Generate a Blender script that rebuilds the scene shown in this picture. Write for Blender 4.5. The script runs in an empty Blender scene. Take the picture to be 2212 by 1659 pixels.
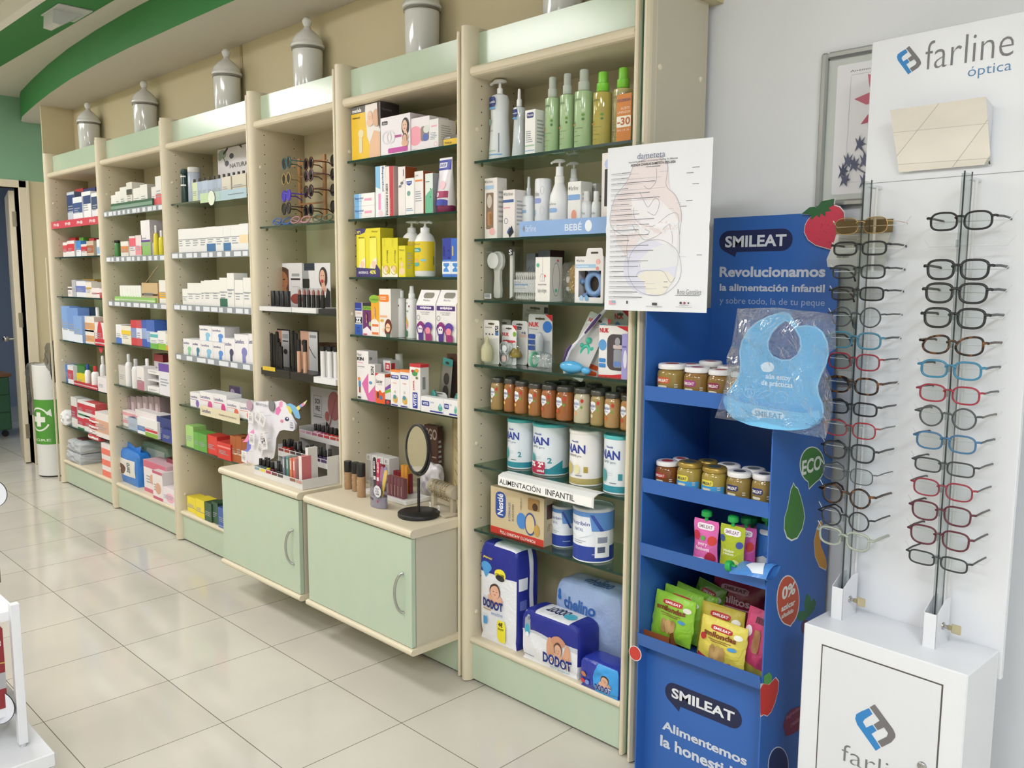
import bpy, math, random
from mathutils import Vector, Matrix
SC = bpy.context.scene
# ---------------------------------------------------------------- camera
F_PX = 1842.135; CX, CY = 1106.0, 829.5
CAM = Vector((7.0214, -2.1608, 1.5695))
YAW, PITCH, ROLL = math.radians(44.6206), math.radians(-6.9021), math.radians(0.3455)
fw = Vector((-math.sin(YAW)*math.cos(PITCH), math.cos(YAW)*math.cos(PITCH), math.sin(PITCH)))
r0 = fw.cross(Vector((0, 0, 1))).normalized(); u0 = r0.cross(fw)
RT = r0*math.cos(ROLL)+u0*math.sin(ROLL); UP = -r0*math.sin(ROLL)+u0*math.cos(ROLL)
cd = bpy.data.cameras.new('camera'); cam = bpy.data.objects.new('camera', cd)
SC.collection.objects.link(cam); SC.camera = cam
cd.sensor_fit = 'HORIZONTAL'; cd.sensor_width = 36.0; cd.lens = 36.0*F_PX/2212.0
cd.clip_start = 0.05; cd.clip_end = 60
cam.matrix_world = Matrix(((RT.x, UP.x, -fw.x, CAM.x), (RT.y, UP.y, -fw.y, CAM.y), (RT.z, UP.z, -fw.z, CAM.z), (0, 0, 0, 1)))
# ---------------------------------------------------------------- view, world
SC.view_settings.view_transform = 'Standard'; SC.view_settings.look = 'None'
SC.view_settings.exposure = 0.0; SC.view_settings.gamma = 1.0
w = bpy.data.worlds.new('world'); SC.world = w; w.use_nodes = True
w.node_tree.nodes['Background'].inputs[0].default_value = (0.9, 0.93, 1, 1)
w.node_tree.nodes['Background'].inputs[1].default_value = 0.3
SC.cycles.max_bounces = 10; SC.cycles.transparent_max_bounces = 24; SC.cycles.diffuse_bounces = 4
SC.cycles.glossy_bounces = 4
SC.cycles.use_adaptive_sampling = False
SC.cycles.sample_clamp_indirect = 4.0
LAMPS = [  # ceiling light panels, inferred and added fill: x, y, z, size x, size y, strength, colour
    (-0.36, -1.65, 3.035, 0.80, 0.60, 19.5, (1.0, 0.985, 0.975)),
    (0.72, -1.65, 3.035, 1.10, 0.60, 19.5, (1.0, 0.985, 0.975)),
    (3.36, -1.65, 3.035, 1.10, 0.60, 19.5, (1.0, 0.985, 0.975)),
    (2.0, -3.9, 3.035, 0.62, 0.62, 21, (1.0, 0.985, 0.975)),  # unseen panel, added as general fill light
    (4.6, -3.9, 3.035, 0.62, 0.62, 21, (1.0, 0.985, 0.98)),  # another unseen panel added for fill
    (6.4, -2.9, 3.035, 1.2, 0.62, 25, (0.95, 0.975, 1.0)),  # unseen cool panel, added to brighten the right end
    (8.3, -2.6, 3.035, 0.62, 1.2, 42, (0.90, 0.955, 1.0)),  # unseen cool fill, added to lift the white wall at right
    (-2.7, -0.9, 2.98, 0.6, 0.6, 20, (0.85, 0.93, 1.0)),  # unseen panel added to brighten the back room
]
# ---------------------------------------------------------------- pixel -> world helpers
def ray(px, py): return fw+RT*((px-CX)/F_PX)+UP*((CY-py)/F_PX)
def at(px, py, X=None, Y=None, Z=None):
    d = ray(px, py)
    t = (X-CAM.x)/d.x if X is not None else (Y-CAM.y)/d.y if Y is not None else (Z-CAM.z)/d.z
    return CAM+d*t
def proj(P):
    d = Vector(P)-CAM; z = d.dot(fw); return (CX+F_PX*d.dot(RT)/z, CY-F_PX*d.dot(UP)/z)
def xat(px, Y, Z):          # X of the point on the line (Y, Z) that stands in image column px
    k = (px-CX)/F_PX; n = RT-fw*k
    return CAM.x-((Y-CAM.y)*n.y+(Z-CAM.z)*n.z)/n.x
CROPS = {'P': (1360, 420, 3.072), 'Q': (1360, 900, 4.148), 'R': (1340, 1200, 3.613), 'T': (1680, 0, 3.607), 'U': (1760, 380, 4.878), 'V': (1760, 690, 4.878), 'W': (1760, 980, 3.686), 'X': (1680, 1200, 3.615), 'Y': (1280, 280, 3.95),
         'A': (1000, 100, 3.95), 'B': (1000, 500, 5.267), 'C': (1000, 790, 3.95), 'D': (1000, 1130, 3.136), 'E': (720, 190, 5.53),
         'F': (720, 460, 5.53), 'G': (720, 730, 3.857), 'H': (540, 190, 5.027), 'I': (540, 500, 4.608), 'J': (470, 830, 5.53),
         'K': (350, 200, 5.185), 'L': (350, 500, 4.608), 'M': (350, 820, 4.366), 'N': (90, 280, 4.366), 'O': (90, 640, 3.687), '0': (0, 0, 1.0)}
def cp(c, x, y): o = CROPS[c]; return (o[0]+x/o[2], o[1]+y/o[2])
# ---------------------------------------------------------------- materials
def lin(h):
    h = h.lstrip('#'); c = [int(h[i:i+2], 16)/255 for i in (0, 2, 4)]
    return tuple(x/12.92 if x <= .04045 else ((x+.055)/1.055)**2.4 for x in c)+(1,)
_m = {}
def mat(c, r=0.45, metal=0.0, kind=''):
    key = (c, r, metal, kind)
    if key in _m: return _m[key]
    m = bpy.data.materials.new('%s_%s' % (kind or 'paint', c.strip('#'))); m.use_nodes = True
    nt = m.node_tree; b = nt.nodes['Principled BSDF']; out = nt.nodes['Material Output']
    col = lin(c)
    b.inputs['Base Color'].default_value = col; b.inputs['Roughness'].default_value = r; b.inputs['Metallic'].default_value = metal
    if kind in ('glass', 'clear', 'film'):
        t = nt.nodes.new('ShaderNodeBsdfTransparent'); t.inputs[0].default_value = col
        g = nt.nodes.new('ShaderNodeBsdfGlossy'); g.inputs['Roughness'].default_value = r
        g.inputs[0].default_value = (1, 1, 1, 1)
        fr = nt.nodes.new('ShaderNodeLayerWeight'); fr.inputs[0].default_value = 0.5
        pw = nt.nodes.new('ShaderNodeMath'); pw.operation = 'POWER'; pw.inputs[1].default_value = 4.5 if kind != 'film' else 3.0
        ma = nt.nodes.new('ShaderNodeMath'); ma.operation = 'MULTIPLY_ADD'; ma.inputs[1].default_value = .8; ma.inputs[2].default_value = .04 if kind != 'film' else .09
        nt.links.new(fr.outputs['Facing'], pw.inputs[0]); nt.links.new(pw.outputs[0], ma.inputs[0])
        mx = nt.nodes.new('ShaderNodeMixShader')
        if kind == 'film':
            n = nt.nodes.new('ShaderNodeTexNoise'); n.inputs['Scale'].default_value = 26; n.inputs['Detail'].default_value = 3
            bp = nt.nodes.new('ShaderNodeBump'); bp.inputs['Strength'].default_value = 0.9; bp.inputs['Distance'].default_value = 0.02
            nt.links.new(n.outputs[0], bp.inputs['Height']); nt.links.new(bp.outputs[0], g.inputs['Normal']); nt.links.new(bp.outputs[0], fr.inputs['Normal'])
        nt.links.new(ma.outputs[0], mx.inputs[0]); nt.links.new(t.outputs[0], mx.inputs[1]); nt.links.new(g.outputs[0], mx.inputs[2])
        nt.links.new(mx.outputs[0], out.inputs[0]); nt.nodes.remove(b)
    elif kind == 'liquid':
        t = nt.nodes.new('ShaderNodeBsdfTransparent'); t.inputs[0].default_value = col
        mx = nt.nodes.new('ShaderNodeMixShader'); mx.inputs[0].default_value = 0.62
        nt.links.new(t.outputs[0], mx.inputs[1]); nt.links.new(b.outputs[0], mx.inputs[2]); nt.links.new(mx.outputs[0], out.inputs[0])
    elif kind == 'laminate':      # faintly mottled green laminate
        n = nt.nodes.new('ShaderNodeTexNoise'); n.inputs['Scale'].default_value = 14; n.inputs['Detail'].default_value = 5
        tc = nt.nodes.new('ShaderNodeTexCoord'); cr = nt.nodes.new('ShaderNodeMixRGB'); cr.inputs[1].default_value = col
        cr.inputs[2].default_value = (col[0]*1.13, col[1]*1.02, col[2]*0.98, 1)
        nt.links.new(tc.outputs['Object'], n.inputs['Vector']); nt.links.new(n.outputs[0], cr.inputs[0]); nt.links.new(cr.outputs[0], b.inputs['Base Color'])
    elif kind == 'tortoise':
        n = nt.nodes.new('ShaderNodeTexNoise'); n.inputs['Scale'].default_value = 90; n.inputs['Detail'].default_value = 3
        tc = nt.nodes.new('ShaderNodeTexCoord'); cr = nt.nodes.new('ShaderNodeValToRGB'); e = cr.color_ramp.elements
        e[0].position = .5; e[0].color = lin('#1a100a'); e[1].position = .68; e[1].color = lin('#7a4a20')
        nt.links.new(tc.outputs['Object'], n.inputs['Vector']); nt.links.new(n.outputs[0], cr.inputs[0]); nt.links.new(cr.outputs[0], b.inputs['Base Color'])
    elif kind == 'cloth':
        n = nt.nodes.new('ShaderNodeTexNoise'); n.inputs['Scale'].default_value = 400
        tc = nt.nodes.new('ShaderNodeTexCoord'); bp = nt.nodes.new('ShaderNodeBump'); bp.inputs['Strength'].default_value = .3
        nt.links.new(tc.outputs['Object'], n.inputs['Vector']); nt.links.new(n.outputs[0], bp.inputs['Height']); nt.links.new(bp.outputs[0], b.inputs['Normal'])
    elif kind == 'crinkle':       # soft printed plastic pack
        n = nt.nodes.new('ShaderNodeTexNoise'); n.inputs['Scale'].default_value = 22; n.inputs['Detail'].default_value = 4; n.inputs['Distortion'].default_value = 1.2
        tc = nt.nodes.new('ShaderNodeTexCoord'); bp = nt.nodes.new('ShaderNodeBump'); bp.inputs['Strength'].default_value = .45; bp.inputs['Distance'].default_value = .012
        nt.links.new(tc.outputs['Object'], n.inputs['Vector']); nt.links.new(n.outputs[0], bp.inputs['Height']); nt.links.new(bp.outputs[0], b.inputs['Normal'])
    elif kind == 'emit':
        b.inputs['Emission Color'].default_value = col; b.inputs['Emission Strength'].default_value = 1.0
    _m[key] = m
    return m
def tile_mat():
    m = bpy.data.materials.new('polished_floor_tiles'); m.use_nodes = True; nt = m.node_tree; b = nt.nodes['Principled BSDF']
    N = nt.nodes.new; L = nt.links.new
    tc = N('ShaderNodeTexCoord'); mp = N('ShaderNodeMapping'); mp.inputs['Location'].default_value = (-0.6753+0.0, 0.3854, 0)
    L(tc.outputs['Object'], mp.inputs['Vector'])
    br = N('ShaderNodeTexBrick'); br.offset = 0; br.squash = 1
    for k, v in (('Scale', 1.0), ('Mortar Size', 0.0017), ('Mortar Smooth', 0.2), ('Bias', 0.0), ('Brick Width', 0.45), ('Row Height', 0.45)): br.inputs[k].default_value = v
    br.inputs['Color1'].default_value = lin('#cdc7bb'); br.inputs['Color2'].default_value = lin('#d1ccc1'); br.inputs['Mortar'].default_value = lin('#6f675a')
    L(mp.outputs[0], br.inputs['Vector'])
    n = N('ShaderNodeTexNoise'); n.inputs['Scale'].default_value = 2.6; n.inputs['Detail'].default_value = 6; L(tc.outputs['Object'], n.inputs['Vector'])
    mx = N('ShaderNodeMixRGB'); mx.blend_type = 'MULTIPLY'; mx.inputs[0].default_value = 0.35
    cr = N('ShaderNodeValToRGB'); cr.color_ramp.elements[0].position = .35; cr.color_ramp.elements[0].color = (.78, .79, .8, 1); cr.color_ramp.elements[1].position = .65
    L(n.outputs[0], cr.inputs[0]); L(br.outputs[0], mx.inputs[1]); L(cr.outputs[0], mx.inputs[2]); L(mx.outputs[0], b.inputs['Base Color'])
    b.inputs['Roughness'].default_value = 0.09; b.inputs['IOR'].default_value = 1.5
    bp = N('ShaderNodeBump'); bp.inputs['Strength'].default_value = 0.25; bp.inputs['Distance'].default_value = .002; bp.invert = True
    L(br.outputs[1], bp.inputs['Height']); L(bp.outputs[0], b.inputs['Normal'])
    return m
def wall_mat(c, r=0.7, name='wall_paint'):
    m = bpy.data.materials.new(name); m.use_nodes = True; nt = m.node_tree; b = nt.nodes['Principled BSDF']
    b.inputs['Base Color'].default_value = lin(c); b.inputs['Roughness'].default_value = r
    n = nt.nodes.new('ShaderNodeTexNoise'); n.inputs['Scale'].default_value = 60; n.inputs['Detail'].default_value = 4
    tc = nt.nodes.new('ShaderNodeTexCoord'); bp = nt.nodes.new('ShaderNodeBump'); bp.inputs['Strength'].default_value = .06
    nt.links.new(tc.outputs['Object'], n.inputs['Vector']); nt.links.new(n.outputs[0], bp.inputs['Height']); nt.links.new(bp.outputs[0], b.inputs['Normal'])
    return m
# ---------------------------------------------------------------- mesh builder
_txt = {}
def text_mesh(s, bold=0.0, sp=1.0):
    k = (s, bold, sp)
    if k in _txt: return _txt[k]
    cu = bpy.data.curves.new('t', 'FONT'); cu.body = s; cu.size = 1; cu.offset = bold; cu.space_character = sp; cu.resolution_u = 3
    o = bpy.data.objects.new('t', cu); me = bpy.data.meshes.new_from_object(o)
    vs = [(v.co.x, v.co.y) for v in me.vertices]; fs = [tuple(p.vertices) for p in me.polygons]
    bpy.data.meshes.remove(me); bpy.data.objects.remove(o); bpy.data.curves.remove(cu)
    if vs:
        x0 = min(v[0] for v in vs); x1 = max(v[0] for v in vs); y0 = min(v[1] for v in vs); y1 = max(v[1] for v in vs)
        vs = [((x-x0)/(x1-x0 or 1), (y-y0)/(y1-y0 or 1)) for x, y in vs]
    _txt[k] = (vs, fs); return _txt[k]
class MB:
    def __init__(s): s.v = []; s.f = []; s.m = []; s.sm = []; s.ms = []
    def mi(s, m):
        if isinstance(m, str): m = mat(m)
        if m not in s.ms: s.ms.append(m)
        return s.ms.index(m)
    def add(s, vs, fs, m, smooth=False):
        o = len(s.v); s.v += [tuple(v) for v in vs]; i = s.mi(m)
        for f in fs: s.f.append(tuple(o+k for k in f)); s.m.append(i); s.sm.append(smooth)
        return s
    def box(s, x0, x1, y0, y1, z0, z1, m, b=0.0, ax='z'):
        if b <= 0:
            v = [(x, y, z) for z in (z0, z1) for y in (y0, y1) for x in (x0, x1)]
            return s.add(v, [(0, 2, 3, 1), (4, 5, 7, 6), (0, 1, 5, 4), (2, 6, 7, 3), (0, 4, 6, 2), (1, 3, 7, 5)], m)
        X = [(x0, x0+b), (x1, x1-b)]; Y = [(y0, y0+b), (y1, y1-b)]; Z = [(z0, z0+b), (z1, z1-b)]
        v = []; id = {}
        for i in (0, 1):
            for j in (0, 1):
                for k in (0, 1):
                    for a, P in enumerate(((X[i][0], Y[j][1], Z[k][1]), (X[i][1], Y[j][0], Z[k][1]), (X[i][1], Y[j][1], Z[k][0]))):
                        id[i, j, k, a] = len(v); v.append(P)
        f = []
        def q(a, flip):
            f.append(tuple(a[::-1]) if flip else tuple(a))
        for i in (0, 1): q([id[i, 0, 0, 0], id[i, 1, 0, 0], id[i, 1, 1, 0], id[i, 0, 1, 0]], i == 0)
        for j in (0, 1): q([id[0, j, 0, 1], id[1, j, 0, 1], id[1, j, 1, 1], id[0, j, 1, 1]], j == 1)
        for k in (0, 1): q([id[0, 0, k, 2], id[1, 0, k, 2], id[1, 1, k, 2], id[0, 1, k, 2]], k == 0)
        for i in (0, 1):
            for j in (0, 1): q([id[i, j, 0, 0], id[i, j, 0, 1], id[i, j, 1, 1], id[i, j, 1, 0]], (i+j) % 2 == 1)
            for k in (0, 1): q([id[i, 0, k, 0], id[i, 1, k, 0], id[i, 1, k, 2], id[i, 0, k, 2]], (i+k) % 2 == 1)
        for j in (0, 1):
            for k in (0, 1): q([id[0, j, k, 1], id[0, j, k, 2], id[1, j, k, 2], id[1, j, k, 1]], (j+k) % 2 == 1)
        for i in (0, 1):
            for j in (0, 1):
                for k in (0, 1): q([id[i, j, k, 0], id[i, j, k, 1], id[i, j, k, 2]], (i+j+k) % 2 == 0)
        return s.add(v, f, m)
    def prism(s, poly, a, b, m, ax='x', smooth=False):   # polygon extruded along ax; poly in the two other axes (order xyz)
        n = len(poly)
        P = (lambda p, t: (t, p[0], p[1])) if ax == 'x' else (lambda p, t: (p[0], t, p[1])) if ax == 'y' else (lambda p, t: (p[0], p[1], t))
        v = [P(p, a) for p in poly]+[P(p, b) for p in poly]
        s.add(v, [tuple(range(n)), tuple(range(2*n-1, n-1, -1))], m)
        return s.add(v, [(i, (i+1) % n, n+(i+1) % n, n+i) for i in range(n)], m, smooth)
    def lathe(s, prof, m, n=24, c=(0, 0, 0), sx=1, sy=1, smooth=True, cap=True):   # prof: (r, z) from bottom to top
        runs = [[prof[0]]]
        for i in range(1, len(prof)):
            runs[-1].append(prof[i])
            if i < len(prof)-1:
                a = math.atan2(prof[i][1]-prof[i-1][1], prof[i][0]-prof[i-1][0]); b = math.atan2(prof[i+1][1]-prof[i][1], prof[i+1][0]-prof[i][0])
                if abs((b-a+math.pi) % (2*math.pi)-math.pi) > .8: runs.append([prof[i]])
        first = last = None
        for run in runs:
            v = []; f = []
            for r, z in run:
                for k in range(n): a = 2*math.pi*k/n; v.append((c[0]+sx*r*math.cos(a), c[1]+sy*r*math.sin(a), c[2]+z))
            for i in range(len(run)-1):
                for k in range(n): f.append((i*n+k, i*n+(k+1) % n, (i+1)*n+(k+1) % n, (i+1)*n+k))
            s.add(v, f, m, smooth); first = first or v[:n]; last = v[-n:]
        if cap:
            if prof[0][0] > 1e-6: s.add(first, [tuple(range(n-1, -1, -1))], m)
            if prof[-1][0] > 1e-6: s.add(last, [tuple(range(n))], m)
        return s
    def tube(s, pts, r, m, n=8, closed=False, flat=None):
        pts = [Vector(p) for p in pts]; N = len(pts); v = []; f = []
        rr = r if isinstance(r, (list, tuple)) else [r]*N; prev = None
        for i, p in enumerate(pts):
            if closed: t = pts[(i+1) % N]-pts[i-1]
            else: t = pts[min(i+1, N-1)]-pts[max(i-1, 0)]
            t.normalize()
            if prev is None:
                up = Vector((0, 0, 1)) if abs(t.z) < .9 else Vector((1, 0, 0))
                a = t.cross(up).normalized()
            else:
                a = prev-t*prev.dot(t)
                a = a.normalized() if a.length > 1e-6 else t.cross(Vector((0, 0, 1))).normalized()
            prev = a; b = t.cross(a)
            for k in range(n):
                g = 2*math.pi*k/n; fa = 1 if flat is None else flat
                v.append(p+a*(rr[i]*math.cos(g)*fa)+b*(rr[i]*math.sin(g)))
        for i in range(N if closed else N-1):
            j = (i+1) % N
            for k in range(n): f.append((i*n+k, i*n+(k+1) % n, j*n+(k+1) % n, j*n+k))
        s.add(v, f, m, True)
        if not closed: s.add(v[:n], [tuple(range(n-1, -1, -1))], m); s.add(v[-n:], [tuple(range(n))], m)
        return s
    def ball(s, c, r, m, n=16, sc=(1, 1, 1)):
        prof = [(max(1e-7, r*math.sin(math.pi*i/(n//2))), -r*math.cos(math.pi*i/(n//2))) for i in range(n//2+1)]
        v = []; f = []
        for pr, z in prof:
            for k in range(n): a = 2*math.pi*k/n; v.append((c[0]+sc[0]*pr*math.cos(a), c[1]+sc[1]*pr*math.sin(a), c[2]+sc[2]*z))
        for i in range(len(prof)-1):
            for k in range(n): f.append((i*n+k, i*n+(k+1) % n, (i+1)*n+(k+1) % n, (i+1)*n+k))
        return s.add(v, f, m, True)
    def decor(s, prims, w, h, fm, t0=0.0004, cols=None, dt=0.00025):
        """flat print laid on a surface; fm(u, v, off) -> point, u in 0..w, v in 0..h; prims in fractions"""
        off = t0; K = cols if isinstance(cols, int) else None; cy = cols == 'cyl'
        for p in prims:
            k = p[0]; c = p[-1] if k != 't' else p[6]
            if (cy or K) and k in 'rRpe':
                Q = [(p[1], p[2]), (p[3], p[2]), (p[3], p[4]), (p[1], p[4])] if k in 'rR' else p[1]
                if k == 'e': Q = [(p[1]+p[3]*math.cos(math.pi*i/10), p[2]+p[4]*math.sin(math.pi*i/10)) for i in range(20)]
                ua = min(q[0] for q in Q); ub = max(q[0] for q in Q); n = max(1, math.ceil((ub-ua)*(48 if cy else K*1.4))); V = []
                nv = 1 if cy else max(1, math.ceil((max(q[1] for q in Q)-min(q[1] for q in Q))*K*1.4))
                us = sorted(set([round(ua+(ub-ua)*i/n, 6) for i in range(n+1)]+([round(q[0], 6) for q in Q])))
                for uu in us:
                    lo, hi = 1e9, -1e9
                    for i in range(len(Q)):
                        a, b = Q[i], Q[(i+1) % len(Q)]
                        if min(a[0], b[0])-1e-5 <= uu <= max(a[0], b[0])+1e-5:
                            for vv in ([a[1]+(b[1]-a[1])*(uu-a[0])/(b[0]-a[0])] if abs(b[0]-a[0]) > 1e-5 else [a[1], b[1]]): lo = min(lo, vv); hi = max(hi, vv)
                    if k == 'R': e_ = min(uu-ua, ub-uu)/max(ub-ua, 1e-9); sh = max(0, .12-e_)/.12*.22*(hi-lo); lo += sh; hi -= sh
                    V += [fm(uu*w, (lo+(hi-lo)*j/nv)*h, off) for j in range(nv+1)]
                m_ = nv+1; s.add(V, [(i*m_+j, (i+1)*m_+j, (i+1)*m_+j+1, i*m_+j+1) for i in range(len(us)-1) for j in range(nv)], c); off += dt; continue
            if k == 'r':
                u0, v0, u1, v1 = p[1]*w, p[2]*h, p[3]*w, p[4]*h
                n = K or 1; nv = 1 if K is None else max(2, K)
                V = [fm(u0+(u1-u0)*i/n, v0+(v1-v0)*j/nv, off) for j in range(nv+1) for i in range(n+1)]
                s.add(V, [(j*(n+1)+i, j*(n+1)+i+1, (j+1)*(n+1)+i+1, (j+1)*(n+1)+i) for j in range(nv) for i in range(n)], c)
            elif k == 'e':
                cu, cv, ru, rv = p[1]*w, p[2]*h, p[3]*w, p[4]*h; n = 20
                if cols is None:
                    s.add([fm(cu+ru*math.cos(2*math.pi*i/n), cv+rv*math.sin(2*math.pi*i/n), off) for i in range(n)], [tuple(range(n))], c)
                else:
                    V = []; n = 12
                    for i in range(n+1):
                        a = math.pi*(1-i/n); uu = cu+ru*math.cos(a); dv = rv*math.sin(a)
                        V += [fm(uu, cv-dv, off), fm(uu, cv+dv, off)]
                    s.add(V, [(2*i, 2*i+2, 2*i+3, 2*i+1) for i in range(n)], c)
            elif k == 'p':
                s.add([fm(a*w, b*h, off) for a, b in p[1]], [tuple(range(len(p[1])))], c)
            elif k == 'R':      # rounded rectangle
                u0, v0, u1, v1 = p[1]*w, p[2]*h, p[3]*w, p[4]*h; r = min(abs(u1-u0), abs(v1-v0))*p[5]
                P = []
                for cx_, cy_, a0 in ((u1-r, v1-r, 0), (u0+r, v1-r, 90), (u0+r, v0+r, 180), (u1-r, v0+r, 270)):
                    for i in range(5): a = math.radians(a0+22.5*i); P.append((cx_+r*math.cos(a), cy_+r*math.sin(a)))
                s.add([fm(a, b, off) for a, b in P], [tuple(range(len(P)))], c)
            elif k == 'o':      # ellipse outline
                cu, cv, ru, rv, tw = p[1]*w, p[2]*h, p[3]*w, p[4]*h, p[5]*w; n = 24; V = []
                for i in range(n):
                    a = 2*math.pi*i/n; ca, sa = math.cos(a), math.sin(a)
                    V += [fm(cu+ru*ca, cv+rv*sa, off), fm(cu+(ru-tw)*ca, cv+(rv-tw)*sa, off)]
                s.add(V, [(2*i, (2*i+2) % (2*n), (2*i+3) % (2*n), 2*i+1) for i in range(n)], c)
            elif k == 'l':      # line strip: pts, width fraction of w
                P = [(a*w, b*h) for a, b in p[1]]; tw = p[2]*w/2; V = []
                for i, q in enumerate(P):
                    a = P[max(i-1, 0)]; b = P[min(i+1, len(P)-1)]; dx, dy = b[0]-a[0], b[1]-a[1]; L = math.hypot(dx, dy) or 1
                    V += [fm(q[0]-dy/L*tw, q[1]+dx/L*tw, off), fm(q[0]+dy/L*tw, q[1]-dx/L*tw, off)]
                s.add(V, [(2*i, 2*i+1, 2*i+3, 2*i+2) for i in range(len(P)-1)], c)
            elif k == 't':      # text: s, u0, v0, u1, v1, colour, [rot 0/90/-90/180], [bold]
                rot = p[7] if len(p) > 7 else 0; bold = p[8] if len(p) > 8 else 0.0
                vs, fs = text_mesh(p[1], bold); u0, v0, u1, v1 = p[2]*w, p[3]*h, p[4]*w, p[5]*h
                V = []
                for a, b in vs:
                    if rot == 90: a, b = 1-b, a
                    elif rot == -90: a, b = b, 1-a
                    elif rot == 180: a, b = 1-a, 1-b
                    V.append(fm(u0+(u1-u0)*a, v0+(v1-v0)*b, off+(.0012 if K and K > 13 else 0)))
                s.add(V, fs, c)
            off += dt
        return s
    def lines(s, w, h, fm, u0, u1, v0, v1, n, c='#8a8f96', t0=.0006, seed=0, cols=None):   # small print as thin grey rules
        rd = random.Random(seed); P = []
        for i in range(n):
            v = v1-(v1-v0)*(i+.5)/n; t = (v1-v0)/n*.22; P.append(('r', u0, v-t, u0+(u1-u0)*rd.uniform(.6, 1), v+t, c))
        return s.decor(P, w, h, fm, t0=t0, dt=0, cols=cols)
    def xf(s, M):
        s.v = [tuple(M @ Vector(v)) for v in s.v]; return s
    def build(s, name, parent=None, loc=(0, 0, 0), rz=0, M=None, flip=False):
        me = bpy.data.meshes.new(name); me.from_pydata(s.v, [], s.f)
        for m in s.ms: me.materials.append(m)
        me.polygons.foreach_set('material_index', s.m); me.polygons.foreach_set('use_smooth', s.sm); me.update()
        o = bpy.data.objects.new(name, me); SC.collection.objects.link(o)
        if parent: o.parent = parent
        if M is not None: o.matrix_basis = M
        else: o.location = loc; o.rotation_euler = (0, 0, rz)
        return o
def tag(o, label, cat, group=None):
    o['label'] = label; o['category'] = cat
    if group: o['group'] = group
    return o
def thing(name, label, cat, loc=(0, 0, 0), rz=0, group=None, M=None):
    o = bpy.data.objects.new(name, None); SC.collection.objects.link(o); o.empty_display_size = .05
    if M is not None: o.matrix_basis = M
    else: o.location = loc; o.rotation_euler = (0, 0, rz)
    return tag(o, label, cat, group)
def struct(o): o['kind'] = 'structure'; return o
def dup(o, parent=None):
    c = o.copy(); SC.collection.objects.link(c); c.parent = parent
    for ch in list(o.children): dup(ch, c)
    return c
def flat(y=0.0, x=0.0, z=0.0): return lambda u, v, o: (x+u, y-o, z+v)          # face looking to -y
def sideX(X, y0=0.0, z=0.0): return lambda u, v, o: (X+o, y0+u, z+v)            # face looking to +x
def topZ(Z, x=0.0, y=0.0): return lambda u, v, o: (x+u, y+v, Z+o)
def cyl(R, z=0.0, cx=0.0, cy=0.0, sy=1.0): return lambda u, v, o: (cx+(R+o)*math.sin(u/R), cy-sy*(R+o)*math.cos(u/R), z+v)
ORD = ['first', 'second', 'third', 'fourth', 'fifth', 'sixth', 'seventh', 'eighth', 'ninth', 'tenth', 'eleventh', 'twelfth', 'thirteenth', 'fourteenth', 'fifteenth', 'sixteenth', 'seventeenth', 'eighteenth', 'nineteenth', 'twentieth']
# ================================================================= the setting
CREAM = mat('#dacfb6', .42); CREAM2 = mat('#c6bfab', .5); GREEN = mat('#b5c9b4', .2, kind='laminate'); GREENE = mat('#8fa893', .4)
WHITE_P = wall_mat('#e4e6ea', .6, 'white_wall_paint'); GRN_W = wall_mat('#7fa888', .7, 'green_wall_paint'); CEIL_P = wall_mat('#c9c3b6', .8, 'ceiling_paint')
DKGRN = wall_mat('#2f7a3a', .6, 'dark_green_paint'); CREAM_W = wall_mat('#c9bd99', .6, 'cream_wall_panel'); BLUE_W = wall_mat('#8f9db4', .7, 'bluish_wall_paint')
WL = -0.85; ZC = 3.02; ZS = 2.83; ZH = 3.12
mb = MB(); mb.box(-4.6, 9.6, -5.6, 2.4, -.1, 0, tile_mat()); struct(mb.build('floor'))
# ceiling: recessed field, raised field towards the room, soffit over the shelves
mb = MB(); mb.box(-4.6, 9.6, -0.30, 2.4, ZC, ZC+.2, CEIL_P)
mb.box(-4.6, 9.6, -.55, -.30, ZC, ZC+.2, DKGRN)
mb.box(-4.6, 9.6, -5.6, -.60, ZH, ZH+.1, CEIL_P); mb.box(-4.6, 9.6, -.60, -.55, ZC+.001, ZC+.2, mat('#e8e4da', .7))
struct(mb.build('ceiling'))
arc = [(-.95, .16), (-.80, .095), (-.6, .045), (-.05, -.028), (.5, -.09), (1.05, -.138), (1.6, -.165), (2.1, -.175), (2.8, -.17), (3.4, -.16), (4.4, -.14), (5.5, -.12)]
mb = MB(); poly = arc+[(5.5, .33), (-.95, .33)]
mb.prism(poly, ZS, ZC, CEIL_P, ax='z'); n = len(arc)
mb.add([(x, y-.001, z) for z in (ZS, ZC) for x, y in arc], [(i, i+1, n+i+1, n+i) for i in range(n-1)], DKGRN)
struct(mb.build('trim_1'))      # soffit with green fascia
mb = MB(); mb.box(-.0, 5.5, .225, .33, 2.45, ZS, CREAM_W); mb.box(2.577, 2.60, .221, .226, 2.45, ZS, mat('#a8986f'))
mb.box(-.02, .0, 0.0, .33, 0, ZS, CREAM_W)
struct(mb.build('trim_2'))      # cream panel above the shelving
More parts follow.
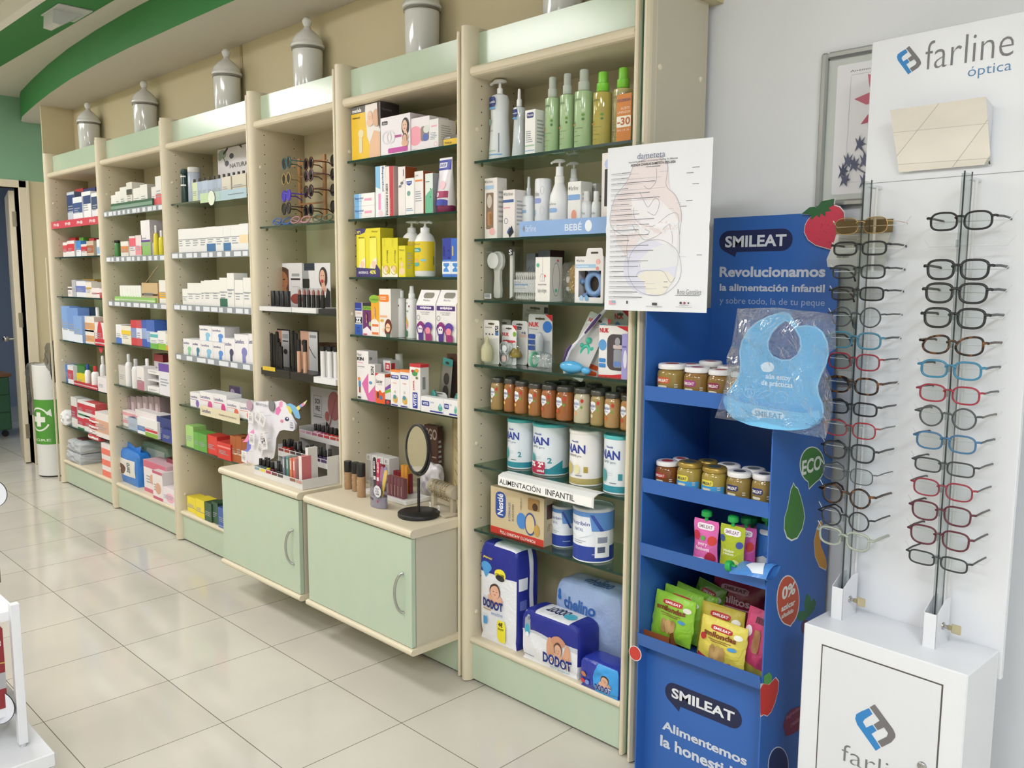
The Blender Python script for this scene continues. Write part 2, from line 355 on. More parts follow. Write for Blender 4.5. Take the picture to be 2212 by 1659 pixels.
# walls
mb = MB(); mb.box(-.85, 9.6, .33, .45, 0, ZC+.2, WHITE_P); struct(mb.build('wall_back'))
mb = MB(); dy0, dy1, dz = -.78, .055, 2.30
mb.box(WL-.1, WL, dy1, .33, 0, 2.36, CREAM_W); mb.box(WL-.1, WL, dy1, .33, 2.36, ZC+.2, GRN_W)
mb.box(WL-.1, WL, -5.6, dy0, 0, 2.36, CREAM_W); mb.box(WL-.1, WL, -5.6, dy0, 2.36, ZC+.2, GRN_W)
mb.box(WL-.1, WL, dy0, dy1, dz, 2.36, CREAM_W); mb.box(WL-.1, WL, dy0, dy1, 2.36, ZC+.2, GRN_W); struct(mb.build('wall_left'))
mb = MB(); mb.box(9.6, 9.7, -5.6, .45, 0, 3.3, wall_mat('#d8d6d0')); struct(mb.build('wall_right'))
mb = MB(); mb.box(-4.6, 9.7, -5.7, -5.6, 0, 3.3, wall_mat('#d9d2c0')); struct(mb.build('wall_front'))
# the back room seen through the doorway
mb = MB(); mb.box(-4.7, -4.6, -5.6, 2.4, 0, 3.3, BLUE_W); mb.box(-4.6, -.95, 1.2, 1.3, 0, 3.3, BLUE_W); struct(mb.build('wall_corridor'))
mb = MB()
for y0, y1, z0, z1 in ((dy1-.0, dy1+.06, 0, dz+.06), (dy0-.06, dy0, 0, dz+.06)): mb.box(WL-.11, WL+.015, y0, y1, z0, z1, CREAM, .004)
mb.box(WL-.11, WL+.015, dy0-.06, dy1+.06, dz, dz+.06, CREAM, .004); mb.box(WL, WL+.02, dy1+.055, dy1+.075, 0, dz+.06, CREAM)
fr = struct(mb.build('trim_3'))
HINGE = mat('#8d8672', .35, .8)
mb = MB(); mb.box(-.80, 0, -.022, .022, .01, dz-.02, CREAM, .003); dr = struct(mb.build('door_1', loc=(WL-.06, dy1-.035, 0), rz=math.radians(-13)))
for z in (.28, 1.22, 2.05):
    mb = MB(); mb.box(-.001, .006, -.004, .02, z-.06, z+.06, HINGE); mb.tube([(.004, .024, z-.06), (.004, .024, z+.06)], .006, HINGE); mb.build('door_hinge', dr)
mb = MB(); mb.tube([(-.72, -.02, 1.02), (-.72, -.065, 1.02)], .012, mat('#b9b9b9', .25, 1.0)); mb.ball((-.72, -.085, 1.02), .028, mat('#b9b9b9', .2, 1.0)); mb.build('door_knob', dr)
# plain square ceiling light panels, including the added fill ones
for i, (x, y, z, sx, sy, st, c) in enumerate(LAMPS):
    m = bpy.data.materials.new('lit_diffuser'); m.use_nodes = True; b = m.node_tree.nodes['Principled BSDF']
    b.inputs['Base Color'].default_value = (.8, .8, .8, 1); b.inputs['Emission Color'].default_value = c+(1,); b.inputs['Emission Strength'].default_value = st
    t = thing('ceiling_light', 'recessed square light panel, %s of the inferred and added ones overhead towards the far doorway' % ORD[i], 'light', (x, y, z), group='ceiling light panels')
    MB().box(-sx/2-.02, sx/2+.02, -sy/2-.02, sy/2+.02, -.012, .082, '#e6e6e6').build('frame', t)
    MB().box(-sx/2, sx/2, -sy/2, sy/2, -.016, -.0125, m).build('diffuser', t)
# emergency luminaire on the green band
t = thing('emergency_light', 'grey emergency light with a hooded diffuser on the dark green ceiling band', 'light', (1.83, -.415, ZC))
mb = MB(); mb.box(-.145, .145, -.075, .10, -.008, 0, '#b9bab8', .002); mb.build('mounting_plate', t)
mb = MB(); pf = [(-.07, -.008), (.085, -.008), (.06, -.02), (-.035, -.085), (-.075, -.08)]
mb.prism(pf, -.115, .04, mat('#c9cac8', .3), ax='x'); mb.build('hooded_diffuser', t)
# floor-standing things are further down
# ================================================================= shelving bays
G = [0.0, 1.039, 2.039, 3.046, 3.807, 4.614, 5.418]; H = 2.48; YB = .285
BAY = ['far-left bay', 'second bay', 'third bay', 'sunglasses bay', 'mirror bay', 'bay beside the blue display']
SH = [  # top heights of the glass shelves
    [],[],[], [1.829, 1.414, 1.094], [2.078, 1.831, 1.582, 1.330, 1.045], [2.005, 1.723, 1.498, 1.257, 1.088, .872, .618]]
for b, pts in ((0, [(128, 481), (138, 556), (131, 641), (135, 735), (141, 827), (148, 920)]), (1, [(238, 460), (243, 558), (246, 653), (248, 742), (254, 832), (258, 923)]),
               (2, [(378, 441), (383, 550), (390, 661), (394, 768), (396, 876), (401, 966)])):
    SH[b] = [round(at(px, py, Y=.02).z+.004, 3) for px, py in pts]
SHELF = mat('#cfe3da', .02, kind='glass'); SEDGE = mat('#1d3a31', .15); PIN = mat('#6b5a42', .4, .6); HOLE = mat('#3a3020', .8); BUTTON = mat('#e6dcc4', .4)
def rounded(y0, y1, z0, z1, n=6):      # board section, front edge (y0) rounded
    h = (z1-z0)/2; P = [(y0+h-h*math.sin(math.pi*i/n), z0+h-h*math.cos(math.pi*i/n)) for i in range(n+1)]
    return [(y1, z0)]+P+[(y1, z1)]
for b in range(6):
    xl, xr = G[b], G[b+1]; il, ir = xl+.052, xr-.020
    t = thing('shelving_bay', ['cream and green shelving bay at the far left end', 'second shelving bay from the left, cream with green plinth', 'third shelving bay from the left, with pastel and white boxes',
        'shelving bay of sunglasses above a hanging cabinet', 'shelving bay holding the round black mirror', 'tall cream shelving bay full of baby food and diapers'][b], 'shelves', (xl, 0, 0), group='cream and green shelving bays')
    W_ = xr-xl; a, e = il-xl, ir-xl
    # left upright with half-round nose
    P = [(.002, YB), (.002, .03)]+[(.029-.023*math.cos(math.pi*i/8), .018-.034*math.sin(math.pi*i/8)) for i in range(9)]+[(.052, .03), (.052, YB)]
    mb = MB(); mb.prism(P[::-1], .006, H, CREAM, ax='z', smooth=True)
    for yy in (.058, .225):
        z = .42
        while z < 2.29: mb.decor([('e', 0, 0, .0027, .0027, HOLE)], 1, 1, sideX(.052, yy, z)); z += .032*1.45
    up = mb.build('upright', t)
    for zz in (.28, .95, 1.42, 2.12):
        q = MB(); q.lathe([(.0085, 0), (.008, .003), (.004, .0045)], BUTTON, 12); q.xf(Matrix.Translation((.052, .035, zz)) @ Matrix.Rotation(math.pi/2, 4, 'Y')); q.build('screw_cap', up)
    mb = MB(); mb.prism([(W_-.020, YB), (W_-.020, .02), (W_-.018, .0), (W_-.014, -.004), (W_-.007, -.004), (W_-.004, .0), (W_-.004, YB)][::-1], .006, H-.012, CREAM, ax='z'); mb.build('upright', t)
    mb = MB(); mb.box(W_-.0035, W_, .012, YB-.004, .01, H-.015, GREENE); mb.build('joint_strip', t)
    mb = MB(); mb.box(a-.04, e+.016, YB, YB+.012, .02, H-.04, mat('#c4b999', .5)); mb.build('back_panel', t)
    mb = MB(); mb.prism(rounded(0.0, YB, 2.302, 2.340)[::-1], a, e, CREAM, ax='x'); mb.build('top_board', t)
    mb = MB(); mb.box(a, e, .045, .060, 2.340, H-.018, GREEN); mb.build('header_panel', t)
    mb = MB(); mb.prism(rounded(0.0, YB, .160, .1852)[::-1], a, e, CREAM, ax='x'); mb.build('base_board', t)
    mb = MB(); mb.box(a, e, .014, .03, .012, .160, GREEN); mb.box(a+.02, e-.02, .03, .05, 0, .012, '#1c1b16'); mb.build('plinth', t)
    for k, z in enumerate(SH[b]):
        mb = MB(); y0 = .02; mb.box(a+.002, e-.002, y0+.0005, YB-.01, z-.0098, z-.0008, SHELF)
        mb.box(a+.002, e-.002, y0, y0+.0005, z-.0098, z-.0008, SEDGE)
        s_ = mb.build('glass_shelf', t)
        for yy in (.058, .225): MB().ball((a+.004, yy, z-.013), .005, PIN, 8).build('shelf_pin', s_)
# right end panel of the whole run
t = thing('end_panel', 'tall cream and green end panel closing the shelving beside the white wall', 'panel', (5.418, 0, 0))
mb = MB(); mb.box(.007, .022, .012, .03, .01, 2.80, GREEN); mb.build('green_strip', t)
P = [(.022, .30), (.022, .02), (.026, -.005), (.034, -.014), (.042, -.005), (.046, .02), (.046, .30)]
mb = MB(); mb.prism(P[::-1], .005, ZS, CREAM2, ax='z'); mb.build('board', t)
mb = MB(); mb.prism([(.021, .025), (.024, -.006), (.029, -.016), (.036, -.016), (.042, -.006), (.0465, .025)], .005, ZS, CREAM, ax='z'); mb.build('rounded_edge', t)
for px, py in ((1425, 145), (1513, 172)):
    P3 = at(px, py, X=5.464); q = MB(); q.lathe([(.009, 0), (.0085, .003), (.004, .005)], BUTTON, 12); q.xf(Matrix.Translation((.046, P3.y, P3.z)) @ Matrix.Rotation(math.pi/2, 4, 'Y')); q.build('screw_cap', t)
# hanging cabinets
ALU = mat('#b4b8b4', .25, .9)
for i, (x0, x1, lb) in enumerate(((3.085, 3.815, 'hanging cream and green cabinet under the nail polish display'), (3.862, 4.600, 'hanging cream and green cabinet under the round mirror'))):
    t = thing('wall_cabinet', lb, 'cabinet', ((x0+x1)/2, 0, .155), group='hanging cabinets'); hw = (x1-x0)/2; y0 = -.238
    mb = MB(); mb.box(-hw+.012, hw-.012, y0+.035, .28, .026, .458, CREAM2); mb.build('body', t)
    mb = MB(); mb.prism(rounded(y0, .27, .458, .4912)[::-1], -hw, hw-.002, CREAM, ax='x'); mb.build('top_board', t)
    mb = MB(); mb.prism(rounded(y0, .01, 0, .026)[::-1], -hw, hw-.002, CREAM, ax='x'); mb.build('bottom_board', t)
    mb = MB(); mb.box(-hw+.012, hw-.012, y0+.012, y0+.033, .028, .454, GREEN, .0015)
    d = mb.build('door', t)
    pts = [(hw-.060+.0, y0+.012-.026*math.sin(math.pi*k/12)-.004, .24+.075*math.cos(math.pi*k/12)) for k in range(13)]
    mb = MB(); pts = [(hw-.058-.022*math.sin(math.pi*k/12), y0+.010-.026*math.sin(math.pi*k/12), .235+.078*math.cos(math.pi*k/12)) for k in range(13)]
    mb.tube(pts, .0055, ALU, 8); mb.build('handle', d)
# ================================================================= product builders
def fitx(X0, w, Y):      # keep a thing between the two uprights of its bay
    for b in range(6):
        if G[b]+.02 < X0 < G[b+1]-.03 and Y > -.03:
            if X0 < G[b]+.0545: w -= G[b]+.0545-X0; X0 = G[b]+.0545
            w = min(w, G[b+1]-.0225-X0)
    return X0, w
def box_item(c, x0, x1, yt, z, Y, d, label, cat='box', name='carton', front=(), side=(), col='#f0efec', scol=None, tcol=None, group=None, rz=0, M=None, r=.45, dims=None, lines=0, slines=1, lc='#9aa0a8', b=.0008, top=()):
    if dims: X0, w, h = dims
    else:
        a = cp(c, x0, yt); e = cp(c, x1, yt); X0 = xat(a[0], Y, z); w = xat(e[0], Y, z)-X0; h = at(a[0], a[1], Y=Y).z-z; X0, w = fitx(X0, w, Y)
    if z < 2.3: h = min(h, 2.2985-z)
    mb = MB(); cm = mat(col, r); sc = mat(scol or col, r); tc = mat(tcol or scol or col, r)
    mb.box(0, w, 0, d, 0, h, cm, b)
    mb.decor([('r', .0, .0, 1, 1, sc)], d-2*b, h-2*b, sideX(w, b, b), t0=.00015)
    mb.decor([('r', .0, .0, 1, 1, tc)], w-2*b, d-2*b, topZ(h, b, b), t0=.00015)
    if front: mb.decor(front, w, h, flat())
    if lines: mb.lines(w, h, flat(), .12, .85, .28, .55, lines, lc, seed=int(w*1e5))
    if side: mb.decor(side, d, h, sideX(w))
    elif slines and not scol: mb.lines(d, h, sideX(w), .15, .85, .25, .8, 7, '#b4b6ba', seed=3)
    if top: mb.decor(top, w, d, topZ(h))
    o = mb.build(name, loc=(X0, Y, z), rz=rz) if M is None else mb.build(name, M=M)
    return tag(o, label, cat, group)
def geo(c, x0, x1, yt, z, Yc):       # centre x, radius and height of an upright round thing
    a = cp(c, x0, yt); e = cp(c, x1, yt); m = (a[0]+e[0])/2; X = xat(m, Yc, z); dx = X-CAM.x; dy = Yc-CAM.y; L = math.hypot(dx, dy)
    R = (xat(e[0], Yc, z)-xat(a[0], Yc, z))*(dy/L)/2
    return X, R, at(m, a[1], Y=Yc).z-z
def round_item(c, x0, x1, yt, z, Yc, label, prof, cat='bottle', name='bottle', col='#f2f2f2', prims=(), lz=(0.05, .7), r=.3, cap=None, group=None, kind='', R=None, h=None, lr=1.0, cname='cap', ccol='#f4f4f4', ckind='', sy=1.0, extra=None, yrot=0):
    X, R_, h_ = geo(c, x0, x1, yt, z, Yc); R = R or R_; h = min(h or h_, 2.298-z)
    t = thing(name, label, cat, (X, Yc, z), rz=yrot, group=group) if cap else None
    mb = MB(); mb.lathe([(a*R, b*h) for a, b in prof], mat(col, r, 0, kind), 48 if prims else 20, sy=sy)
    if prims: mb.decor(prims, 2*math.pi*R*lr, (lz[1]-lz[0])*h, lambda u, v, o: ((R*lr+o)*math.sin(u/(R*lr)-math.pi), -sy*(R*lr+o)*math.cos(u/(R*lr)-math.pi), v+lz[0]*h), cols='cyl', t0=.0009)
    if cap:
        mb.build(name if name not in ('bottle',) else 'body', t)
        q = MB(); q.lathe([(a*R, b*h) for a, b in cap], mat(ccol, .35, 0, ckind), 20); 
        q.build(cname, t)
        if extra: extra(t, R, h)
        return t
    return tag(mb.build(name, loc=(X, Yc, z)), label, cat, group)
# on a wrapped label u runs once round; u = .5 faces the shop
def pump_head(z0, col='#f4f4f4', lean=1):      # spout pointing sideways, fractions of (R, h)
    def f(t, R, h):
        m = mat(col, .3); q = MB(); q.lathe([(.12*R, z0*h), (.12*R, h*.965)], m, 10)
        q.lathe([(.30*R, h*.955), (.62*R, h*.97), (.55*R, h*.99), (.1*R, h)], m, 16); q.tube([(0, 0, h*.975), (lean*.75*R, -.1*R, h*.975), (lean*1.05*R, -.12*R, h*.957)], R*.13, m, 8)
        q.build('pump', t)
    return f
def fold_card(M, w, h, col, prims, name, label, cat, group=None, th=.0012, hole=True, rnd=0.006, side=None):
    """hanging card: front at y=0 facing -y, thin slab with rounded corners"""
    mb = MB(); P = []
    for cx_, cy_, a0 in ((w-rnd, h-rnd, 0), (rnd, h-rnd, 90), (rnd, rnd, 180), (w-rnd, rnd, 270)):
        for i in range(4): a = math.radians(a0+30*i); P.append((cx_+rnd*math.cos(a), cy_+rnd*math.sin(a)))
    mb.prism(P, 0, th, mat(col, .35), ax='y'); mb.decor(prims, w, h, flat())
    if hole: mb.decor([('R', .3, .9, .7, .935, .5, '#4a4438'), ('e', .5, .9175, .05*.1/w*1.0, .027, '#4a4438')], w, h, flat(), t0=.002)
    o = mb.build('card', M=Matrix.Identity(4))
    t = thing(name, label, cat, M=M, group=group); o.parent = t
    return t
def place(c, x, y, z, Y, rz=0.0, lean=0.0, roll=0.0):   # matrix for a card: left-bottom at pixel column x on the shelf
    X0 = xat(cp(c, x, y)[0], Y, z)
    return Matrix.Translation((X0, Y, z)) @ Matrix.Rotation(rz, 4, 'Z') @ Matrix.Rotation(-lean, 4, 'X') @ Matrix.Rotation(roll, 4, 'Y')
def wh(c, x0, x1, yt, z, Y):
    a = cp(c, x0, yt); e = cp(c, x1, yt); X0 = xat(a[0], Y, z); return xat(e[0], Y, z)-X0, at(a[0], a[1], Y=Y).z-z
def softpack(w, d, h, m, b=.02, prims=(), sprims=(), tprims=(), seed=1, amp=.0028, n=20, bs=1.0):
    rd = random.Random(seed); ph = [rd.uniform(0, 6) for _ in range(9)]; mb = MB()
    def nz(a, b_, c_): return amp*(math.sin(5*a+ph[0]+2*b_)*math.sin(6*c_+ph[1])+.6*math.sin(11*a+ph[2])*math.sin(9*c_+ph[3]+3*b_))
    def pt(x, y, z, o=0.0):      # cube coords -1..1
        if z < -.999: return (x*w/2, y*d/2, 0.0-o)
        bx = bs*b*(1-y**4)*(1-z**4); by = b*(1-x**4)*(1-z**4); bz = bs*b*.6*(1-x**4)*(1-y**4)
        rr = (.06*(abs(x*z)**6)+.06*(abs(y*z)**6))*bs
        k = 1-rr
        X = x*w/2*k+(bx if x > .999 else -bx if x < -.999 else 0); Y = y*d/2*k+(by if y > .999 else -by if y < -.999 else 0); Z = z*h/2*(1-.5*rr)+(bz if z > .999 else -bz*.3 if z < -.999 else 0)
        q = nz(x, y, z)*(1-max(abs(x*z), abs(x*y), abs(y*z))**3)
        if abs(y) > .999: Y += q+(o if y > 0 else -o)
        elif abs(x) > .999: X += q+(o if x > 0 else -o)
        else: Z += q*.6+(o if z > 0 else -o)
        return (X, Y, Z+h/2)
    for ax in range(3):
        for sg in (-1, 1):
            V = []
            for j in range(n+1):
                for i in range(n+1):
                    a, c_ = -1+2*i/n, -1+2*j/n
                    V.append(pt(*((sg, a, c_) if ax == 0 else (a, sg, c_) if ax == 1 else (a, c_, sg))))
            f = [(j*(n+1)+i, j*(n+1)+i+1, (j+1)*(n+1)+i+1, (j+1)*(n+1)+i) for j in range(n) for i in range(n)]
            if (ax == 0 and sg < 0) or (ax == 1 and sg > 0) or (ax == 2 and sg < 0): f = [q[::-1] for q in f]
            mb.add(V, f, m, True)
    if prims: mb.decor(prims, 1, 1, lambda u, v, o: pt(-1+2*min(max(u, 0), 1), -1, -1+2*min(max(v, 0), 1), o), cols=16, t0=.0016)
    if sprims: mb.decor(sprims, 1, 1, lambda u, v, o: pt(1, -1+2*min(max(u, 0), 1), -1+2*min(max(v, 0), 1), o), cols=12, t0=.0016)
    if tprims: mb.decor(tprims, 1, 1, lambda u, v, o: pt(-1+2*min(max(u, 0), 1), -1+2*min(max(v, 0), 1), 1, o), cols=12, t0=.0016)
    return mb
GREY = '#77787c'; NAVY = '#1c2f73'; SKY = '#7fa6d6'
def farl(u0, v0, u1, v1, c=GREY):      # small diamond mark and the word
    k = (u1-u0)*.22; m = (v0+v1)/2; q = (v1-v0)/2
    return [('p', [(u0, m), (u0+k*.45, m-q), (u0+k*.9, m), (u0+k*.45, m+q)], '#8a8d96'), ('t', 'farline', u0+k, v0, u1, v1, c)]
def baby(cx, cy, s, a=1.0, hair='#4a342a', skin='#e0b094'):      # a simple printed infant portrait
    return [('e', cx, cy-s*1.0, s*1.15/a, s*.8, skin), ('e', cx, cy+s*.1, s*.85/a, s*1.0, hair), ('e', cx, cy-s*.05, s*.72/a, s*.85, skin), ('e', cx-s*.25/a, cy+.0*s, s*.1/a, s*.05, '#5a4036'), ('e', cx+s*.25/a, cy, s*.1/a, s*.05, '#5a4036'), ('e', cx, cy-s*.4, s*.17/a, s*.06, '#b86a62')]
def woman(cx, cy, s, a=1.0, hair='#3a2a22', skin='#dba98c'):
    return [('e', cx+.1*s/a, cy-.1*s, s*.95/a, s*1.35, hair), ('p', [(cx-.3*s/a, cy-1.9*s), (cx-.25*s/a, cy-.6*s), (cx+.35*s/a, cy-.6*s), (cx+.9*s/a, cy-1.9*s)], skin), ('e', cx-.05*s/a, cy, s*.62/a, s*.9, skin),
            ('e', cx-.28*s/a, cy+.15*s, s*.11/a, s*.06, '#2a1e1a'), ('e', cx+.2*s/a, cy+.15*s, s*.11/a, s*.06, '#2a1e1a'), ('e', cx-.03*s/a, cy-.42*s, s*.17/a, s*.08, '#b33a3a')]
# ================================================================= bay beside the blue display
S = SH[5]; z = S[0]
round_item('A', 218, 410, 240, z, .10, 'large white pump bottle with navy badge at the left of the top shelf', [(.0, 0), (.97, 0), (1, .01), (.96, .12), (.86, .35), (.80, .55), (.84, .74), (.72, .80), (.3, .825), (.24, .83)], col='#dfe3e6', lz=(.02, .8),
    prims=[('R', .40, .82, .56, .97, .3, NAVY), ('t', 'mustela', .42, .87, .55, .91, '#ffffff'), ('r', .41, .78, .55, .81, '#5aa0d8'), ('e', .44, .58, .03, .05, '#86b09a'), ('r', .34, .12, .56, .14, '#9ec2a2'), ('r', .34, .06, .66, .08, '#79aeda'), ('t', 'mil usos', .40, .43, .52, .46, '#5b6a80'), ('r', .6, .1, .62, .4, '#8c95a4')],
    lr=.93, cap=[(.24, .82), (.26, .83), (.26, .89), (.14, .90), (.12, .93)], extra=pump_head(.9, '#ececec', -1), cname='collar')
round_item('A', 415, 540, 365, z, .10, 'clear spray bottle with a white nozzle next to the large pump bottle', [(0, 0), (.95, 0), (1, .02), (.82, .3), (.72, .55), (.86, .70), (.8, .73), (.3, .75), (.28, .76)], col='#cfd6da', r=.1, lz=(.1, .72),
    prims=[('R', .42, .80, .58, .97, .3, NAVY), ('t', 'mustela', .44, .86, .57, .90, '#fff'.replace('#fff', '#ffffff')), ('r', .44, .74, .56, .78, '#5aa0d8')], lr=.9, cap=[(.34, .755), (.36, .76), (.36, .84), (.22, .86), (.2, .97), (.16, 1.0), (0, 1.0)], cname='nozzle')
box_item('A', 527, 614, 550, z, .055, .06, 'white carton with a navy badge beside the spray bottle, top shelf', front=[('R', .18, .82, .85, .94, .3, NAVY), ('t', 'Mustela', .24, .86, .80, .91, '#ffffff'), ('r', .05, .10, .95, .115, '#79aeda'), ('r', .05, .2, .95, .23, '#9ec2a2')], lines=6)
ADP = [('t', 'A-DERMA', .36, .86, .56, .90, '#3f5a40'), ('e', .6, .68, .03, .035, '#c5d8b0'), ('e', .6, .60, .03, .025, '#5f9433'), ('e', .6, .52, .025, .025, '#4e7a35'), ('t', 'EXOMEGA', .34, .46, .46, .49, '#4a5a48'), ('R', .34, .42, .45, .45, .3, '#d77b3a'), ('r', .36, .36, .6, .366, '#55664f'), ('r', .36, .30, .5, .306, '#55664f'), ('r', .36, .22, .56, .226, '#55664f'), ('r', .36, .12, .52, .126, '#55664f')]
PB = [(0, 0), (.94, 0), (1, .015), (1, .70), (.97, .725), (.5, .745), (.42, .75)]
for i, (x0, x1, yt) in enumerate(((697, 822, 268), (822, 948, 238), (946, 1106, 205))):
    round_item('A', x0, x1, yt, z, .10, 'translucent green spray bottle with grey cap, %s of three on the top shelf' % ORD[i], PB, col='#a9c496', r=.15, prims=ADP, lz=(.02, .70), cap=[(.62, .742), (.64, .75), (.64, .85), (.52, .856), (.50, .86), (.50, .985), (.45, 1.0), (0, 1.0)], ccol='#b7bfb4', group='green spray bottles on the top shelf')
ADY = [p if p[-1] != '#c5d8b0' else ('e', .6, .7, .03, .05, '#a89a56') for p in ADP]
round_item('A', 1104, 1266, 225, z, .10, 'bottle of golden oil with a bright green spray cap, top shelf', PB, col='#b5a858', r=.08, prims=ADY, lz=(.02, .70), cap=[(.62, .742), (.66, .75), (.66, .85), (.54, .856), (.50, .86), (.50, .985), (.45, 1.0), (0, 1.0)], ccol='#7fcb3e')
t = round_item('A', 1275, 1440, 190, z, .11, 'shrink-wrapped oil bottle with an orange discount card at the shelf end', PB, col='#b9b27a', r=.08, prims=ADY, lz=(.02, .70), cap=[(.62, .742), (.66, .75), (.66, .85), (.54, .856), (.50, .86), (.50, .985), (.45, 1.0), (0, 1.0)], ccol='#7fcb3e')
R_ = t.children[0].dimensions.x/2
MB().lathe([(R_*1.08, .0), (R_*1.1, .01), (R_*1.08, .165), (R_*.7, .18)], mat('#ffffff', .05, 0, 'film'), 24, cap=False).build('shrink_wrap', t)
mb = MB(); mb.box(.004, .062, -R_-.006, -R_-.0048, .004, .155, '#d07f2c'); mb.decor([('R', .02, .32, .98, .55, .1, '#f3ece0'), ('t', '-30', .06, .36, .95, .52, '#b5651d', 0, .03), ('t', 'EXOMEGA', .06, .84, .95, .9, '#22367c'), ('t', 'ACEITE', .3, .68, .9, .73, '#f6e6cf'), ('t', 'LIMPIADOR', .1, .60, .95, .65, '#f6e6cf'), ('t', 'EN LA 2a', .1, .24, .9, .28, '#f6e6cf')], .058, .151, flat(-R_-.006, .004, .004))
mb.build('discount_card', t)
# --- second shelf
z = S[1]
box_item('A', 185, 290, 1130, z, .055, .05, 'tall white carton with a comb in its window and a hanging tab', col='#efe9e4', front=[('R', .12, .16, .72, .76, .1, '#8a7460'), ('e', .40, .62, .2, .11, '#cfc6ba'), ('R', .24, .22, .60, .45, .3, '#b98a5e'), ('r', .05, .82, .75, .88, '#a9c7e6'), ('e', .62, .12, .22, .06, '#f0b9b4')]+[('r', .44, .24+.02*i, .60, .25+.02*i, '#8a6236') for i in range(9)]+farl(.05, .92, .7, .965), slines=1)
box_item('A', 340, 440, 1230, z, .065, .065, 'white carton with a navy band and black diamond emblem, second shelf', col='#efe8e4', front=[('R', .02, .74, .92, .80, .2, '#41609c'), ('r', .05, .62, .62, .645, '#e4a4ac'), ('o', .28, .36, .16, .06, .03, '#3f5480')]+farl(.05, .88, .85, .95)+[('p', [(.45, .12), (.78, .26), (.95, .12), (.6, -.0+.01)], '#20242e'), ('p', [(.38, .13), (.60, .24), (.66, .2), (.45, .08)], '#3f66a8')])
SP = [(0, 0), (.96, 0), (1, .02), (1, .62), (.8, .68), (.35, .70), (.33, .71)]
round_item('A', 505, 612, 1110, z, .12, 'white spray bottle left of the talc cylinder behind the blue tray', SP, col='#e6eaee', prims=[('t', 'farline', .38, .82, .55, .87, GREY), ('r', .38, .64, .56, .72, '#9dbfe4'), ('e', .42, .3, .04, .06, '#f0c4bc')], lz=(.02, .62), cap=[(.33, .70), (.36, .705), (.36, .80), (.24, .82), (.22, .99), (0, 1.0)], ccol='#ccd0d2', cname='nozzle')
round_item('A', 610, 752, 1135, z, .12, 'straight white cylinder with a lilac band on the second shelf', [(0, 0), (.97, 0), (1, .02), (1, .97), (.94, 1), (0, 1)], cat='talc', name='talc_cylinder', col='#e9eaee', prims=[('t', 'farline', .42, .70, .54, .78, GREY), ('R', .38, .58, .58, .67, .3, '#9aa6dc'), ('o', .6, .8, .035, .07, .004, '#8a8d96'), ('o', .6, .45, .04, .08, .003, '#a9adb6'), ('e', .44, .42, .02, .06, '#8db2e2')], lz=(.0, 1.0))
PU = [(0, 0), (.95, 0), (1, .02), (1, .44), (.93, .54), (.62, .64), (.5, .68), (.47, .70)]
for x0, x1, yt, Yc, lb in ((735, 902, 965, .10, 'tall white pump bottle with a baby picture, in front on the second shelf'), (868, 1010, 985, .17, 'tall white pump bottle standing behind the other pump bottle')):
    round_item('A', x0, x1, yt, z, Yc, lb, PU, col='#f0f1f3', prims=[('t', 'farline', .40, .86, .56, .93, GREY), ('R', .40, .62, .58, .76, .2, '#8fb3e2'), ('e', .47, .28, .04, .13, '#efa58e'), ('e', .47, .12, .045, .08, '#4a78b8')], lz=(.06, .46), cap=[(.47, .695), (.5, .70), (.5, .775), (.4, .785), (.38, .90), (.14, .91)], extra=pump_head(.9, '#f2f2f2', -1), cname='collar')
box_item('A', 890, 1000, 1160, z, .075, .06, 'white carton with a pink baby face, between pump and small bottles', front=farl(.05, .84, .8, .92)+[('R', .03, .66, .95, .76, .2, '#86addf'), ('e', .5, .38, .2, .1, '#f2a58c'), ('e', .5, .22, .22, .08, '#5784bd')])
box_item('A', 1070, 1130, 1175, z, .15, .06, 'short white carton standing behind the two small bottles', col='#dcdcda', front=farl(.1, .85, .9, .94))
for i, (x0, x1) in enumerate(((1000, 1100), (1093, 1175))):
    round_item('A', x0, x1, 1238, z, .10, 'small white bottle with blue band, %s of the pair behind the blue tray' % ORD[i], [(0, 0), (.95, 0), (1, .02), (1, .68), (.8, .76), (.55, .78)], col='#edf0f2', prims=[('t', 'farline', .41, .7, .57, .8, GREY), ('r', .40, .42, .6, .56, '#86addf')], lz=(.02, .66), cap=[(.58, .775), (.6, .78), (.6, .97), (.54, 1), (0, 1)], group='small white bottles behind the blue tray')
box_item('A', 1175, 1262, 915, z, .045, .035, 'tall white carton with a black brush in its window beside the notice', col='#efe9e6', front=[('R', .3, .34, .9, .80, .1, '#2d2e32'), ('e', .62, .86, .34, .06, '#b9c6ea'), ('t', 'Q', .4, .08, .9, .2, '#55606a')])
x0 = xat(cp('A', 480, 0)[0], .018, z); x1 = xat(cp('A', 1265, 0)[0], .018, z)
t = thing('display_tray', 'pale blue shelf tray lettered BEBÉ holding white baby care products', 'tray', (x0, .018, z)); w = x1-x0
mb = MB(); mb.box(0, w, 0, .0015, .0, .052, '#8fb0e0'); mb.decor([('t', 'BEBÉ', .52, .25, .70, .78, '#e8eefa', 0, .01), ('e', .77, .5, .036, .36, '#eef3fb')]+farl(.04, .3, .2, .75, '#dbe6f8'), w, .052, flat()); mb.build('front_lip', t)
mb = MB(); mb.box(0, w, .0015, .2, .0, .0015, '#8fb0e0'); mb.build('tray_floor', t)
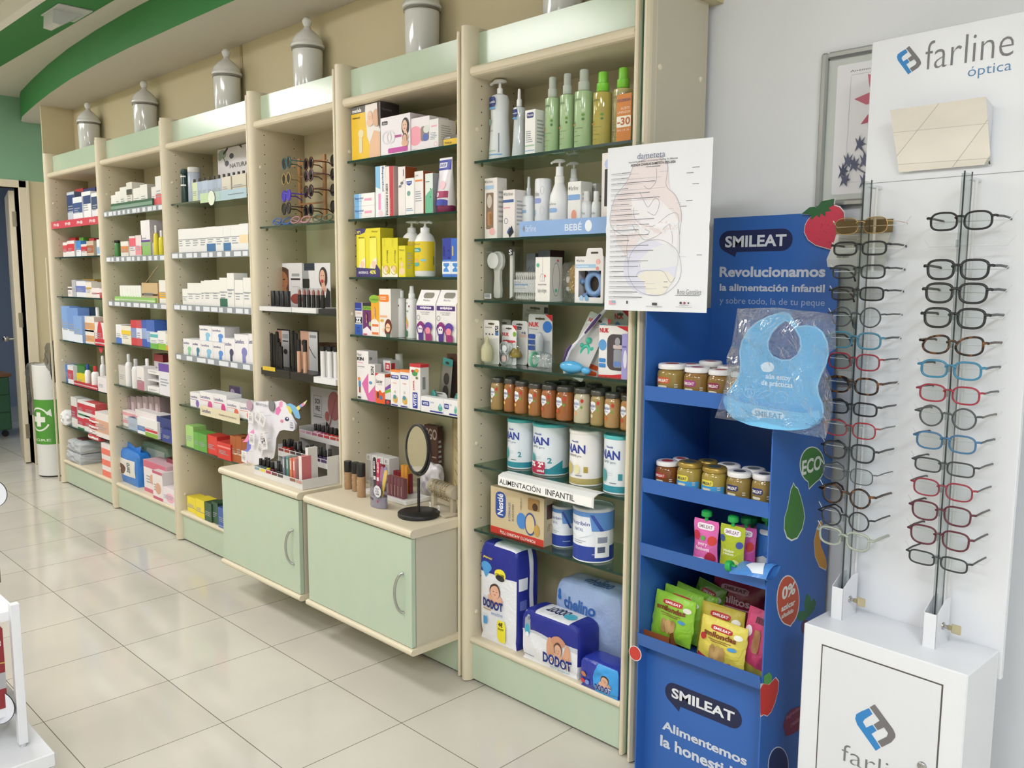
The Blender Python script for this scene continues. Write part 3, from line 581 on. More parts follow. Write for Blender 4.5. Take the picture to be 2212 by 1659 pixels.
# --- third shelf
z = S[2]
def XW(c, x0, x1, Y, z): a = xat(cp(c, x0, 0)[0], Y, z); return a, xat(cp(c, x1, 0)[0], Y, z)-a
X0, w = XW('B', 235, 590, .07, z); h = wh('B', 235, 590, 185, z, .07)[1]
t = thing('brush_and_comb_set', 'clear pack with a round-headed white baby brush and comb', 'brush', (X0, .07, z))
PW = mat('#e9e7e1', .35)
mb = MB(); pr = [(.0, 0), (.018, .004), (.021, .03), (.016, .09), (.019, .12), (.032, .135), (.037, .16), (.032, .185), (.018, .197), (0, .2)]; k = h*.9/.2
P = [(a*k, b*k) for a, b in pr]+[(-a*k, b*k) for a, b in pr[-2:0:-1]]; mb.prism([(p[0]+w*.30, p[1]+.006) for p in P][::-1], .022, .034, PW, ax='y'); mb.build('hairbrush', t)
q = MB(); q.lathe([(.034*k, 0), (.034*k, .018)], mat('#f4f3f0', .95), 28); q.xf(Matrix.Translation((w*.27, .022, .006+.16*k)) @ Matrix.Rotation(math.pi/2, 4, 'X')); q.build('bristles', t.children[0])
mb = MB(); mb.prism([(w*.72+a*k*.55, b*k*.98+.006) for a, b in [(.0, 0), (.03, .01), (.03, .2), (0, .2)]][::-1], .020, .030, PW, ax='y'); mb.build('comb', t)
mb = MB(); mb.box(0, w, 0, .045, 0, h, mat('#f2f4f4', .04, 0, 'clear')); mb.decor([('r', .78, .84, .93, .98, '#1d1d20'), ('t', 'S', .81, .86, .90, .95, '#ffffff', 0, .02), ('r', .03, .02, .26, .12, '#e9eaee')]+[('r', .05+.02*i, .045, .058+.02*i, .11, '#2c2c30') for i in range(9)]+[('t', 'suavinex', .08, .90, .32, .94, '#8b8f90')], w, h, flat()); mb.build('clear_case', t)
X0, w = XW('B', 548, 815, .06, z); h = wh('B', 548, 815, 455, z, .06)[1]
t = thing('cotton_bud_pack', 'flat clear pack of white cotton buds with a paper band', 'cotton buds', (X0+w/2, .085, z))
CB = mat('#f3f2ee', .9)
for i in range(11):
    mb = MB(); x = -w/2+w*(i+.5)/11; mb.tube([(x, 0, .004), (x, 0, .012), (x, 0, .02), (x, 0, h*.8), (x, 0, h*.9), (x, 0, h*.97)], [.003, .0055, .0025, .0025, .0055, .003], CB, 8); mb.build('cotton_bud', t)
mb = MB(); mb.box(-w/2, w/2, -.011, .011, h*.28, h*.72, mat('#eef0f2', .3)); mb.decor([('r', .02, .55, .6, .68, '#8fb5e2'), ('t', 'farline', .05, .76, .3, .88, GREY), ('r', .05, .3, .5, .33, '#9aa'.replace('#9aa', '#99aaaa'))], w, h*.44, flat(-.011, -w/2, h*.28)); mb.build('paper_band', t)
MB().box(-w/2-.003, w/2+.003, -.013, .013, 0, h, mat('#ffffff', .05, 0, 'film')).build('clear_bag', t)
box_item('B', 820, 985, 293, z, .035, .065, 'white carton with a line-drawn cage and pink bird', col='#ece9e4', front=[('l', [(.5, 1), (.5, .64)], .01, '#8f9498'), ('o', .5, .56, .15, .07, .012, '#55585c'), ('r', .36, .46, .64, .56, '#ece9e4'), ('l', [(.36, .56), (.36, .46), (.64, .46), (.64, .56)], .012, '#55585c'), ('l', [(.5, .62), (.5, .46)], .01, '#55585c'), ('e', .68, .58, .06, .025, '#e0606a'), ('e', .2, .82, .1, .045, '#5bb492'), ('t', 'suavinex', .22, .37, .8, .41, '#3b3d42'), ('t', 'baby cologne', .22, .18, .8, .3, '#6b7076')],
    side=[('o', .5, .5, .3, .38, .03, '#6b7076'), ('e', .5, .25, .1, .04, '#5bb492'), ('e', .62, .92, .08, .03, '#e0606a')], scol='#d4d1cb')
box_item('B', 715, 818, 250, z, .17, .06, 'grey carton at the back, third shelf, with a moustache print', col='#8a8d92', front=[('l', [(.2, .62), (.45, .72), (.5, .64), (.75, .74), (.9, .62)], .05, '#3b3d42'), ('t', 'NIVEL', .2, .36, .8, .42, '#33353a')])
box_item('B', 850, 985, 215, z, .16, .08, 'slate and maroon carton peeking over the white cage carton', col='#5d626d', scol='#4a2530', front=[('t', 'suavinex', .2, .8, .7, .84, '#c9ccd0')])
X0, w = XW('B', 1118, 1270, .08, z); h = wh('B', 1118, 1270, 310, z, .08)[1]
t = thing('sponge_bag', 'clear bag holding a yellow natural sponge and a white toy', 'sponge', (X0+w/2, .11, z))
mb = softpack(w*.62, .03, h*.62, mat('#c9a24e', .9, 0, 'cloth'), .012, amp=.008, seed=4); mb.build('natural_sponge', t, loc=(w*.12, .01, .03))
mb = MB(); mb.ball((-w*.26, -.012, h*.52), w*.15, '#e6e6e2', 14, (1, .6, 1.3)); mb.ball((-w*.28, -.010, h*.30), w*.16, '#e6e6e2', 14, (1, .6, .8)); mb.build('white_toy', t)
softpack(w, .06, h*.9, mat('#ffffff', .06, 0, 'film'), .008, amp=.005, seed=7).build('clear_bag', t)
X0, w = XW('B', 1270, 1590, .04, z); h = wh('B', 1270, 1590, 285, z, .04)[1]
t = thing('teether_box', 'white windowed box showing a chunky pale blue teething ring', 'toy', (X0, .04, z)); cw = mat('#ece9e8', .45)
mb = MB(); mb.box(0, w*.13, 0, .002, 0, h, cw); mb.box(w*.92, w, 0, .002, 0, h, cw); mb.box(w*.13, w*.92, 0, .002, 0, h*.12, cw); mb.box(w*.13, w*.92, 0, .002, h*.69, h, cw)
mb.box(0, w, .05, .052, 0, h, mat('#5a4f44', .8)); mb.box(0, .002, .002, .05, 0, h, cw); mb.box(w-.002, w, .002, .05, 0, h, cw); mb.box(0, w, .002, .05, h-.002, h, cw); mb.box(0, w, .002, .05, 0, .002, cw)
mb.prism([(w*.38, h), (w*.42, h*1.14), (w*.45, h*1.17), (w*.93, h*1.17), (w*.96, h*1.14), (w*.98, h)][::-1], .0, .001, cw, ax='y'); mb.decor([('R', .56, 1.05, .82, 1.09, .4, '#3a3832')], w, h, flat())
mb.decor(farl(.05, .88, .33, .94)+[('r', .02, .75, .74, .83, '#a9cbe8'), ('t', 'mordedor', .05, .77, .5, .81, '#ffffff'), ('e', .82, .88, .07, .06, '#f2b8b4'), ('e', .8, .74, .05, .04, '#e9928e'), ('e', .25, .1, .07, .06, '#a9cbe8'), ('e', .44, .1, .07, .06, '#7fb0dc')], w, h, flat()); mb.build('box', t)
mb = MB(); BL = mat('#86a9d8', .4); pts = [(w*.52+.031*math.cos(a), .028, h*.41+.035*math.sin(a)) for a in [2*math.pi*i/24 for i in range(24)]]; mb.tube(pts, .0105, BL, 10, closed=True)
for a in [2*math.pi*i/7+.3 for i in range(7)]:
    c0 = (w*.52+.036*math.cos(a), .028, h*.41+.040*math.sin(a)); c1 = (w*.52+.054*math.cos(a), .028, h*.41+.058*math.sin(a)); mb.tube([c0, c1], .006, BL); mb.ball(c1, .0095, BL, 12)
mb.build('teething_ring', t)
# --- fourth shelf: hanging cards
z = S[3]; CL = mat('#f6f8f8', .04, 0, 'clear')
w, h = wh('B', 238, 410, 1005, z, .07)
t = fold_card(place('B', 238, 0, z, .07), w, h, '#e9e6e0', [('t', 'suavinex', .08, .82, .55, .86, '#3a3c40'), ('r', .75, .74, .95, .88, '#1d1d20'), ('t', 'S', .79, .76, .91, .86, '#ffffff'), ('r', .76, .66, .96, .74, '#3f6ea8')]+[('e', .17+.21*i, .68, .05, .018, '#3a3c40') for i in range(3)], 'dropper_card', 'white hanging card with a small clear bottle, leftmost on the fourth shelf', 'bottle')
MB().lathe([(0, 0), (.021, .0), (.026, .01), (.026, .045), (.02, .06), (.009, .07), (.008, .09), (0, .093)], mat('#e8e3c0', .1, 0, 'liquid'), 20, c=(w*.5, -.024, .012), sy=.7).build('small_bottle', t)
MB().box(.004, w-.004, -.040, 0, .002, h*.6, CL).build('blister', t)
w, h = wh('B', 400, 545, 998, z, .17)
fold_card(place('B', 400, 0, z, .17), w, h, '#bdbab2', [('t', 'suavinex', .1, .8, .6, .84, '#66686c'), ('r', .1, .6, .8, .62, '#8a8a86')], 'hanging_card', 'plain grey hanging card behind the pacifier card', 'packaging')
w, h = wh('B', 440, 606, 1062, z, .10)
t = fold_card(place('B', 440, 0, z, .10), w, h, '#ecebea', [('p', [(.72, 1), (1, 1), (1, .86)], '#d0262e'), ('t', 'NUK', .05, .72, .5, .81, '#c81e28', 0, .04), ('e', .88, .78, .11, .065, '#7fae3e'), ('R', .1, .56, .95, .62, .4, '#d84850')], 'pacifier_card', 'white hanging card with two round clear pacifiers below it', 'pacifier')
for k, (cx_, cz, c2) in enumerate(((.48, .42, '#e9eaee'), (.45, .16, '#e8c6c2'))):
    mb = MB(); mb.lathe([(0, 0), (w*.16, .001), (w*.16, .003), (0, .004)], mat(c2, .4), 20); mb.lathe([(w*.30, 0), (w*.34, .004), (w*.30, .008)], mat('#d4d6d8', .2, 0, 'liquid'), 24, cap=False)
    mb.xf(Matrix.Translation((w*cx_, -.02, h*cz)) @ Matrix.Rotation(math.pi/2, 4, 'X')); mb.build('pacifier', t)
    mb = MB(); mb.ball((w*cx_, -.012, h*cz), w*.47, CL, 20, (1, .4, .95)); mb.build('blister', t)
w, h = wh('B', 553, 735, 1012, z, .13)
t = fold_card(place('B', 553, 0, z, .13), w, h, '#dcdad8', [('R', .05, .80, .62, .87, .3, '#2a2a2e'), ('t', 'suavinex', .1, .82, .58, .85, '#e8e8e8'), ('t', '+6', .62, .70, .88, .77, '#3f4550', 0, .02)]+[('o', .58+.15*i, .66, .07, .03, .02, '#e0a070') for i in range(3)], 'teat_card', 'grey hanging card with a yellow silicone teat in a blister', 'teat', rnd=.012)
MB().lathe([(.026, 0), (.028, .006), (.022, .02), (.01, .035), (.008, .045), (0, .048)], mat('#b8a04c', .2, 0, 'liquid'), 20, c=(w*.5, -.022, .03), sy=.8).build('teat', t)
MB().ball((w*.5, -.010, .05), w*.42, CL, 20, (1, .9, 1.5)).build('blister', t)
w, h = wh('B', 655, 940, 800, z, .20)
fold_card(place('B', 655, 0, z, .20, roll=.05), w, h, '#b7b3aa', [('t', 'suavinex', .15, .86, .55, .9, '#5c5e62'), ('r', .1, .8, .6, .81, '#86867e'), ('r', .1, .77, .55, .78, '#86867e'), ('r', .85, .85, 1, .95, '#232326')], 'hanging_card', 'large grey hanging card at the back of the fourth shelf', 'packaging')
w, h = wh('B', 742, 1012, 938, z, .12)
t = fold_card(place('B', 742, 0, z, .12), w, h, '#c7c7c9', [('p', [(.7, 1), (1, 1), (1, .87)], '#c4222a'), ('t', 'NUK', .03, .76, .45, .85, '#c81e28', 0, .04), ('e', .80, .77, .19, .11, '#2a6fc0'), ('r', .03, .71, .4, .72, '#77797c')]+[('R', -.0+.01, .53-.11*i, .3, .62-.11*i, .3, '#274f9c') for i in range(3)], 'finger_brush_card', 'silver hanging card with blue badges and a clear finger brush', 'brush')
MB().lathe([(.013, 0), (.016, .05), (.010, .075), (0, .08)], mat('#dfe3e6', .1, 0, 'liquid'), 16, c=(w*.62, -.02, .05)).build('finger_brush', t)
MB().box(w*.38, w*.92, -.035, 0, .03, h*.52, CL).build('blister', t)
# bottle brush pack leaning back across the middle
w = .10; h = .232
t = fold_card(place('B', 1130, 0, z, .055, lean=.30, roll=.30), w, h, '#b9b8b6', [('p', [(.85, 1), (1, 1), (1, .9)], '#c4222a'), ('t', 'NUK', .1, .84, .5, .91, '#c81e28', 0, .04), ('e', .86, .86, .2, .06, '#4a9ab4'), ('R', .1, .1, .5, .16, .4, '#5aa2d8'), ('R', .1, .02, .5, .08, .4, '#5aa2d8')], 'bottle_brush_pack', 'leaning clear pack with a purple-handled bottle brush', 'brush', rnd=.008)
mb = MB(); mb.tube([(.005, -.012, .02), (.0, -.014, .08), (.022, -.014, .13), (.045, -.012, .20), (.07, -.012, .26)], [.006, .008, .004, .009, .006], mat('#e4e3ec', .25), 10); mb.build('brush_handle', t)
mb = MB(); mb.tube([(.004, -.022, .035), (.0, -.024, .075), (.006, -.024, .1)], [.004, .006, .003], mat('#4b2a66', .35), 8); mb.build('purple_grip', t.children[1])
mb = MB(); mb.tube([(.040, -.024, .155), (.055, -.024, .195), (.068, -.024, .235)], [.003, .006, .004], mat('#4b2a66', .35), 8); mb.build('purple_grip', t.children[1])
XB = xat(cp('B', 860, 0)[0], .04, z)
t = thing('brush_head_pack', 'clear bubble with white bristles and a mint green ring, low on the fourth shelf', 'brush', (XB, .055, z))
q = MB()
rd = random.Random(5)
for i in range(130):
    a = rd.uniform(0, 6.28); b_ = rd.uniform(-.5, 1.0); L = rd.uniform(.018, .03); q.tube([(.0+.02*b_, 0, .034), (.02*b_+L*.7*b_, L*math.cos(a)*.8, .034+L*math.sin(a))], .0006, mat('#f2f4f4', .6), 3)
q.build('bristles', t)['kind'] = 'stuff'
q = MB(); q.tube([(-.036, .018*math.cos(a), .034+.024*math.sin(a)) for a in [2*math.pi*i/20 for i in range(20)]], .006, mat('#6fc0a0', .3), 8, closed=True); q.build('mint_ring', t)
MB().ball((0, 0, .034), .034, CL, 20, (1.65, .9, 1)).build('bubble', t)
XB = xat(cp('B', 1200, 0)[0], .03, z)
t = thing('blue_blister', 'glossy sky blue fish-shaped bubble lying on the fourth shelf edge', 'toy', (XB, .045, z)); BB = mat('#5aaee0', .12)
MB().ball((0, 0, .022), .022, BB, 20, (2.3, .9, .95)).build('body', t)
MB().ball((.068, -.004, .014), .014, BB, 14, (1.4, .8, .9)).build('tail', t)
w, h = wh('B', 1260, 1520, 940, z, .09); h *= .92
t = fold_card(place('B', 1270, 0, z, .09, lean=.1, roll=.22), w, h, '#d4d2d0', [('p', [(.7, 1), (1, 1), (1, .88)], '#c4222a'), ('t', 'NUK', .1, .78, .5, .86, '#c81e28', 0, .04), ('e', .82, .76, .15, .08, '#c4622e'), ('r', .1, .72, .5, .73, '#8a5a40')]+[('R', .5, .05+.12*i, .95, .14+.12*i, .3, '#d4552a') for i in range(2)]+[('R', .0, .1, .3, .16, .3, '#5a9ad0')], 'teether_card', 'silver hanging card with a teal turtle-shaped teether', 'toy')
mb = MB(); TE = mat('#45b39a', .2); C0 = (w*.38, -.014, h*.42); pts = [(C0[0]+.017*math.cos(a), C0[1], C0[2]+.026*math.sin(a)) for a in [2*math.pi*i/20 for i in range(20)]]; mb.tube(pts, .0075, TE, 10, closed=True)
for dx, dz, r_ in ((.0, .045, .012), (-.024, .022, .008), (.024, .022, .008), (-.02, -.026, .008), (.02, -.026, .008)): mb.ball((C0[0]+dx, C0[1], C0[2]+dz), r_, TE, 12)
mb.build('teether', t)
box_item('B', 1540, 1865, 1065, z, .045, .06, 'white and red windowed box with a baby feeding bottle', col='#e8e6e4', name='feeding_bottle_box', dims=None, front=[('p', [(.6, 1), (1, 1), (1, .9)], '#d0262e'), ('R', .30, .14, .97, .84, .3, '#4c4448'), ('t', 'NUK', .03, .86, .35, .95, '#c81e28', 0, .04), ('e', .14, .62, .14, .11, '#5a9ad0'), ('R', .02, .28, .26, .36, .3, '#3f86c8'), ('R', .02, .18, .26, .26, .3, '#3f86c8'), ('p', [(0, 0), (1, 0), (1, .10), (.5, .05), (0, .03)], '#cf2a30'),
    ('R', .52, .56, .82, .64, .3, '#c9b9b8'), ('R', .54, .2, .82, .55, .2, '#8f9298'), ('e', .67, .7, .09, .08, '#9a9aa0'), ('R', .55, .22, .80, .32, .3, '#6484c0')])
w, h = wh('B', 1705, 1870, 880, z, .2)
fold_card(place('B', 1700, 0, z, .2), w, h, '#cfcbc8', [('p', [(.5, 1), (1, 1), (1, .88)], '#c4222a'), ('t', 'NUK', .1, .84, .7, .93, '#c81e28', 0, .04), ('e', .3, .7, .2, .1, '#4a8fc8'), ('r', .0, .62, 1, .655, '#8a8a88')], 'hanging_card', 'red-cornered hanging card behind the feeding bottle box', 'packaging')
box_item('B', 1798, 1868, 1165, z, .022, .012, 'narrow lilac card box in front of the feeding bottle box', col='#9a95cc', front=[('e', .6, .45, .3, .2, '#d8d8e8'), ('r', .1, .7, .8, .74, '#6b64a8')])
# --- jars of baby food
z = S[4]; FOOD = ['#9c8050', '#9c6638', '#a06a3c', '#a06b3c', '#9c6238', '#985c30', '#bdb398', '#a08a58', '#a88656', '#a87c4a']
JX = [(238, 352, 98), (350, 452, 108), (440, 562, 128), (558, 680, 148), (668, 802, 158), (795, 947, 172), (945, 1090, 188), (1087, 1215, 207), (1205, 1345, 228), (1342, 1475, 248)]
def jar(c, x0, x1, yt, z, Yc, label, food, lid='#55544f', group=None, prims=(), R=None, h=None, lidtop=None, lr=.9, lz=(.25, .7)):
    X, R_, h_ = geo(c, x0, x1, yt, z, Yc); R = R or R_; h = h or h_
    t = thing('food_jar', label, 'jar', (X, Yc, z), group=group)
    mb = MB(); mb.lathe([(0, .001), (.86*R, .001), (.98*R, .03*h), (R, .08*h), (R, .70*h), (.93*R, .79*h), (.82*R, .83*h), (.82*R, .86*h)], mat(food, .12), 48)
    mb.decor(prims, 2*math.pi*R, (lz[1]-lz[0])*h, lambda u, v, o: ((R+o)*math.sin(u/R-math.pi), -(R+o)*math.cos(u/R-math.pi), v+lz[0]*h), cols='cyl', t0=.0005); mb.build('jar', t)
    mb = MB(); mb.lathe([(.93*R, .85*h), (.96*R, .86*h), (.96*R, .96*h), (.90*R, .99*h), (.84*R, 1.0*h), (0, .985*h)], mat(lid, .3, .5 if lid in ('#55544f', '#a98e45') else 0), 24)
    if lidtop: mb.decor([('e', 0, 0, R*.6, R*.6, lidtop)], 1, 1, lambda u, v, o: (u, v, h*.99+o))
    mb.build('lid', t)
    return t
NB = [('p', [(.38, .52), (.40, .92), (.47, 1.0), (.54, .92), (.56, .52), (.47, .25)], '#e8e8ea'), ('t', 'Nutribén', .395, .62, .545, .82, '#2a3f8c', 0, .01), ('t', 'Potito', .43, .46, .51, .58, '#4a5ea0'), ('e', .60, .9, .03, .12, '#c0392b'), ('e', .59, .5, .022, .09, '#6a9a3c')]
for i, (x0, x1, yt) in enumerate(JX):
    jar('C', x0, x1, yt, z, .06, 'small jar of %s puree, %s from the left in the front row' % ({0: 'olive brown', 6: 'cream coloured', 7: 'yellowish'}.get(i, 'orange brown'), ORD[i]), FOOD[i], group='front row of baby food jars', prims=NB+[('e', .46, .08, .035, .12, ['#d9d0b8', '#e0b060', '#e0b060', '#e0b060', '#c05030', '#c05030', '#e09a70', '#d8d0b0', '#d07030', '#c04030'][i])])
for i, (x0, x1, yt) in enumerate(((355, 490, 86), (690, 825, 130), (805, 940, 118), (895, 1045, 132), (1045, 1190, 150), (1120, 1268, 176), (1295, 1425, 176))):
    jar('C', x0, x1, yt, z, .15 if i not in (2, 3) else .2, 'dark-lidded food jar in the back row, %s from the left' % ORD[i], '#7e5630', lid='#34332f', group='back row of baby food jars')
# --- formula cans
z = S[5]
def can(c, x0, x1, yt, z, Yc, label, prims, rim='#4fb3b8', col='#dfe6ec', group=None, R=None, h=None, base=None):
    X, R_, h_ = geo(c, x0, x1, yt, z, Yc); R = R or R_; h = h or h_
    t = thing('formula_can', label, 'can', (X, Yc, z), group=group)
    mb = MB(); mb.lathe([(0, 0), (.97*R, 0), (R, .012*h), (.985*R, .03*h), (.985*R, .94*h), (.985*R, .95*h)], mat(col, .25), 48)
    mb.decor(prims, 2*math.pi*.985*R, .91*h, lambda u, v, o: ((.985*R+o)*math.sin(u/(.985*R)-math.pi), -(.985*R+o)*math.cos(u/(.985*R)-math.pi), v+.03*h), cols='cyl', t0=.0008); mb.build('can', t)
    mb = MB(); mb.lathe([(1.0*R, .935*h), (1.02*R, .94*h), (1.02*R, .985*h), (.97*R, h), (.9*R, h), (.88*R, .985*h), (0, .985*h)], mat(rim, .35), 40); mb.build('plastic_lid', t)
    return t
def nan_pr(band, sub, num, dot, nc):
    return [('r', 0, 0, 1, .12, band), ('t', 'Nestlé', .45, .83, .53, .87, '#3b4a9c', 0, .02), ('t', 'NAN', .37, .62, .60, .79, '#2b3f96', 0, .03), ('t', sub, .41, .53, .56, .59, '#4a5a64'), ('e', .42, .3, .045, .12, dot), ('o', .42, .3, .058, .15, .006, '#b8c4c8'), ('t', num, .585, .24, .625, .36, nc, 0, .03), ('r', .48, .36, .53, .365, '#9aa6b0'), ('r', .48, .32, .53, .325, '#9aa6b0'), ('r', .5, .17, .57, .185, '#66707c')]
can('C', 378, 612, 445, z, .12, 'pale formula can with teal lid, leftmost on its shelf', nan_pr('#2f8fa0', 'OPTI pro', '2', '#4a9a9c', '#2f8f9c'))
t = can('C', 593, 905, 478, z, .13, 'double-wide formula can with a crimson discount flash', nan_pr('#2f8fa0', 'OPTI pro', '2', '#4a9a9c', '#2f8f9c')+[('p', [(.6, .12), (.72, .12), (.72, .3), (.65, .2)], '#2f8fa0'), ('r', .40, .0, .565, .26, '#b62a4e'), ('t', '0%', .405, .14, .47, .25, '#ffffff', 0, .03), ('t', '2ª', .50, .14, .555, .25, '#ffffff', 0, .03), ('t', 'unidad', .49, .04, .56, .1, '#ffffff', 0, .02)], R=None)
can('C', 905, 1195, 535, z, .095, 'formula can with white lid and gold lower band', nan_pr('#b3a468', 'SUPREME pro', '1', '#c9b56a', '#b09a4a')+[('e', .52, .3, .03, .1, '#e4dcae')], rim='#e6e3da', col='#ece9e6')
can('C', 1195, 1480, 578, z, .085, 'pale formula can with teal lid, rightmost on its shelf', nan_pr('#2f8fa0', 'OPTI pro', '1', '#4a9a9c', '#2f8f9c'))
# sign holder on the shelf edge
x0 = xat(cp('C', 350, 0)[0], -.005, z); x1 = xat(cp('C', 1165, 0)[0], -.005, z); w = x1-x0
t = thing('shelf_sign', 'white shelf sign reading ALIMENTACIÓN INFANTIL', 'sign', (x0, 0, z))
mb = MB(); pf = [(.02, .004), (-.012, .004), (-.034, -.004), (-.0355, -.040), (-.030, -.043), (-.030, -.041), (-.034, -.039), (-.0325, -.006), (-.012, .002), (.02, .002)]
mb.prism(pf, 0, w, mat('#e8e8e6', .3), ax='x'); mb.build('holder', t)
mb = MB(); mb.box(.004, w-.006, -.0362, -.0356, -.039, -.007, mat('#f4f4f2', .4))
mb.decor([('t', 'ALIMENTACIÓN', .01, .2, .475, .93, '#222224', 0, .006), ('t', 'INFANTIL', .53, .2, .83, .86, '#222224', 0, .006)], w-.01, .032, flat(-.0362, .004, -.039)); mb.build('paper_insert', t)
# --- cereal carton and two blue cans
z = S[6]
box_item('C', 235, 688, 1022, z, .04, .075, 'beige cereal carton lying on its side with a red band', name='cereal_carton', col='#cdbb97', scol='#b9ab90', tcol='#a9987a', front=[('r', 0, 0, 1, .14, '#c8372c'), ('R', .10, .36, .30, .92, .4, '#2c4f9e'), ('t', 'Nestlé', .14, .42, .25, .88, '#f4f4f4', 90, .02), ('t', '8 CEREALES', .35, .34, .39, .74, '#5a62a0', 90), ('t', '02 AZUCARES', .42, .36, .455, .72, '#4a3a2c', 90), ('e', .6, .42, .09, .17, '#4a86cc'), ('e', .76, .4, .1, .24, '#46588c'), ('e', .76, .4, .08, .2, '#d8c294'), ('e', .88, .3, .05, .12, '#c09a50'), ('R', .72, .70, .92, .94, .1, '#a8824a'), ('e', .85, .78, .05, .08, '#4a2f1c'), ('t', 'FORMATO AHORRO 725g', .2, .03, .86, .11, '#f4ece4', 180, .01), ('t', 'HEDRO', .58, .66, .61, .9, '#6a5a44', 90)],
    side=[('r', 0, 0, 1, .0+.01, '#b9ab90'), ('R', .2, .55, .7, .85, .1, '#4a2f24'), ('t', '725g', .25, .3, .5, .45, '#6a5a44', 90)])
NC = [('r', 0, 0, 1, .3, '#26419c'), ('p', [(.3, .3), (.6, .22), (.6, .3)], '#26419c'), ('r', 0, .62, 1, 1, '#5d8fd0'), ('p', [(.39, .55), (.38, .9), (.58, .9), (.60, .55), (.49, .45)], '#e9eef6'), ('t', 'Nutribén', .40, .72, .58, .80, '#2b3f8e', 0, .01), ('t', 'NATAL', .44, .60, .53, .66, '#2b3f8e'), ('r', .44, .40, .55, .41, '#8a94a4'), ('r', .44, .36, .52, .37, '#8a94a4'), ('r', .6, .14, .7, .155, '#c9d4ea'), ('p', [(.58, .95), (.61, .95), (.72, .5), (.69, .5)], '#2f4fa4')]
can('C', 757, 962, 1180, z, .12, 'blue and white formula tin with grey lid, the smaller one behind', NC, rim='#c9cdd0', col='#e9edf3')
can('C', 935, 1285, 1180, z, .085, 'blue and white formula tin with grey lid, the larger one in front', NC+[('r', .62, .08, .74, .62, '#eef0f4'), ('r', .64, .38, .72, .5, '#8a93a8'), ('r', .64, .18, .70, .3, '#55607a')], rim='#c9cdd0', col='#e9edf3')
# --- diapers on the base board
z = .186
def pack_at(c, x0, x1, yt, Y, d, name, label, m, **k):
    w, h = wh(c, x0, x1, yt, z, Y); X0 = xat(cp(c, x0, 0)[0], Y, z)
    bb = k.get('b', .02); X0, w = fitx(X0, w, Y); X0 += bb; w = (w-2*bb)/.96-.002
    mb = softpack(w*.96, d, h*.98, m, **k); return tag(mb.build(name, loc=(X0+w/2, Y+d/2, z)), label, 'diapers')
PK = mat('#e8e9ee', .35, 0, 'crinkle')
pack_at('D', 112, 368, 100, .035, .11, 'diaper_pack', 'tall upright white and navy diaper pack with a yellow flash', PK, b=.006, prims=[('r', 0, .70, 1, 1, '#1f2a8c'), ('e', .17, .76, .16, .05, '#4f9edb'), ('p', [(.02, .75), (.32, .75), (.18, .65)], '#4f9edb'), ('e', .58, .72, .16, .055, '#f2e23a'), ('e', .58, .685, .13, .03, '#2a2a30'), ('t', 'GRATIS', .46, .70, .70, .73, '#2a2a30', 0, .02), ('t', '¡Mejorado!', .08, .84, .36, .87, '#f2e23a', 0, .02)]+baby(.44, .53, .075, .42)+[('t', 'DODOT', .10, .35, .66, .44, '#1b2a78', 0, .05), ('t', 'sensitive', .36, .295, .66, .33, '#7a94c4', 0, .01), ('r', .1, .325, .34, .335, '#b58a50'), ('t', '1', .12, .17, .22, .25, '#4f9edb', 0, .05), ('R', .50, .02, .74, .26, .3, '#f1e42e'), ('t', '4€', .56, .20, .68, .245, '#1c1c20', 0, .03), ('t', 'GRATIS', .54, .165, .70, .185, '#1c1c20', 0, .02)],
    sprims=[('r', 0, 0, .55, 1, '#1f2a8c'), ('r', .75, 0, 1, 1, '#1f2a8c'), ('r', .05, .6, .45, .72, '#e6e8f0'), ('r', .1, .4, .4, .5, '#5a68b4')], tprims=[('r', 0, 0, .35, 1, '#1f2a8c')], seed=3)
pack_at('D', 607, 1075, 350, .15, .12, 'diaper_pack', 'large pale blue diaper pack standing at the back of the base board', mat('#9fb4dc', .3, 0, 'crinkle'), b=.012, prims=[('t', 'chelino', .14, .66, .64, .82, '#2f5fa8', 0, .03), ('e', .06, .84, .03, .04, '#2f6ec0'), ('e', .06, .77, .03, .04, '#2f6ec0')]+baby(.35, .6, .055, 1.3, '#c9a27c', '#f0c8b0')+[('R', .61, .32, .72, .52, .2, '#3c8a52'), ('t', '6', .65, .42, .70, .49, '#ffffff', 0, .03), ('t', '17-28', .62, .35, .71, .39, '#ffffff'), ('R', .80, .1, .88, .22, .1, '#cfc9ac')], tprims=[('t', 'chelino', .35, .2, .75, .75, '#3a68ac', 0, .02)], seed=8, amp=.006)
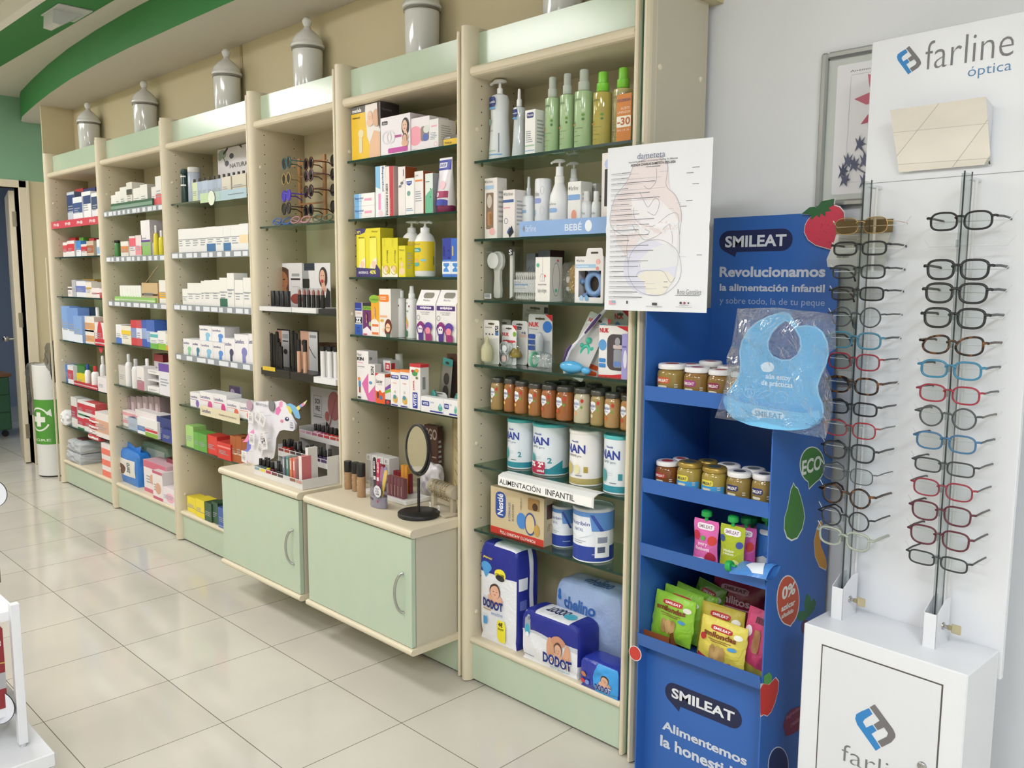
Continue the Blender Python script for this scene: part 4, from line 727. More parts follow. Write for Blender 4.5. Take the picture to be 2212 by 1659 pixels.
pack_at('D', 388, 782, 560, .02, .115, 'diaper_pack', 'low wide navy and white diaper pack with hands cradling a newborn', PK, b=.008, prims=[('r', 0, .60, 1, 1, '#1f2a8c'), ('p', [(0, .60), (.25, .66), (.6, .62), (1, .60), (1, .5), (.6, .55), (.25, .6), (0, .56)], '#c9ccd6'), ('R', .05, .5, .17, .93, .5, '#9fa8b4'), ('e', .11, .62, .05, .12, '#3aa6c4'), ('e', .11, .53, .03, .05, '#eef6fa'), ('t', '0', .12, .84, .16, .9, '#2a3440')]+
    [('e', .55, .42, .07, .24, '#d59f80'), ('e', .84, .36, .06, .24, '#d59f80'), ('e', .69, .62, .12, .1, '#c98f72')]+baby(.69, .45, .15, 1.9, '#5a4034')+[('t', 'DODOT', .42, .12, .93, .33, '#e9eaf0', 0, .10), ('t', 'DODOT', .42, .12, .93, .33, '#1b2a78', 0, .05), ('t', 'PRO sensitive+', .55, .035, .9, .095, '#7fb4cc', 0, .01), ('r', .05, .12, .24, .135, '#66708a')],
    sprims=[('r', 0, .25, 1, 1, '#1f2a8c')], tprims=[('r', 0, 0, .2, 1, '#1f2a8c'), ('r', .85, 0, 1, 1, '#1f2a8c'), ('t', 'DODOT', .3, .3, .65, .7, '#26305c', 180, .03), ('e', .72, .4, .1, .2, '#4ab0c8')], seed=12)
pack_at('D', 782, 1072, 890, .006, .09, 'diaper_pack', 'small navy and sky blue wipes pack at the right end of the base board', mat('#2b3aa0', .25, 0, 'crinkle'), b=.008, prims=[('p', [(.40, 0), (.36, .5), (.46, 1), (1, 1), (1, 0)], '#3d9be0')]+baby(.68, .52, .16, 1.2, '#3a2a22')+[('t', 'DODOT', .44, .10, .84, .34, '#e9eaf0', 0, .1), ('t', 'DODOT', .44, .10, .84, .34, '#1b2a78', 0, .05), ('R', .03, .15, .14, .3, .2, '#d0303a'), ('R', .15, .15, .26, .3, .2, '#7a94d0'), ('e', .12, .48, .08, .09, '#c98050')], seed=14)
# ================================================================= mirror bay
S = SH[4]; z = S[0]
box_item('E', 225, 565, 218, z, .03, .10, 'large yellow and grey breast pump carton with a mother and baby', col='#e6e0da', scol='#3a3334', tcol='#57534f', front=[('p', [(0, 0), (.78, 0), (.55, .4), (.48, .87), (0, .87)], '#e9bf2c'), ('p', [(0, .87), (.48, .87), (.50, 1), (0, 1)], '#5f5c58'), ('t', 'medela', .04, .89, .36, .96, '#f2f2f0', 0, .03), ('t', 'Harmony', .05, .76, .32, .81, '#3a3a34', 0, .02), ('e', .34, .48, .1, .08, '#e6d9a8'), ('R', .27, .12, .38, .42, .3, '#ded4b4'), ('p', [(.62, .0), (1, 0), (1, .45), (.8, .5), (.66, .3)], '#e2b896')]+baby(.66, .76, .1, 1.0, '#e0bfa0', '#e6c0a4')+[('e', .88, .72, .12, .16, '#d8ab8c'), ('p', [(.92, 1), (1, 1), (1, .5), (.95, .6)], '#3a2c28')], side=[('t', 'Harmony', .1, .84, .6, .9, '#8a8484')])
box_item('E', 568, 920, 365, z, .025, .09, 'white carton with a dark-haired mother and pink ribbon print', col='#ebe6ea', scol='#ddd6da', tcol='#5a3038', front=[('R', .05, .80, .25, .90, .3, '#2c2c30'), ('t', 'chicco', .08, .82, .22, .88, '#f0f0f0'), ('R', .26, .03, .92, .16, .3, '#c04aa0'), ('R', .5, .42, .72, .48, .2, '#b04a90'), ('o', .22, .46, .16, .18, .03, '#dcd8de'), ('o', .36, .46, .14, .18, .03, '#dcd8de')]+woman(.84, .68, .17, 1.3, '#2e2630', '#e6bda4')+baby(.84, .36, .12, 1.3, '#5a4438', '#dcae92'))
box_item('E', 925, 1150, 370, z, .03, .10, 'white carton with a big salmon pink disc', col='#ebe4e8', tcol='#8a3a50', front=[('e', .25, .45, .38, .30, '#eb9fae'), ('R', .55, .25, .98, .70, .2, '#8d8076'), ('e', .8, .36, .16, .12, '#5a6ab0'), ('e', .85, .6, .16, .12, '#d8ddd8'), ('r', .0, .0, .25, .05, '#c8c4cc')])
box_item('E', 1150, 1255, 380, z, .028, .09, 'plain white carton right of the pink disc carton', col='#e9e6e6', front=[('r', .2, .73, .85, .78, '#e9a8b8'), ('o', .7, .12, .2, .08, .03, '#e0a0b0')], lines=5)
box_item('E', 1316, 1480, 582, z, .035, .06, 'small yellow and grey carton at the right end of the top shelf', col='#e9bf2c', front=[('r', 0, .68, 1, 1, '#6a645e'), ('t', 'medela', .1, .74, .5, .92, '#f0f0f0'), ('t', 'PureLan', .12, .2, .6, .45, '#3a3a34')])
box_item('E', 1380, 1480, 400, z, .16, .05, 'khaki hanging pack behind the small yellow carton', col='#a08c3c', scol='#5a4a30')
z = S[1]
for k in (0, 1):
    box_item('E', 252, 488, 0, z+k*.0, .03, .07, ['lower', 'upper'][k]+' of two stacked light blue and white ointment cartons', dims=(xat(cp('E', 254, 0)[0], .03, z), xat(cp('E', 494, 0)[0], .03, z)-xat(cp('E', 254, 0)[0], .03, z), .052), front=[('r', 0, 0, .24, 1, '#79b4e2'), ('r', .24, 0, .36, 1, '#b5d5ee'), ('t', 'Bepanthol', .05, .5, .46, .72, '#3a5aa0', 0, .02), ('r', .52, .4, .86, .58, '#f0a0c0'), ('r', .12, .38, .4, .41, '#6a88b8')], group='stacked ointment cartons') .location.z = z+k*.0525
box_item('E', 510, 622, 940, z, .03, .06, 'tall light blue carton with sideways lettering', front=[('r', 0, .0, .5, 1, '#86bfe8'), ('p', [(.0, 0), (1, 0), (1, .3), (.5, .55), (0, .6)], '#e8eef4'), ('t', 'Bepanthol', .66, .50, .90, .98, '#3a5aa0', -90, .02), ('R', .3, .14, .56, .46, .2, '#ee9ac0'), ('e', .55, .07, .22, .06, '#f4d4dc')])
box_item('E', 625, 722, 942, z, .028, .06, 'tall white and red carton with sideways lettering', col='#ebe4e2', scol='#c3aca8', front=[('r', .52, 0, 1, 1, '#c43440'), ('t', 'PROSKIN NEO', .1, .03, .32, .66, '#26262a', 90, .03), ('t', 'preventiva', .6, .05, .72, .35, '#f0c8c8', 90)])
box_item('E', 777, 862, 945, z, .03, .06, 'white carton with brown side and grey laurel print', col='#ece6e4', scol='#9c4a26', front=[('e', .3, .6, .2, .03, '#8a8c90'), ('e', .55, .66, .22, .03, '#6a6c70'), ('l', [(.1, .58), (.5, .62), (.8, .72)], .05, '#6a6c70'), ('r', .74, .8, .82, .94, '#55585c')])
box_item('E', 864, 965, 1082, z, .02, .04, 'short white carton with a navy shield badge on the second shelf', front=[('p', [(.12, .92), (.78, .92), (.76, .84), (.45, .79), (.14, .84)], '#2c4a9c'), ('t', 'mustela', .18, .855, .7, .90, '#e8ecf4'), ('e', .4, .58, .2, .07, '#7aa49a'), ('r', .1, .1, .9, .12, '#6aaad0'), ('r', .1, .15, .8, .165, '#5a6a80')])
box_item('E', 972, 1076, 1000, z, .025, .06, 'white carton with an orange bar and rust side', scol='#a04a26', col='#ece8e6', front=[('r', .1, .76, .92, .80, '#e08a50'), ('t', 'ISDIN', .12, .88, .45, .92, '#6a6c70')], lines=5)
box_item('E', 1098, 1188, 1025, z, .02, .06, 'white and mint green carton with grey side', col='#dfe8e2', scol='#8c8e94', front=[('p', [(0, 0), (1, 0), (1, .62), (.4, .52), (0, .42)], '#6ab894'), ('r', .1, .78, .6, .80, '#4a5a54'), ('e', .75, .6, .08, .02, '#3c7a60'), ('e', .75, .4, .08, .02, '#3c7a60')])
X0 = xat(cp('E', 1247, 0)[0], .05, z); w, h = wh('E', 1247, 1405, 842, z, .05)
t = thing('cream_tube', 'big white and indigo cream tube standing on a plum cap', 'tube', (X0+w/2, .06, z))
mb = MB(); n = 24; V = []; st = [(.12, 1.0, .5), (.3, 1.0, .45), (.6, 1.0, .3), (.85, 1.0, .12), (.965, 1.0, .03), (1.0, 1.0, .02)]
for q, a, b_ in st:
    for k in range(n): g = 2*math.pi*k/n; V.append((w/2*.97*math.copysign(abs(math.cos(g))**.8, math.cos(g)), w*b_*math.sin(g)*.9, h*q))
f = [(i*n+k, i*n+(k+1) % n, (i+1)*n+(k+1) % n, (i+1)*n+k) for i in range(len(st)-1) for k in range(n)]
mb.add(V, f, mat('#ebe6ea', .3), True); mb.add(V[-n:], [tuple(range(n))], '#ebe6ea')
def tf(u, v, o):
    q = .12+.88*v; i = 0
    while i < len(st)-2 and st[i+1][0] < q: i += 1
    k_ = (q-st[i][0])/(st[i+1][0]-st[i][0]); b_ = st[i][2]+(st[i+1][2]-st[i][2])*k_; x = (-1+2*u)*.985
    return (w/2*.97*x, -w*b_*.9*max(0, 1-abs(x)**2.5)**.5-o-.0006, h*q)
mb.decor([('r', 0.02, .74, .98, .955, '#3540a0'), ('r', .1, .79, .72, .9, '#e9e9f0'), ('t', 'LINOUR', .16, .81, .66, .88, '#3540a0', 0, .03), ('r', .02, .16, .94, .30, '#a02a58'), ('t', '30', .0+.05, .18, .42, .28, '#f4e8f0', 0, .04), ('e', .6, .42, .2, .09, '#eec4cc'), ('r', .0+.06, .0, .94, .1, '#3540a0'), ('e', .5, .1, .44, .03, '#3540a0')], 1, 1, tf, cols=12)
mb.build('tube_body', t); mb = MB(); mb.lathe([(w*.47, 0), (w*.5, .003), (w*.49, h*.125), (0, h*.125)], '#7c2450', 28, sy=.9); mb.build('screw_cap', t)
z = S[2]
MIT = [('p', [(0, 1), (.42, 1), (.36, .92), (.15, .88), (0, .88)], '#3d3570'), ('t', 'Nº1', .04, .90, .18, .96, '#f0e858', 0, .03), ('t', 'Mitosyl', .66, .9, .9, .95, '#8a8420'), ('R', .1, .18, .38, .80, .05, '#f0e860'), ('R', .58, .18, .86, .80, .05, '#f0e860'), ('p', [(.1, .18), (.38, .18), (.38, .4), (.25, .36), (.1, .22)], '#f2ead8'), ('p', [(.58, .18), (.86, .18), (.86, .4), (.72, .36), (.58, .22)], '#f2ead8'), ('e', .26, .26, .09, .07, '#edc9ae'), ('e', .74, .26, .09, .07, '#edc9ae'), ('t', 'MITOSYL', .12, .8, .36, .83, '#6a6420', 0, .02), ('t', 'MITOSYL', .6, .8, .84, .83, '#6a6420', 0, .02),
    ('p', [(0, 0), (1, 0), (1, .14), (.85, .26), (.8, .16), (.5, .18), (0, .2)], '#3d3570'), ('t', 'AHORRA EL', .1, .065, .52, .12, '#e8e6f0', 0, .02), ('t', '40%', .58, .06, .84, .14, '#f0e858', 0, .03)]
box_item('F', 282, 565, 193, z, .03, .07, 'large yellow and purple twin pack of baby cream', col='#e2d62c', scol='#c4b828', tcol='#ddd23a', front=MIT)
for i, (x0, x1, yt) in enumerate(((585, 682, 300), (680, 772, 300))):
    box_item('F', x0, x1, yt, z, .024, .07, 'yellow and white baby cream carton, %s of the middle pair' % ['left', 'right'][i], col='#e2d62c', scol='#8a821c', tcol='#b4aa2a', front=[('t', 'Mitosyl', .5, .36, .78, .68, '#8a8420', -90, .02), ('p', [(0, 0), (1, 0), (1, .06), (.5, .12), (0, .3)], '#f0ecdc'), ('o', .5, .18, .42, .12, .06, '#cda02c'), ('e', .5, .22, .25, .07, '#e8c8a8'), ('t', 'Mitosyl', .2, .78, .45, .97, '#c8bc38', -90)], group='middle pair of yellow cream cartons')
box_item('F', 780, 862, 392, z, .02, .05, 'small yellow carton with a sitting baby, beside the white pump bottles', col='#e2d62c', front=[('e', .5, .18, .4, .12, '#eed0a8'), ('e', .5, .4, .2, .09, '#eec8a8'), ('t', 'Mitosyl', .15, .82, .85, .89, '#7a7420'), ('r', .2, .6, .6, .61, '#8a8430'), ('r', .2, .55, .5, .56, '#8a8430')])
PU2 = [(0, 0), (.8, 0), (.96, .02), (1, .06), (1, .58), (.96, .65), (.80, .73), (.5, .785), (.40, .80), (.38, .81)]
for i, (x0, x1, Yc) in enumerate(((850, 1035, .115), (988, 1212, .09))):
    round_item('F', x0, x1, 95, z, Yc, 'white pump bottle with a wide yellow label, %s of the two' % ['left', 'right'][i], PU2, col='#eeedea', prims=[('r', .0+.2, .0, .8, 1, '#e9cc2c'), ('t', 'Mitosyl', .41, .86, .56, .95, '#6a6a50'), ('R', .41, .64, .575, .78, .3, '#3fa09a'), ('r', .43, .68, .55, .70, '#dff0ee'), ('r', .43, .72, .53, .74, '#dff0ee'), ('e', .50, .34, .03, .07, '#e8b088'), ('R', .44, .16, .55, .28, .3, '#5ab0a8'), ('R', .57, .32, .65, .4, .3, '#8ad0dc'), ('r', .5, .5, .56, .51, '#d09030'), ('r', .765, .2, .78, .5, '#5a5a50')], lz=(.11, .63), cap=[(.42, .80), (.44, .805), (.44, .875), (.2, .885), (.18, .90)], extra=pump_head(.89, '#e8ebe8', 1), cname='collar', group='white pump bottles with yellow labels', R=.043)
for i, (x0, x1) in enumerate(((1303, 1408), (1410, 1520))):
    box_item('F', x0, x1, 303, z, .03, .05, 'blue and white carton at the right end, %s one' % ['left', 'right'][i], col='#4a7ed0', front=[('r', 0, .45, 1, 1, ['#2c3a9c', '#3a6ac8'][i]), ('r', 0, .08, 1, .4, '#e9eef4'), ('p', [(.15, .36), (.8, .36), (.8, .3), (.55, .25), (.8, .14), (.15, .14), (.15, .2), (.4, .25), (.15, .3)], '#4a8ed8'), ('r', .1, .55, .25, .8, '#1f2c78' if i == 0 else '#c8b84c'), ('e', .75, .68, .08, .02, '#15205c'), ('e', .75, .5, .08, .02, '#15205c')], group='blue cartons at the shelf end')
z = S[3]
box_item('F', 265, 348, 1070, z, .03, .04, 'narrow white and navy carton marked with white Z letters', col='#e6e4e2', front=[('r', 0, .75, .95, 1, '#2c3c94'), ('r', .05, .80, .85, .82, '#7a9ad8'), ('t', 'Z. ZAPIRAN', .1, .65, .9, .70, '#d88a78'), ('r', 0, .36, 1, .56, '#1f2240'), ('t', 'ZZ', .1, .38, .88, .54, '#f0f0f0', 0, .06), ('r', 0, 0, 1, .33, '#2c5ab4'), ('o', .5, .16, .2, .08, .05, '#1c2c60')])
box_item('F', 358, 458, 1072, z, .03, .05, 'small purple carton with a smiling woman and white base', col='#6a2a6c', front=[('r', 0, .90, 1, 1, '#26262a'), ('r', 0, .78, 1, .90, '#8ab43c'), ('t', 'FullMarks', .05, .80, .95, .88, '#2c5a24'), ('p', [(0, 0), (1, 0), (1, .14), (.5, .28), (0, .18)], '#ece4ea'), ('e', .86, .36, .14, .07, '#9ac078'), ('R', .05, .01, .5, .06, .2, '#c03a60')]+woman(.45, .58, .1, 1.0, '#2a1a16', '#c08c70'))
box_item('F', 455, 552, 988, z, .028, .05, 'orange and yellow carton with a blond woman, green top', col='#e9a828', front=[('e', .4, .92, .62, .1, '#8ab43c'), ('t', 'FullMarks', .0, .88, .9, .93, '#2c5a24'), ('p', [(0, 0), (1, 0), (1, .34), (.5, .45), (0, .38)], '#ebe4dc'), ('r', .12, .24, .9, .30, '#e07a48'), ('r', .12, .04, .9, .1, '#e07a48')]+woman(.45, .6, .1, 1.0, '#b09070', '#e6b898'))
box_item('F', 553, 690, 905, z, .025, .06, 'tall white carton with orange tag and a long-haired girl drawing', col='#ebe6e0', scol='#cfcac4', front=[('R', -.0, .73, .86, .88, .3, '#ec8234'), ('r', .1, .82, .6, .835, '#f8e0c8'), ('r', .1, .78, .6, .795, '#f8e0c8'), ('r', .08, .41, .7, .45, '#e8b088'), ('e', .25, .34, .16, .03, '#d8ae3c'), ('e', .8, .23, .3, .15, '#6a2c24'), ('e', .78, .19, .22, .1, '#f0c8a0'), ('R', .5, .05, 1.0, .3, .3, '#6a2c24'), ('e', .78, .20, .2, .09, '#f0c8a0'), ('e', .7, .2, .04, .015, '#2a2a2a'), ('e', .88, .2, .04, .015, '#2a2a2a'), ('R', .62, .0, .95, .08, .2, '#3c5a48'), ('e', .4, .15, .07, .04, '#f0c8a0')])
def kid(c, hair, shirt, s=1.0, x=.5): return [('e', x, .36, .045*s, .12, hair), ('e', x-.005, .30, .028*s, .08, '#ec9aa8'), ('R', x-.035*s, .0, x+.035*s, .18, .3, shirt), ('e', x-.015, .31, .004, .012, '#3a2a2a'), ('e', x+.008, .31, .004, .012, '#3a2a2a')]
round_item('F', 742, 873, 925, z, .085, 'white lotion bottle with a magenta-haired kid in red', [(0, 0), (.95, 0), (1, .02), (1, .80), (.92, .83), (.6, .85)], col='#eae8e8', prims=[('t', 'farline', .42, .9, .54, .96, GREY), ('t', 'junior', .44, .66, .56, .74, '#b03a6a', 0, .02), ('e', .58, .84, .018, .03, '#7a2a3a')]+kid('', '#c04a78', '#d8453c', 1.1, .49), lz=(.02, .80), cap=[(.58, .845), (.6, .85), (.62, .99), (.55, 1.0), (0, 1.0)])
round_item('F', 873, 1012, 868, z, .085, 'white spray bottle with a blond-bun kid in green', [(0, 0), (.95, 0), (1, .02), (1, .72), (.92, .745), (.5, .76)], col='#eae8e8', prims=[('t', 'farline', .40, .9, .52, .96, GREY), ('t', 'junior', .42, .66, .54, .74, '#3a8a5a', 0, .02), ('e', .56, .84, .018, .03, '#7a2a3a'), ('e', .46, .5, .02, .05, '#d8b24c')]+kid('', '#d8b24c', '#2f7d4a', 1.1, .48), lz=(.02, .72), cap=[(.58, .755), (.6, .76), (.6, .84), (.4, .86), (.38, .99), (0, 1.0)], cname='nozzle')
round_item('F', 890, 960, 925, z, .16, 'white capped bottle standing behind the blond-bun spray bottle', [(0, 0), (1, .02), (1, .80), (.6, .85)], col='#e4e2e2', cap=[(.58, .845), (.6, .99), (0, 1.0)])
for i, (x0, x1) in enumerate(((995, 1218), (1232, 1470))):
    Y = .03; X0 = xat(cp('F', x0, 0)[0], Y, z); w, h = wh('F', x0, x1, 915, z, Y); h = at(*cp('F', (x0+x1)/2+20, 920), Y=Y+.02).z-z
    t = thing('gift_carton', 'white carry-handle carton with a purple banner and two kids, %s one' % ['left', 'right'][i], 'box', (X0, Y, z), group='carry-handle cartons')
    mb = MB(); c_ = mat('#ebe8e6', .4); d = .06
    mb.prism([(0, 0), (d, 0), (d, h*.72), (d*.55, h), (d*.45, h), (0, h*.72)], 0, w, c_, ax='x')
    fm = lambda u, v, o: (u, -o if v < h*.72 else (v-h*.72)/(h*.28)*d*.45-o, v)
    mb.decor([('R', .0+.02, .60, .94, .69, .1, '#4b2a78'), ('t', 'antipiojos', .2, .615, .8, .68, '#ece8f4', 0, .05), ('t', 'CHAMPÚ DEFENSA', .22, .55, .72, .575, '#6a6a70'), ('t', 'DUO LENDIA', .3, .51, .66, .535, '#6a6a70'), ('o', .12, .45, .09, .05, .02, '#8a8a94')]+[('e', .05+.9*((k*37) % 17)/17, .1+.5*((k*23) % 19)/19, .008, .005, '#8a7a9a') for k in range(14)]+
        [('e', .28, .28, .17, .1, '#8a2a74'), ('e', .26, .22, .12, .075, '#efe4ec'), ('R', .16, .0, .4, .15, .2, '#4c2c84'), ('e', .21, .23, .03, .02, '#3a2c50'), ('e', .31, .23, .03, .02, '#3a2c50'), ('l', [(.16, .12), (.08, .25), (.14, .33)], .05, '#4c2c84'), ('l', [(.4, .12), (.46, .25), (.42, .33)], .05, '#4c2c84'),
         ('e', .70, .28, .19, .09, '#5c3a9a'), ('e', .68, .2, .13, .07, '#e88a9c'), ('R', .55, .0, .88, .14, .25, '#8e2c6c'), ('l', [(.58, .12), (.48, .24), (.5, .32)], .05, '#8e2c6c')], w, h, fm)
    mb.decor(farl(.3, .78, .66, .82)+[('R', .25, .84, .8, .95, .5, '#7a7566')], w, h, fm)
    mb.build('carton', t)
z = S[4]
box_item('G', 200, 296, 103, z, .03, .05, 'white and pink fluoride carton with a cartoon child, left end of its shelf', col='#ebe6e6', scol='#c8c4c6', front=[('p', [(1, 0), (1, .56), (.42, .33), (.95, .0)], '#d86aa8'), ('t', 'Fluor', .05, .89, .45, .95, '#5a5c60'), ('t', 'KIN', .05, .80, .62, .87, '#2a2a2e', 0, .05), ('r', .08, .75, .55, .765, '#e0a0b8'), ('r', .08, .67, .7, .68, '#77787c'), ('e', .2, .42, .1, .04, '#d8884c'), ('R', .15, .26, .35, .38, .3, '#4a90b8'), ('r', .2, .14, .32, .26, '#8a3a30'), ('R', .08, .02, .35, .06, .3, '#3a3a40')], side=[('t', 'KIN', .1, .82, .4, .88, '#3a3a3e', 0, .04)])
box_item('G', 294, 350, 216, z, .022, .035, 'narrow white and pink junior toothpaste carton', col='#e9e6e4', scol='#d4d0d0', front=[('p', [(0, 0), (1, 0), (1, .45), (.4, .3), (0, .2)], '#d86aa8'), ('t', 'KIN', .4, .72, .85, .94, '#3a3a3e', 90, .03), ('e', .35, .5, .25, .04, '#5a90b8')])
box_item('G', 352, 430, 292, z, .015, .035, 'white and orange toothpaste carton with red corner and heart', col='#ece6e4', scol='#d65a30', tcol='#e8e0dc', front=[('p', [(0, 0), (1, 0), (1, .42), (.75, .36), (.5, .46), (.25, .36), (0, .44)], '#dd5a2c'), ('p', [(0, 1), (.4, 1), (0, .9)], '#c8303a'), ('t', 'Lacer', .1, .68, .8, .80, '#4a4c50', 0, .02), ('t', 'junior', .3, .60, .8, .66, '#9a9a9c'), ('e', .6, .2, .15, .07, '#4a70a8'), ('e', .28, .28, .12, .12, '#6a3a2c')])
box_item('G', 420, 478, 185, z, .085, .05, 'white carton with red number badges behind the small cartons', col='#e2dedd', scol='#d2cecc', front=[('R', .3, .76, .95, .94, .1, '#c8303a'), ('t', 'BI4', .4, .8, .85, .9, '#f0e8e8', 90, .03), ('e', .4, .66, .12, .03, '#5a5c60'), ('e', .4, .56, .12, .03, '#5a5c60')], side=[('R', .1, .76, .5, .94, .1, '#c8303a'), ('R', .4, .1, .8, .45, .1, '#6a9a3c')])
box_item('G', 432, 480, 330, z, .012, .03, 'colourful narrow toothpaste carton with green and purple splashes', col='#d8d4d4', front=[('p', [(0, .5), (1, .65), (1, .8), (0, .62)], '#7a4a9a'), ('p', [(0, .4), (1, .5), (1, .62), (0, .5)], '#7ab03c'), ('r', 0, 0, 1, .2, '#3a2c34'), ('e', .5, .1, .3, .06, '#c8303a')])
box_item('G', 357, 420, 168, z, .14, .05, 'white carton with sideways print at the back of the toothpaste shelf', col='#dcd8d8', side=[('r', .3, .5, .8, .8, '#8a8c90')])
for i, (x0, x1) in enumerate(((481, 556), (558, 637))):
    box_item('G', x0, x1, 263, z, .012, .035, 'white toothpaste carton with orange top and navy badge, %s of two' % ['left', 'right'][i], col='#ece9e8', tcol='#e8863c', front=[('r', 0, .94, 1, 1, '#e8863c'), ('R', .06, .76, .86, .86, .2, '#2a3a94'), ('t', 'VITIS', .14, .785, .78, .835, '#eef0f6', 0, .03), ('t', 'kids', .3, .62, .65, .67, '#e89a6c'), ('e', .5, .2, .26, .11, '#d0b060'), ('e', .45, .26, .16, .06, '#4a90a4'), ('e', .6, .14, .12, .04, '#e0a040'), ('o', .5, .4, .08, .035, .03, '#8a8c90'), ('r', .08, .02, .8, .05, '#2a3a94')], group='pair of orange-topped toothpaste cartons')
box_item('G', 638, 726, 212, z, .012, .045, 'tall white toothpaste carton with red top and sideways badge', col='#ece8e6', scol='#dcd8d6', tcol='#c8343c', front=[('r', 0, .93, 1, 1, '#c8343c'), ('R', .28, .03, .74, .38, .1, '#2a3a94'), ('t', 'VITIS', .36, .07, .66, .35, '#eef0f6', 90, .03), ('t', 'JUNIOR', .32, .42, .5, .64, '#c8343c', 90, .03), ('e', .5, .8, .25, .07, '#4a9a5c'), ('e', .7, .86, .18, .04, '#e09a3c'), ('e', .3, .84, .12, .03, '#c8343c'), ('e', .7, .7, .1, .03, '#6a7a40')], side=[('R', .25, .45, .6, .72, .05, '#8a8c90'), ('r', 0, .93, 1, 1, '#c8343c')])
for i, (x0, x1, yt) in enumerate(((730, 918, 482), (920, 1105, 507))):
    box_item('G', x0, x1, yt, z, .004, .035, 'low white teething gel carton with navy badge, %s of the pair' % ['left', 'right'][i], col='#eceaea', front=[('R', .04, .4, .38, .72, .2, '#2a3a94'), ('t', 'VITIS', .08, .47, .34, .64, '#eef0f6', 0, .03), ('t', 'baby', .44, .6, .6, .76, '#8aa4b4'), ('e', .86, .4, .09, .2, '#5ab09c'), ('e', .86, .56, .05, .12, '#8ac8d0'), ('r', .42, .08, .98, .17, '#2a3a94')], group='low teething gel cartons')
for i, (cx_, yb) in enumerate(((835, 470), (1030, 490))):
    X = xat(cp('G', cx_, 0)[0], .06, z); t = thing('teether', 'blue-green fish-shaped gel teether standing behind the low carton, %s' % ['left', 'right'][i], 'toy', (X, .062, z), group='gel teethers')
    mb = MB(); TE2 = mat('#5ab4b0', .15, 0, 'liquid'); G2 = mat('#3a8a5a', .2, 0, 'liquid')
    mb.ball((0, 0, .058), .016, TE2, 16, (1, .5, 1.35)); mb.ball((0, 0, .077), .007, TE2, 10); mb.build('gel_body', t)
    MB().lathe([(.030, .0), (.034, .004), (.03, .03), (.024, .04), (.0, .043)], G2, 20, sy=.5).build('gel_base', t)
X = xat(cp('G', 905, 0)[0], .09, z)
t = fold_card(Matrix.Translation((X-.035, .075, z)), .085, .075, '#d6d4d2', [('R', .2, .1, .9, .6, .3, '#c4c6c8')], 'teether_card', 'white arched hanging card with a clear bubble between the gel teethers', 'packaging', rnd=.02)
MB().ball((.045, -.004, .033), .026, CL, 16, (1.2, .6, 1)).build('bubble', t)
for i, (cx_, yt, c1, c2) in enumerate(((885, 155, '#4aa8a8', '#8a6a5a'), (960, 130, '#7a5048', '#5a3a34'))):
    X = xat(cp('G', cx_, 0)[0], .13+.03*i, z); h = at(*cp('G', cx_, yt), Y=.13+.03*i).z-z
    t = fold_card(Matrix.Translation((X, .13+.03*i, z)) @ Matrix.Rotation(.12-.16*i, 4, 'Y'), .06, h, c2 if i else '#a49a90', [('r', 0, .86, 1, 1, c1), ('e', .5, .6, .3, .12, '#4a4440'), ('e', .5, .35, .3, .12, '#4a4440')], 'toothbrush_pack', ['teal-topped toothbrush card at the back of the toothpaste shelf', 'brown toothbrush card at the back of the toothpaste shelf'][i], 'toothbrush')
    MB().box(.004, .056, -.014, 0, .01, h*.9, CL).build('blister', t)
X, R, h = geo('G', 503, 600, 132, z, .17)
tag(MB().lathe([(R*.98, 0), (R, .003), (R*.75, h*.5), (R*.66, h), (R*.6, h)], '#e4e2de', 24).build('white_cup', loc=(X, .17, z)), 'upside-down white cup behind the toothpaste cartons', 'cup')
# --- cabinet top under the mirror
z = .647
for i, (x0, x1, yt, Yc) in enumerate(((92, 158, 1025, -.03), (155, 217, 1036, -.03), (197, 272, 1047, -.07))):
    round_item('G', x0, x1, yt, z, Yc, 'beige foundation bottle with tall black cap, %s of three' % ORD[i], [(0, 0), (.93, 0), (.97, .01), (.97, .60), (.9, .62)], col='#a98763', r=.12, prims=[('r', .42, .80, .52, .83, '#d8c8ac'), ('r', .42, .7, .5, .72, '#d8c8ac'), ('r', .42, .5, .54, .52, '#d8c8ac'), ('r', .42, .4, .5, .42, '#d8c8ac')], lz=(.02, .6), lr=.97, cap=[(.97, .615), (1, .62), (1, .985), (.94, 1.0), (0, 1.0)], ccol='#1d1c1c', group='foundation bottles')
X0 = xat(cp('G', 140, 0)[0], .17, z)
for r_ in range(2):
    for k in range(5 if r_ else 3):
        X = xat(cp('G', [143, 195][r_], 0)[0], [.20, .10][r_], z)+k*.054*(1.0); 
        if r_ == 1: X = xat(cp('G', 275, 0)[0], .10, z)-.042+k*.044
        o = box_item('G', 0, 0, 0, z, [.20, .10][r_], .055, 'white tester carton of the %s row, %s from the left' % (['back', 'front'][r_], ORD[k]), dims=(X, .040, [.148, .135][r_]), col='#e2e0de', front=[('r', .12, .1, .88, .8, '#b9b6b2'), ('t', 'E', .3, .84, .7, .94, '#4a4a4c')], group='white tester cartons on the cabinet', slines=0)
